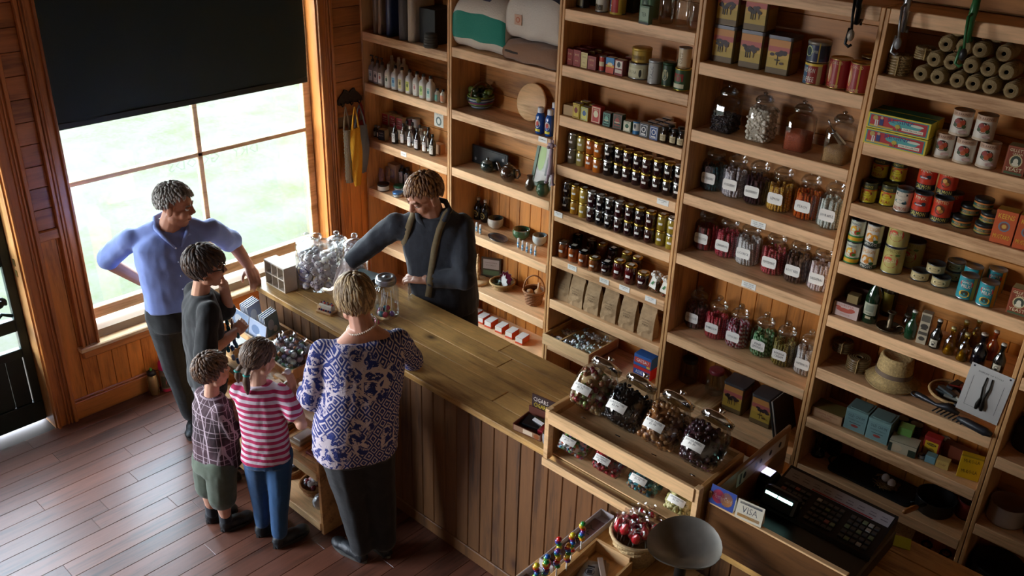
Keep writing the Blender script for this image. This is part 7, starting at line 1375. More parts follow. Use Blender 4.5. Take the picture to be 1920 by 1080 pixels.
# ---------- nudge neighbours on a shelf apart so that nothing cuts into anything ----------
def relax():
    G={}
    for o,key,gk in PUTS:
        M=Matrix.Rotation(o.rotation_euler.z,3,'Z')@Matrix.Diagonal(o.scale); X=[];Y=[];Zs=[]
        for p in _kits[key]:
            for c in p[4]: q=M@Vector(c); X.append(q.x);Y.append(q.y);Zs.append(q.z)
        L=o.location; G.setdefault(gk,[]).append((o,[L.x+min(X),L.x+max(X),L.y+min(Y),L.y+max(Y),L.z+min(Zs),L.z+max(Zs)]))
    gs=[]
    for k,l in G.items():
        gs.append(dict(it=l,dx=0,dy=0,b=bay(l[0][0].location.y),r=[min(a[1][0] for a in l),max(a[1][1] for a in l),min(a[1][2] for a in l),max(a[1][3] for a in l),min(a[1][4] for a in l),max(a[1][5] for a in l)]))
    for g in gs: g['n']=[h for h in gs if h is not g and h['b']==g['b'] and min(h['r'][5],g['r'][5])-max(h['r'][4],g['r'][4])>.003]
    for it in range(90):
        for g in gs:
            r=g['r']
            for h in g['n']:
                q=h['r']; ox=min(r[1]+g['dx'],q[1]+h['dx'])-max(r[0]+g['dx'],q[0]+h['dx'])+.0006; oy=min(r[3]+g['dy'],q[3]+h['dy'])-max(r[2]+g['dy'],q[2]+h['dy'])+.0006
                if ox<=0 or oy<=0: continue
                if oy<ox*1.2:
                    s=1 if r[2]+r[3]+2*g['dy']>q[2]+q[3]+2*h['dy'] else -1; g['dy']+=s*oy*.5; h['dy']-=s*oy*.5
                else:
                    s=1 if r[0]+r[1]+2*g['dx']>q[0]+q[1]+2*h['dx'] else -1; g['dx']+=s*ox*.5; h['dx']-=s*ox*.5
            lo,hi=BY[g['b']+1]+.0215,BY[g['b']]-.0215
            if r[3]-r[2]<hi-lo: g['dy']=max(lo-r[2],min(hi-r[3],g['dy']))
            if r[0]+g['dx']<XF-.03: g['dx']=XF-.03-r[0]
            g['dx']=min(g['dx'],XB-.002-r[1])
    for g in gs:
        for o,_ in g['it']: o.location.x+=g['dx']; o.location.y+=g['dy']
relax()
# ================= things on the counter =================
CT=CZ+.0005
t=thing('pigeonhole_box','pale wooden pigeonhole box with six open cells at the window end of the counter','box',(2.765,4.365,CT)); bw=W_LIGHT if 0 else mat('#cbbfae',.6,var=.06,bs=20)
def PP(n,m,mt=None): return m.make(n,mt or bw,t)
PP('back',MB().box(.036,-.10,0,.042,.10,.158)); 
for y in (-.1,.092): PP('side',MB().box(-.045,y,0,.036,y+.008,.158))
for z in (0,.075,.15): PP('shelf',MB().box(-.045,-.092,z,.036,.092,z+.008))
for y in (-.034,.027): PP('divider',MB().box(-.043,y,.008,.036,y+.006,.15))
spawn((k_box,.20,.10,.13,'#b9a88e',(),'#a8977c','#b3a085'),'cardboard_box','tan cardboard box behind the pigeonhole box','box',(2.868,4.36,CT),-PI/2+.02)
def k_ballsjar(R,H,cols,seed,rad,text=None,nn=170):
    pr=[(0,.002),(R*.86,.003),(R*.93,.012),(R,.03),(R,H*.72),(R*.96,H*.80),(R*.84,H*.86),(R*.84,H*.9)]
    g=MB().lathe(pr,28,0,True,cap=False); g.tube([(R*.9*math.cos(a),R*.9*math.sin(a),H*.895) for a in [i*2*PI/28 for i in range(28)]],R*.035,6,0,True,True)
    l=MB().lathe([(R*.86,H*.9),(R*.88,H*.91),(R*.8,H*.95),(R*.5,H*1.0),(R*.2,H*1.03),(R*.14,H*1.05),(R*.24,H*1.09),(R*.27,H*1.13),(R*.2,H*1.18),(0,H*1.2)],24)
    s=MB(); rr=random.Random(seed); m2=MB(); S=R*.9-rad
    def pos():
        z=rad+.006+rr.random()*(H*.80-2*rad); q=S*(1 if rr.random()<.75 else rr.random()**.5); a=rr.random()*6.28; return (q*math.cos(a),q*math.sin(a),z)
    P_=[]; tries=0
    while len(P_)<nn and tries<9000:
        tries+=1; p=pos()
        if all((p[0]-q[0])**2+(p[1]-q[1])**2+(p[2]-q[2])**2>(1.75*rad)**2 for q in P_): P_.append(p)
    for p in P_:
        s.ball(p,rad*rr.uniform(.92,1),9,rr.randrange(len(cols)))
        if text:
            n=math.hypot(p[0],p[1]) or 1; d=Vector((p[0]/n,p[1]/n,rr.uniform(-.3,.5))).normalized()
            for k in range(3): e=(Vector((rr.uniform(-1,1),rr.uniform(-1,1),rr.uniform(-1,1)))*.55+d).normalized(); c=Vector(p)+e*rad*.93; s.ball(c,(rad*.16,rad*.16,rad*.16),5,len(cols))
    ps=[('glass_jar',g,GLASS),('lid',l,glass((.93,.96,.96),.6,'jar_lid_glass',.14)),('sweets',s,[mat(c,.3,coat=.3) for c in cols]+[mat('#6a5a78',.5)],None,'stuff')]
    if text:
        b=MB(); r=R+.0012; n=26
        ring=[(r*math.sin((-.03+.052*math.cos(a))/r),-r*math.cos((-.03+.052*math.cos(a))/r),.135+.034*math.sin(a)) for a in [i*2*PI/n for i in range(n)]]
        b.tube(ring,.0022,4,0,True,True); b.text('JP',-.03,.137,.05,.034,0,0,r); b.text(text,-.02,.082,.105,.024,0,0,r+.0003); b.text('EST 1891',-.02,.052,.07,.014,0,0,r+.0003)
        ps.append(('lettering',b,mat('#2e2c5e',.5)))
    return ps
x,y,_=onz(600,552,.972,.125); spawn((k_ballsjar,.128,.285,('#d8d2d4','#cfc8cc','#c8bcc4','#d4ccc4'),5,.0225,'JAWBREAKERS',190),'sweet_jar','very large glass jar of white jawbreakers with blue lettering','jar',(x,y,CT),-PI/2+.35)
x,y,_=onz(545,510,.972,.02); spawn((k_ballsjar,.075,.20,('#16161a','#202024','#121216'),6,.016,None,130),'sweet_jar','glass jar of black round sweets behind the pigeonhole box','jar',(3.03,4.46,CT),0)
spawn((k_ballsjar,.07,.20,('#d8d4d4','#c8c8c8'),7,.016,None,110),'sweet_jar','glass jar of white sweets nearest the window sill','jar',(3.18,4.36,CT),0)
spawn((k_ballsjar,.075,.235,('#d8d0d0','#d0c0c8'),8,.016,None,130),'sweet_jar','tall glass jar with a crystal knob right behind the jawbreaker jar','jar',(3.18,4.18,CT),0)
def k_toy():
    m=MB().box(-.03,-.045,0,.03,.045,.012,0,.003).box(-.014,-.04,.012,.014,.036,.04,1,.003).box(-.016,.02,.012,.016,.046,.03,0,.003); p=MB(); rr=random.Random(2)
    for i in range(7): p.ball((.0+.008*(i%2),-.034+.011*i,.042),.006,6,i%4)
    for i in range(6): p.ball((-.02,-.036+.013*i,.015),.0055,6,(i+1)%4)
    return [('wooden_block',m,[W_LIGHT,mat('#d0c8b8',.5)]),('bead',p,[col('#a82a24'),col('#2a2a6a'),col('#8a3a1a'),col('#3a2a4a')],None,'stuff')]
x,y,_=onz(607,588,.972); spawn((k_toy,),'wooden_toy','small wooden game block set with coloured pegs','toy',(x+.03,y+.01,CT),.25,sc=1.2)
spawn((k_box,.16,.11,.075,'#3a3a3c',(('r',-.07,.01,.07,.06,'#2c2c30'),),'#8aa0a4','#33343a'),'postcard_box','dark box with a pale blue picture card on top, by the gloved hand','box',(3.13,4.02,CT),-PI/2+.2)
def k_mason():
    r=.07; pr=[(0,.002),(r*.9,.003),(r,.015),(r,.165),(r*.93,.185),(r*.76,.2),(r*.74,.215)]
    g=MB().lathe(pr,22,0,True,2.6 and None,cap=False); l=MB().lathe([(r*.80,.205),(r*.82,.21),(r*.82,.235),(r*.76,.246),(r*.55,.25),(r*.5,.246),(r*.18,.246),(r*.16,.25),(0,.25)],24)
    for z in (.214,.222,.23): l.tube([(r*.83*math.cos(a),r*.83*math.sin(a),z) for a in [i*2*PI/22 for i in range(22)]],.0022,4,0,True,True)
    h=MB().tube([(r*.98,0,.17),(r*1.28,0,.165),(r*1.32,0,.11),(r*1.2,0,.06),(r*.98,0,.05)],.007,7)
    s=MB(); rr=random.Random(4)
    for i in range(9):
        a=rr.random()*6.28; q=r*.6; s.tube([(q*math.cos(a),q*math.sin(a),.03),(q*.6*math.cos(a+.6),q*.6*math.sin(a+.6),.16)],.0022,5,0)
        s.ball((q*math.cos(a),q*math.sin(a),.026),.018,8,1+i%4)
    return [('glass_jar',g,GLASS),('lid',l,mat('#a4a8ac',.3,.9)),('handle',h,GLASS),('lollipops',s,[mat('#d8d4cc',.5),mat('#b8324a',.2,coat=1),mat('#c8ccd0',.2,coat=1),mat('#6a3a7a',.2,coat=1),mat('#3a8a9a',.2,coat=1)],None,'stuff')]
x,y,_=onz(726,601,.972,.065); spawn((k_mason,),'drink_jar','large glass mason jar with a silver lid and wrapped lollipops','jar',(x,y,CT),2.3)
for i,(dx,dy,c) in enumerate(((-.105,.02,'#b8c4c8'),(-.10,-.03,'#b8325a'),(-.095,.06,'#d0ccd4'))): spawn((k_wrapped,i,c),'wrapped_sweet',('silver','pink','pearl white')[i]+' wrapped sweet lying in front of the mason jar','sweet',(x+dx,y+dy,CT),i*1.3)
# cigar tray
def k_cigars():
    m=MB().box(-.075,-.06,0,.075,.06,.005).box(-.075,-.06,.005,-.071,.06,.035).box(.071,-.06,.005,.075,.06,.035).box(-.071,-.06,.005,.071,-.056,.03).box(-.071,.056,.005,.071,.06,.07)
    lid=MB().box(-.06,.061,.03,.065,.065,.135); b,ms=printed([('r',-.058,.05,.063,.134,'#2a1410'),('t','CIGARS',-.012,.112,.08,.022,'#d8d2cc'),('t','CIGARES',-.006,.084,.085,.022,'#c8b02a'),('d',.0,.058,.04,.010,'#7a4a2a')],d=-.0605)
    p=MB(); p.at((-.01,.01,.02),.1,.15).box(-.045,-.035,0,.045,.035,.016,0,.003); p.at((.012,.012,.038),-.2,.3).box(-.03,-.008,0,.03,.008,.004,1); p.T=None; p.box(.035,-.03,.01,.065,.04,.03,2,.002)
    f,fm=printed([('r',-.07,.004,.07,.03,'#8a6a50'),('r',-.02,.006,.03,.028,'#c8b8a0'),('d',.052,.016,.014,.012,'#8a4a20')],d=.0602)
    return [('tray',m,mat('#5a2a1c',.5)),('display_card',lid,mat('#4a2218',.5)),('print',b,ms),('packets',p,[mat('#101418',.15,coat=1),mat('#c8c8cc',.4),mat('#8a1a24',.4)],None,'stuff'),('front_print',f,fm)]
spawn((k_cigars,),'cigar_display','small brown tray display of chocolate cigars beside the jar rack','display',(2.745,2.315,CT),-PI/2+.12,sc=(1.05,1.05,1.05))
put_c=spawn((k_cup,'#9a9a9c','#2a2c30',.032,.075),'metal_cup','small silver patterned cup at the counter edge by the rack','cup',(2.695,2.183,CT),0)
# ================= rack of tilted sweet jars =================
RX0,RX1,RY0,RY1,RZ,RH=2.615,2.945,1.36,2.145,CT,.272
t=thing('jar_rack','two tier pine rack of tilted sweet jars standing across the counter','rack',(RX0,(RY0+RY1)/2,RZ)); hy=(RY1-RY0)/2; D=RX1-RX0
for s in (-1,1):
    sd=t
    MB().box(.0 if 0 else .03,s*hy-(.018 if s>0 else 0),0,D,s*hy+(.018 if s<0 else 0),.225).make('end_panel',W_SIDE,t)
    MB().box(-.004,s*hy-(.026 if s>0 else 0),-.012 if 0 else .0,.03,s*hy+(.026 if s<0 else 0),RH-.01,0,.002).make('post',W_LIGHT,t)
    MB().box(.03,s*hy-(.018 if s>0 else 0),.225,D,s*hy+(.018 if s<0 else 0),RH-.01,0,.002).make('end_rail',W_LIGHTX,t)
MB().box(-.012,-hy+.0,-.034,.006,hy-.0,.006,0,.002).make('front_rail',W_LIGHT,t); MB().box(-.01,-hy+.02,RH-.075,.008,hy-.02,RH-.012,0,.002).make('front_rail',W_LIGHT,t)
MB().box(D-.016,-hy+.018,.2,D,hy-.018,RH-.01,0,.002).make('back_rail',W_LIGHT,t)
MB().box(.042,-hy+.018,.006,D,hy-.018,.012).make('bottom_shelf',W_LIGHT,t); MB().box(.05,-hy+.018,.196,D-.016,hy-.018,.204).make('upper_shelf',W_LIGHT,t)
UP=[(('#b89a6a','#7a8a4a','#8a2a34','#c8b49a','#a86a4a'),'ASSORTED FRUITS',.0125,1,'wrapped fruit sweets of many pale colours'),(('#0e0c0e','#141214','#1a1618'),'LICORICE BUTTONS',.0085,0,'small black liquorice buttons'),(('#8a5a34','#a8733f','#6e4426','#b88a5a'),'BUTTER TOFFEE',.0135,1,'caramel brown wrapped toffees'),(('#3a2028','#4a2a32','#5a3a44','#2e181e'),'ROOT BEER BARRELS',.012,1,'dark purple brown wrapped sweets')]
LW=[(('#d8dcdc','#3a9ac0','#b83a34','#6a5aa0','#5a9a4a','#c87a3a'),'SALT WATER TAFFY',.012,1,'white, blue and red wrapped taffy'),(('#a01420','#b82430','#161214','#8a0e18'),'RASPBERRIES\n& BLACKBERRIES',.0125,0,'red and black berry gums'),(('#2a7a84','#4a9aa0','#6a3a34','#a87a2a','#3a6a74'),'CHOCOLATE ROCKS',.011,0,'turquoise and brown pebbled sweets'),(('#cfc68a','#d8d0a0','#c2b874'),'LEMON DROPS',.012,0,'pale yellow sugared drops')]
for i in range(4):
    y=2.035-.188*i
    cols,tx,rad,wr,nm=UP[i]; spawn((k_rackjar,cols,tx,i+20,rad,210 if rad>.01 else 330,wr),'sweet_jar',f'tilted jar of {nm}, {ORD[i]} of the upper rack tier','jar',(RX0+.178,y,RZ+.2045),-PI/2,'tilted jars, upper tier',sc=(1.06,1.24,1.24))
    cols,tx,rad,wr,nm=LW[i]; spawn((k_rackjar,cols,tx,i+40,rad,190,wr),'sweet_jar',f'tilted jar of {nm}, {ORD[i]} of the lower rack tier','jar',(RX0+.092,y,RZ+.0125),-PI/2,'tilted jars, lower tier',sc=(.9,.98,.90))
# ================= till corner =================
t=thing('till_screen','dark stained wooden boards boxing in the till at the counter end','screen',(2.66,1.33,CT)); WD=wood('#5a3a1e','#3a2210',1,.4,.4,.8,.06); WD2=wood('#8a5c30','#5e3c1c',0,.4,.4,.8,.06)
MB().box(-.012,-.56,0,.004,0,.20,0,.003).make('front_board',WD,t); MB().box(-.014,-.005,.0,.66 if 0 else .62,.009,.255,0,.003).make('side_board',WD2,t); MB().box(-.016,-.56,.2,.008,0,.208,0,.002).make('top_edge',W_LIGHT,t)
p,ms=printed([('r',.18,.165,.58,.232,'#b0a48e'),('d',.24,.2,.012,.016,'#2a2420'),('d',.33,.2,.012,.014,'#2a2420'),('d',.37,.2,.010,.012,'#2a2420'),('d',.45,.2,.012,.014,'#2a2420'),('d',.53,.2,.012,.014,'#2a2420'),('r',.2,.172,.215,.225,'#4a4238')],d=.0055); p.make('sticker',ms,t)
def k_tent(kind):
    w,h=.105,.075; m=MB().add([(-w/2,0,0),(w/2,0,0),(w/2,.018,h),(-w/2,.018,h),(-w/2,.036,0),(w/2,.036,0)],[(0,1,2,3),(3,2,5,4),(0,3,4),(1,5,2)])
    if kind=='m': sp=[('r',-w/2,0,w/2,h,'#1f3a86'),('d',-.018,h*.5,.026,.028,'#c82a28'),('d',.018,h*.5,.026,.028,'#e0962a'),('t','MasterCard',0,h*.5,.078,.018,'#f0eee8')]
    else: sp=[('r',-w/2,0,w/2,h,'#c8c2b0'),('r',-w*.42,h*.8,w*.42,h*.92,'#2a3a5c'),('t','VISA',0,h*.55,.062,.026,'#22345e'),('r',-w*.42,h*.12,w*.42,h*.28,'#cf922c')]
    p,ms=printed(sp,d=.0); p.v=[(x,z*.24-.0006+y*.9,z) for x,y,z in p.v]
    return [('tent_card',m,PAPER),('print',p,ms)]
spawn((k_tent,'m'),'card_sign','blue MasterCard tent card sign on the till screen','sign',(2.645,1.283,CT+.209),-PI/2+.05)
spawn((k_tent,'v'),'card_sign','white and orange VISA tent card sign on the till screen','sign',(2.645,1.165,CT+.209),-PI/2+.12)
def k_till():
    m=MB().box(-.24,-.20,0,.24,.20,.085,0,.008); m.add([(-.235,-.06,.085),(.235,-.06,.085),(.235,.19,.085),(-.235,.19,.085),(-.235,-.05,.10),(.235,-.05,.10),(.235,.19,.155),(-.235,.19,.155)],[(0,1,5,4),(1,2,6,5),(2,3,7,6),(3,0,4,7),(4,5,6,7)])
    d=MB().at((-.16,-.04,.09),.0,-.5).box(-.075,-.05,0,.075,.02,.085,0,.01); s=MB().at((-.16,-.04,.09),.0,-.5); s.add([(-.06,-.0515,.05),(-.008,-.0515,.05),(-.008,-.0515,.062),(-.06,-.0515,.062),(-.004,-.0515,.05),(.06,-.0515,.05),(.06,-.0515,.062),(-.004,-.0515,.062)],[(0,1,2,3),(4,5,6,7)])
    k=MB(); rr=random.Random(5); sl=.055/.24
    for i in range(17):
        for j in range(5):
            if i in (5,11): continue
            x=-.205+i*.0245; y=-.03+j*.027; z=.1005+(y+.05)*sl; k.box(x,y,z,x+.019,y+.019,z+.006,rr.choice((0,0,0,0,1,0,0,2,3,0)),.001)
    lab=MB().add([(-.225,.115,.1392),(.225,.115,.1392),(.225,.175,.153),(-.225,.175,.153)],[(0,1,2,3)]); lab.add([(-.1,.117,.1402),(.16,.117,.1402),(.16,.123,.1416),(-.1,.123,.1416)],[(0,1,2,3)],1)
    for i in range(9): x=-.2+i*.048; lab.add([(x,.135,.1446),(x+.03,.135,.1446),(x+.03,.139,.1455),(x,.139,.1455),(x,.15,.148),(x+.025,.15,.148),(x+.025,.153,.1487),(x,.153,.1487)],[(0,1,2,3),(4,5,6,7)],2)
    r=MB().box(-.33,.06,0,-.25,.16,.12,0,.012).box(-.325,.08,.12,-.27,.14,.13,0); g=MB().box(-.322,.085,.1302,-.272,.135,.131)
    return [('till_body',m,mat('#17181a',.4)),('display_hood',d,mat('#101113',.35)),('display',s,mat('#b8fff0',.4,em=1.6)),('keys',k,[mat('#3a3c3e',.5),mat('#6a7a5a',.5),mat('#a8a8a4',.5),mat('#8a4a44',.5)],None,'stuff'),('key_sheet',lab,[mat('#a8a6ae',.5),mat('#a02a34',.5),mat('#6a6870',.5)]),('card_reader',r,mat('#141517',.4)),('reader_screen',g,mat('#b8b4dc',.4,em=.7))]
spawn((k_till,),'cash_register','black electronic cash register with rows of keys and a lit display','till',(2.97,1.015,CT),-PI/2,sc=(.98,.98,1.0))
spawn((k_box,.07,.05,.07,'#3a2014',(),'#2a160e'),'card_holder','dark brown card holder beside the till','box',(2.75,1.265,CT),-PI/2)
cm=MB().at((0,0,0),0,-.15).box(-.035,-.001,0,.035,.001,.13); cm.text('PLEASE',0,.09,.04,.012,.0016,1); cm.disc(0,.05,.02,.024,.0016,1); spawn((lambda:[('standing_card',cm,[mat('#a8977c',.7),mat('#6a5a4a',.7)])],),'standing_card','tan card standing in the brown holder','card',(2.83,1.262,CT),-PI/2)
spawn((lambda:[('sticky_note',MB().box(-.035,-.035,0,.035,.035,.003),mat('#b8c81e',.7))],),'sticky_note','bright yellow green sticky note at the corner of the till','note',(3.215,.765,CT),.3)
spawn((k_box,.10,.08,.05,'#c8c2b4',(),'#d0cabc'),'paper_box','pale cardboard box between rack and shelves on the counter','box',(3.17,1.46,CT),-PI/2)
spawn((k_cup,'#b8a888','#8a7a5c',.045,.08),'stoneware_mug','pale stoneware mug behind the jar rack','pottery',(3.05,1.60,CT),0)
# ================= return table of sweets =================
TZ=.80; RT=thing('side_table','low pine side table of sweets set against the counter front','table',(2.3,1.55,0))
def TP(n,m,mt): o=m.make(n,mt,RT); o.location=(-2.3,-1.55,0); return o
for i in range(6): TP('plank',MB().box(1.7,.80+i*.176,TZ-.028,2.668,.80+(i+1)*.176-.0015,TZ,0,.003),W_LIGHTX if i%2 else W_CTOP)
TP('apron',MB().box(1.74,1.80,TZ-.14,2.668,1.822,TZ-.028,0,.003),W_LIGHTX)
for x in (1.74,2.61):
    for y in (.83,1.775): TP('leg',MB().box(x,y,0,x+.05,y+.05,TZ-.028,0,.004),W_LIGHT)
def k_taffy():
    m=MB().box(-.21,-.035,0,.21,.035,.004,0).box(-.21,-.035,.004,-.206,.035,.04).box(.206,-.035,.004,.21,.035,.04).box(-.206,.031,.004,.206,.035,.04).box(-.206,-.035,.004,.206,-.031,.03)
    i=MB().box(-.16,-.028,.005,.16,.028,.02); t=MB()
    vs,fs=textmesh('TAFFY'); x0=min(p[0] for p in vs);x1=max(p[0] for p in vs); k=.17/(x1-x0); t.add([((p[0]-(x0+x1)/2)*k+.03,p[1]*k*.75-.016,.0206) for p in vs],fs)
    return [('box',m,mat('#b8b0b4',.6)),('taffy_slab',i,mat('#6a4a4a',.5)),('lettering',t,INK)]
spawn((k_taffy,),'taffy_box','long white open box of taffy with dark lettering','box',(2.445,1.795,TZ+.001),PI+.03 if 0 else .03)
spawn((k_taffy,),'taffy_box','second white taffy box behind the twisted lollipops','box',(1.99,1.785,TZ+.001),.02)
def k_woodtray():
    m=MB().box(-.17,-.09,0,.17,.09,.012).box(-.17,.08,.012,.17,.09,.07).box(-.17,-.09,.012,.17,-.08,.05); e=MB().box(.158,-.08,.012,.17,.08,.07); f=MB().box(-.17,-.08,.012,-.158,.08,.07); return [('base',m,W_LIGHTX),('end_rail',e,W_LIGHT),('end_rail',f,W_LIGHT)]
tr=spawn((k_woodtray,),'wooden_tray','open pine tray holding a white printed bag and wooden sticks','tray',(2.30,1.615,TZ+.001),.06)
spawn((k_basket,.085,.108,.115,'#b3986c','#bda278'),'sweet_basket','pale woven basket of red strawberry lollipops on the side table','basket',(2.565,1.585,TZ+.001),0)
rr=random.Random(31)
def k_strawberry():
    m=MB().lathe([(0,-.03),(.010,-.028),(.020,-.008),(.017,.008),(.008,.026),(0,.034)][::1],10); s=MB().tube([(0,0,-.03),(0,0,-.09)],.002,5); w=MB().lathe([(.004,-.04),(.026,-.018),(.029,.008),(.020,.034),(.012,.048),(.020,.058)],9,cap=False)
    return [('strawberry_candy',m,mat('#c01a28',.2,coat=.8,var=.15,bs=120)),('stick',s,WHITE),('wrapper',w,glass((.95,.94,.95),.5,'cellophane',.10))]
for i in range(17):
    a=i*2.4; q=.085*((i+.5)/17)**.5; spawn((k_strawberry,),'strawberry_lollipop',f'{ORD[i] if i<16 else "last"} red strawberry lollipop in clear wrap, counted outward in the woven basket','lollipop',(2.565+q*math.cos(a),1.585+q*math.sin(a),TZ+.125+.035*(1-q/.1)+rr.uniform(-.006,.02)),rr.random()*6,'strawberry lollipops',tilt=(rr.uniform(-.3,.3),rr.uniform(-.3,.3)))
def k_twist(i):
    m=MB(); rr=random.Random(i); n=8
    for k in range(9): m.ball((.004*math.cos(k*1.3),.004*math.sin(k*1.3),.05+k*.0105),(.0125,.0125,.009),8,(k+i)%6)
    m.tube([(0,0,0),(0,0,.05)],.003,5,6); return [('rainbow_lollipop',m,[mat(c,.2,coat=.8) for c in ('#c8201e','#d88a1a','#d8c82a','#2a8a3e','#1e5aa8','#5a2a7a')]+[WHITE])]
LP_=[(985,1062,.0),(1000,1052,.02),(1020,1040,.02),(1037,1028,.05),(1045,1012,.06),(1075,1000,.05),(1031,1060,.0),(968,1074,0)]
hold=spawn((lambda:[('lollipop_block',MB().box(-.16,-.03,0,.16,.03,.05,0,.004),W_LIGHTX)],),'lollipop_stand','low pine block holding the rainbow lollipops','stand',(2.21,1.70,TZ+.001),.05)
for i,(dx,dy,dz) in enumerate(((-.13,.01,.0),(-.10,-.012,.01),(-.065,.012,0),(-.03,-.01,.02),(.0,.012,.045),(.03,-.012,.01),(.07,.0,.03),(.125,-.005,.055))):
    spawn((k_twist,i),'rainbow_lollipop',ORD[i]+' rainbow striped lollipop from the table end, standing in the block','lollipop',(2.21+dx,1.70+dy,TZ+.051+dz-.0),0,'rainbow striped lollipops',sc=(1,1,1+dz*6) if 0 else None)
def k_printbag():
    m=MB(); vs=[];n=8
    for j in range(n+1):
        for i in range(n+1): u,v=i/n*2-1,j/n*2-1; vs.append((u*.085,v*.05,.006+.028*max(0,(1-u*u))**.7*max(0,1-v*v)**.7+.002*math.sin(9*u+5*v)))
    m.add(vs,[[j*(n+1)+i,j*(n+1)+i+1,(j+1)*(n+1)+i+1,(j+1)*(n+1)+i] for j in range(n) for i in range(n)],0,True); m.add([(x,y,-.0+.002) for x,y,z in vs],[[j*(n+1)+i,(j+1)*(n+1)+i,(j+1)*(n+1)+i+1,j*(n+1)+i+1] for j in range(n) for i in range(n)],0,True)
    p=MB(); p.tube([(.018*math.cos(a)-.01,.018*math.sin(a),.0365) for a in [i*.4 for i in range(16)]],.0014,4,0,True,True); p.box(-.02,-.01,.036,.0,.01,.0368); p.box(.016,-.015,.0355,.024,.015,.036)
    return [('paper_bag',m,mat('#b8bcc0',.5,bmp=.2,bs=40)),('print',p,INK)]
tp=tr.location; spawn((k_printbag,),'printed_bag','white paper bag with a small dark seal lying in the wooden tray','bag',(tp.x+.02,tp.y+.015,tp.z+.013),.45)
for i in range(3): spawn((lambda i=i:[('wooden_stick',MB().box(-.10,-.012,0,.10,.012,.012,0,.003),mat(('#9a7a58','#6e5238','#a89080')[i],.6))],),'wooden_stick',('tan','dark brown','pinkish grey')[i]+' wooden stick beside the printed bag in the tray','stick',(tp.x+.035,tp.y-.04-.0*i,tp.z+.013+.0125*i),.5+.15*i)
# weighing scoop on its scale
t=thing('scale','old shop scale with a wide dark metal weighing pan','scale',(2.435,1.30,TZ+.001))
m=MB(); n=30; rings=[(0,.0),(.35,.004),(.7,.018),(.92,.038),(1,.05)]; vs=[]
for f,z in rings:
    for i in range(n):
        a=2*PI*i/n; R=.148*(1+.12*math.cos(a-.4)); vs.append((R*f*math.cos(a),R*f*math.sin(a)*.92,z+.25+.022*f*math.cos(a-.4)**2))
m.add(vs,[[j*n+i,j*n+(i+1)%n,(j+1)*n+(i+1)%n,(j+1)*n+i] for j in range(4) for i in range(n)],0,True); m.add([(x,y,z-.003) for x,y,z in vs],[[j*n+i,(j+1)*n+i,(j+1)*n+(i+1)%n,j*n+(i+1)%n] for j in range(4) for i in range(n)],0,True)
m.make('weighing_pan',mat('#86837c',.45,.6,var=.15,bs=12),t)
MB().lathe([(.07,0),(.075,.004),(.07,.03),(.03,.045),(.022,.06),(.022,.235),(.05,.25)],18).make('pedestal',mat('#2e2c2a',.4,.6),t)
t=thing('cast_iron_peeler','small chromed hand tool with a long lever on a dark base','kitchen tool',(2.54,1.10,TZ+.001),.5)
MB().box(-.05,-.11,0,.05,.11,.02,0,.004).make('base',WD,t); MB().at((0,.05,.055),0,PI/2).lathe([(.0,-.05),(.033,-.05),(.033,.05),(0,.05)],16).make('coil_drum',mat('#8a8c8e',.3,.9),t); MB().tube([(.03,.08,.06),(.04,0,.075),(.045,-.11,.06)],.011,7).ball((.045,-.115,.06),.018,10).make('lever',mat('#3a2a20',.35),t); MB().ball((.03,.085,.07),.02,10).make('knob',CHROME,t)
m=MB(); n=9; vs=[]; rr=random.Random(77)
for j in range(n+1):
    for i in range(n+1): u,v=i/n*2-1,j/n*2-1; vs.append((u*.10,v*.09,.01+.04*max(0,1-u*u)**.5*max(0,1-v*v)**.5+rr.uniform(0,.012)))
m.add(vs,[[j*(n+1)+i,j*(n+1)+i+1,(j+1)*(n+1)+i+1,(j+1)*(n+1)+i] for j in range(n) for i in range(n)],0,True); m.box(-.09,-.08,0,.09,.08,.008)
m.make('plastic_bag',mat('#5a6478',.15,coat=.8,spec=.8),label='crumpled blue grey plastic bag lying by the till screen',cat='bag',loc=(2.55,.93,TZ+.001))
# ================= stepped display in front of the counter =================
DSX0,DSX1,DY0,DY1=2.245,2.665,3.37,4.50
t=thing('display_shelf','low stepped pine display shelf against the counter front','shelf',(DSX0,(DY0+DY1)/2,0)); hy=(DY1-DY0)/2; D=DSX1-DSX0
for s in (-1,1): MB().prism([(0,0),(D,0),(D,.80),(.16,.80),(0,.70)],0,.02).make('end_panel',W_SIDE,t).matrix_local=Matrix.Translation((0,s*hy-(.0 if s<0 else .0),0))@Matrix.Rotation(PI/2,4,'X')@Matrix.Translation((0,0,-.02 if s>0 else 0)) if s<0 else Matrix.Translation((0,hy,0))@Matrix.Rotation(PI/2,4,'X')
for z0,x0 in ((.05,0),(.385,0),(.72,.0)):
    MB().box(x0,-hy,z0,D,hy-.021,z0+.018).make('shelf',W_LIGHT,t); MB().box(x0-.008,-hy,z0-.03,x0+.008,hy-.0,z0+.02,0,.002).make('front_rail',W_LIGHT,t)
MB().box(D-.012,-hy,.0,D,hy-.02,.80).make('back',W_BACK,t)
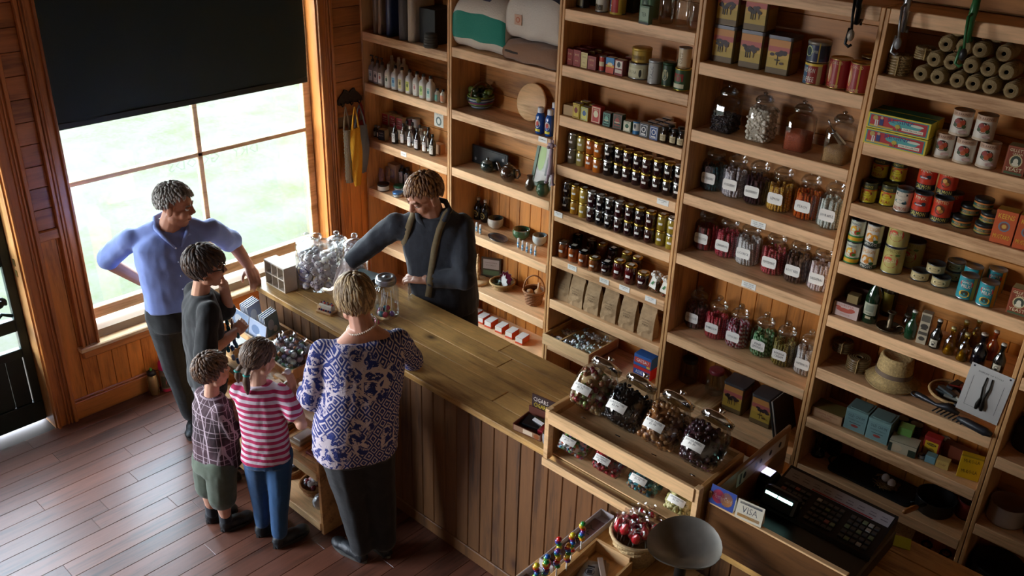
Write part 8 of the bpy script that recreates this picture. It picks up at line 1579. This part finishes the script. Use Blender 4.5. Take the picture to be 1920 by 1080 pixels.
# step box with greeting cards
def DBX(name,lab,cat,x0,x1,y0,y1,z0,h,m2=W_LIGHT,slope=0):
    o=thing(name,lab,cat,((x0+x1)/2,(y0+y1)/2,z0)); a,b=(x1-x0)/2,(y1-y0)/2
    MB().box(-a,-b,0,a,b,.01).make('base',m2,o)
    MB().box(-a,-b,.01,-a+.012,b,h*.8).make('front_rail',m2,o); MB().box(a-.012,-b,.01,a,b,h).make('back_rail',m2,o)
    for s in (-1,1): MB().box(-a+.012,s*b-(.012 if s>0 else 0),.01,a-.012,s*b+(.012 if s<0 else 0),h).make('end_rail',W_LIGHTX if m2 is W_LIGHT else m2,o)
    return o
DZ2=.739
DBX('card_box','pine box of greeting cards raised at the back of the display','box',2.44,2.645,4.12,4.49,DZ2,.075)
rr=random.Random(2)
cl=('#8fa8c8','#a8b8d4','#7a94b4','#b4c0cc','#93a4c4','#9ab4a8','#8a9cc0','#a4b4bc','#7c98a0')
def k_card2(w,h,c,k):
    m=MB().box(-w/2,-.0025,0,w/2,.0025,h); p,ms=printed([('r',-w/2+.002,.002,w/2-.002,h-.002,c),('d',-w*.1,h*.62,w*.24,h*.2,'#6a84ac' if k%2 else '#c8d0d8'),('d',w*.16,h*.4,w*.16,h*.12,'#d8d8d4'),('r',-w*.42,h*.07,w*.42,h*.24,'#cfd6dc')],d=.0027); return [('card',m,mat('#c8ccd4',.5)),('print',p,ms)]
for i in range(2): spawn((k_card2,.17,.135,cl[i],i),'greeting_card',('long blue card at the window end of the card box front','long pale blue card at the near end of the card box front')[i],'card',(2.468,4.395-.178*i,DZ2+.012),-PI/2,'greeting cards in the box',tilt=(-.2,0))
for i in range(9): spawn((k_card2,.12,.165,cl[i],i),'greeting_card',f'{ORD[i]} upright greeting card from the window end, '+('rear stack' if i<5 else 'green tinted near stack'),'card',(2.572,4.43-.017*i-(.11 if i>4 else 0),DZ2+.012),.35,'greeting cards in the box',tilt=(-.12,0))
DBX('leaflet_box','small pine box with a white leaflet on top, next to the boy','box',2.28,2.40,4.16,4.27,DZ2,.07)
MB().box(-.05,-.04,0,.05,.04,.006).make('leaflet',PAPER,label='white leaflet lying on the small pine box',cat='leaflet',loc=(2.34,4.215,DZ2+.0705))
DBX('sweet_box','shallow wicker coloured box heaped with cellophane sweets','box',2.39,2.645,3.76,4.10,DZ2,.06,W_SIDE)
rr=random.Random(5); CW=('#dadde4','#d494b0','#c4dcd0','#e0b4c8','#e4e6ee','#a8c8e4','#e08a50','#78b878','#9070b0','#e8dce6')
def k_cello(i):
    r=random.Random(i); m=MB(); m.ball((0,0,.016),(.019,.018,.016),8); m.ball((.012,.008,.02),(.012,.012,.011),6,1); w=MB(); n=9; vs=[]
    for j,(q,z) in enumerate(((.020,.0),(.026,.015),(.022,.034),(.007,.046),(.018,.066))):
        for k in range(n): a=2*PI*k/n; e=q*(1+.25*r.uniform(-1,1)); vs.append((e*math.cos(a),e*math.sin(a),z+.004*r.uniform(-1,1)))
    w.add(vs,[[j*n+k,j*n+(k+1)%n,(j+1)*n+(k+1)%n,(j+1)*n+k] for j in range(4) for k in range(n)]); return [('sweet',m,[mat(CW[i%10],.3,coat=.6),mat(CW[(i*3+2)%10],.3,coat=.6)]),('cellophane',w,glass((.985,.985,.99),.55,'cellophane',.10))]
k=0
for lay in range(3):
    for i in range(7-lay):
        for j in range(5-lay):
            k+=1; spawn((k_cello,(k*7)%10),'cellophane_sweet',('silver','pink','sea green','rose','pearl','pale blue','orange','green','violet','lilac')[(k*7)%10]+' sweet in a clear cellophane twist, heaped in the sweet box','sweet',(2.43+.042*j+.02*lay+rr.uniform(-.008,.008),3.80+.044*i+.022*lay+rr.uniform(-.008,.008),DZ2+.012+.034*lay),rr.random()*6,('silver','pink','sea green','rose','pearl','pale blue','orange','green','violet','lilac')[(k*7)%10]+' cellophane sweets',tilt=(rr.uniform(-.4,.4),rr.uniform(-.4,.4)))
# toys on the display front
def toy(n,lab,cat,parts,x,y,z,rz=0): spawn((lambda:parts,),n,lab,cat,(x,y,z),rz)
for i,(y,c) in enumerate(((3.98,'#b08a5c'),(4.08,'#9a7448'),(4.15,'#c2a478'))): toy('wooden_toy',('plain','dark','pale')[i]+' turned wooden toy at the window end of the display','toy',[('toy_body',MB().lathe([(0,0),(.03,.002),(.028,.02),(.012,.04),(.018,.055),(0,.07)],12),W_LIGHT if i!=1 else W_SIDE)],2.33,y,DZ2+.001)
toy('toy_car','blue and red wooden toy car on the display front','toy',[('car_body',MB().box(-.03,-.05,.014,.03,.05,.035,0,.006).box(-.026,-.03,.035,.026,.025,.06,1,.01),[mat('#1e4a8a',.3,coat=.5),mat('#28588e',.3,coat=.5)]),('wheel',MB().at((0,0,0)).ball((-.032,-.03,.014),(.006,.014,.014),8).ball((.032,-.03,.014),(.006,.014,.014),8).ball((-.032,.03,.014),(.006,.014,.014),8).ball((.032,.03,.014),(.006,.014,.014),8),mat('#8a2a1e',.4),None,'stuff')],2.34,3.56,DZ2+.001,.4)
for i,(x,y,l) in enumerate(((2.34,3.66,.16),(2.31,3.74,.14),(2.36,3.80,.12),(2.33,3.45,.13))): toy('wooden_toy',('long flat','narrow','short','thick')[i]+' wooden slat toy lying near the toy car','toy',[('toy_slat',MB().box(-.02,-l/2,0,.02,l/2,.018,0,.004),(W_LIGHT,W_SIDE,W_LIGHTX,W_CFR)[i])],x,y,DZ2+.001,-.5+.3*i)
toy('wooden_toy','pinkish wooden toy boat beside the toy car','toy',[('toy_boat',MB().prism([(-.05,-.018),(.03,-.018),(.055,0),(.03,.018),(-.05,.018)],0,.03).box(-.02,-.01,.03,.01,.01,.05),mat('#b8907a',.5))],2.39,3.61,DZ2+.001,.9)
# mid and bottom shelf goods
for i,y in enumerate((3.50,3.66,3.84,4.02)):
    toy('toy_tray',('dark red checked','pale','plain brown','reddish')[i]+' shallow tray of wrapped goods on the middle display shelf','tray',[('tray',MB().box(-.09,-.065,0,.09,.065,.012,0,.003),W_SIDE),('packets',MB().box(-.07,-.05,.012,.07,.05,.03,0,.004).box(-.05,-.03,.03,.06,.03,.04,1,.003),[mat(('#7a2a28','#a8937c','#6a4a30','#8a4a3a')[i],.3,coat=.6),mat('#c8c4c0',.3,coat=.6)],None,'stuff')],2.37,y,.404,.1)
for i,(y,x) in enumerate(((3.62,2.40),(3.86,2.38),(4.10,2.40))):
    ps=k_basket(.075,.09,.05,'#8a5a30','#9a6a3a',n=20); r2=random.Random(i); m=MB(); blobs(m,26,lambda:(lambda a,q:(q*math.cos(a),q*math.sin(a),.045+r2.random()*.05))(r2.random()*6.28,r2.random()**.5*.07),.022,4,r2,6); ps.append(('packets',m,[mat(c,.2,coat=.8) for c in ('#b8b4b8','#7a2a34','#3a3a3e','#c8a0a0')],None,'stuff'))
    toy('goods_basket',('nearest the end panel','in the middle','nearest the window')[i]+', low basket of plastic wrapped goods on the bottom display shelf','basket',ps,x,y,.069)
toy('foil_bag','crumpled silver foil bag on the bottom display shelf by the end panel','bag',[('foil_bag',MB().ball((0,0,.05),(.05,.045,.05),9),mat('#c8c8cc',.2,.6,bmp=.6,bs=40))],2.32,3.47,.069)
# bottles left on the floor
def k_flask(c,cap,sp): return [('bottle',MB().lathe([(0,.001),(.032,.001),(.036,.006),(.036,.12),(.028,.145),(.024,.15)],16),c),('cap',MB().lathe([(.026,.148),(.030,.152),(.028,.175),(.016,.182),(0,.182)],14).box(-.008,-.008,.18,.008,.008,.20,1,.003),[cap,sp])]
a=onz(290,738,0,.0); spawn((k_flask,mat('#a8926a',.25,.7),mat('#101214',.4),mat('#5aa84a',.4)),'water_bottle','silver gold water bottle with a green spout by the skirting','bottle',(a[0],a[1],.0005))
a=onz(314,729,0,.0); spawn((k_can,.038,.16,'#8a7a6a',(('r',-.05,.03,.05,.12,'#4a4a3a'),('d',0,.07,.02,.03,'#b85a6a'),('r',-.05,.0,.05,.02,'#c82a5e')),'#a8a8a8'),'thermos_flask','patterned flask with a bright pink lid by the skirting','flask',(a[0],a[1],.0005))
bpy.context.view_layer.update(); toy('flask_cup','bright pink cup lid screwed on the floor flask','cup',[('flask_cup',MB().lathe([(.038,0),(.039,.004),(.036,.05),(.028,.062),(0,.064)],18),mat('#d81e6a',.35))],a[0],a[1],.1635)
bpy.data.scenes.remove(TMP)
bpy.context.view_layer.update()
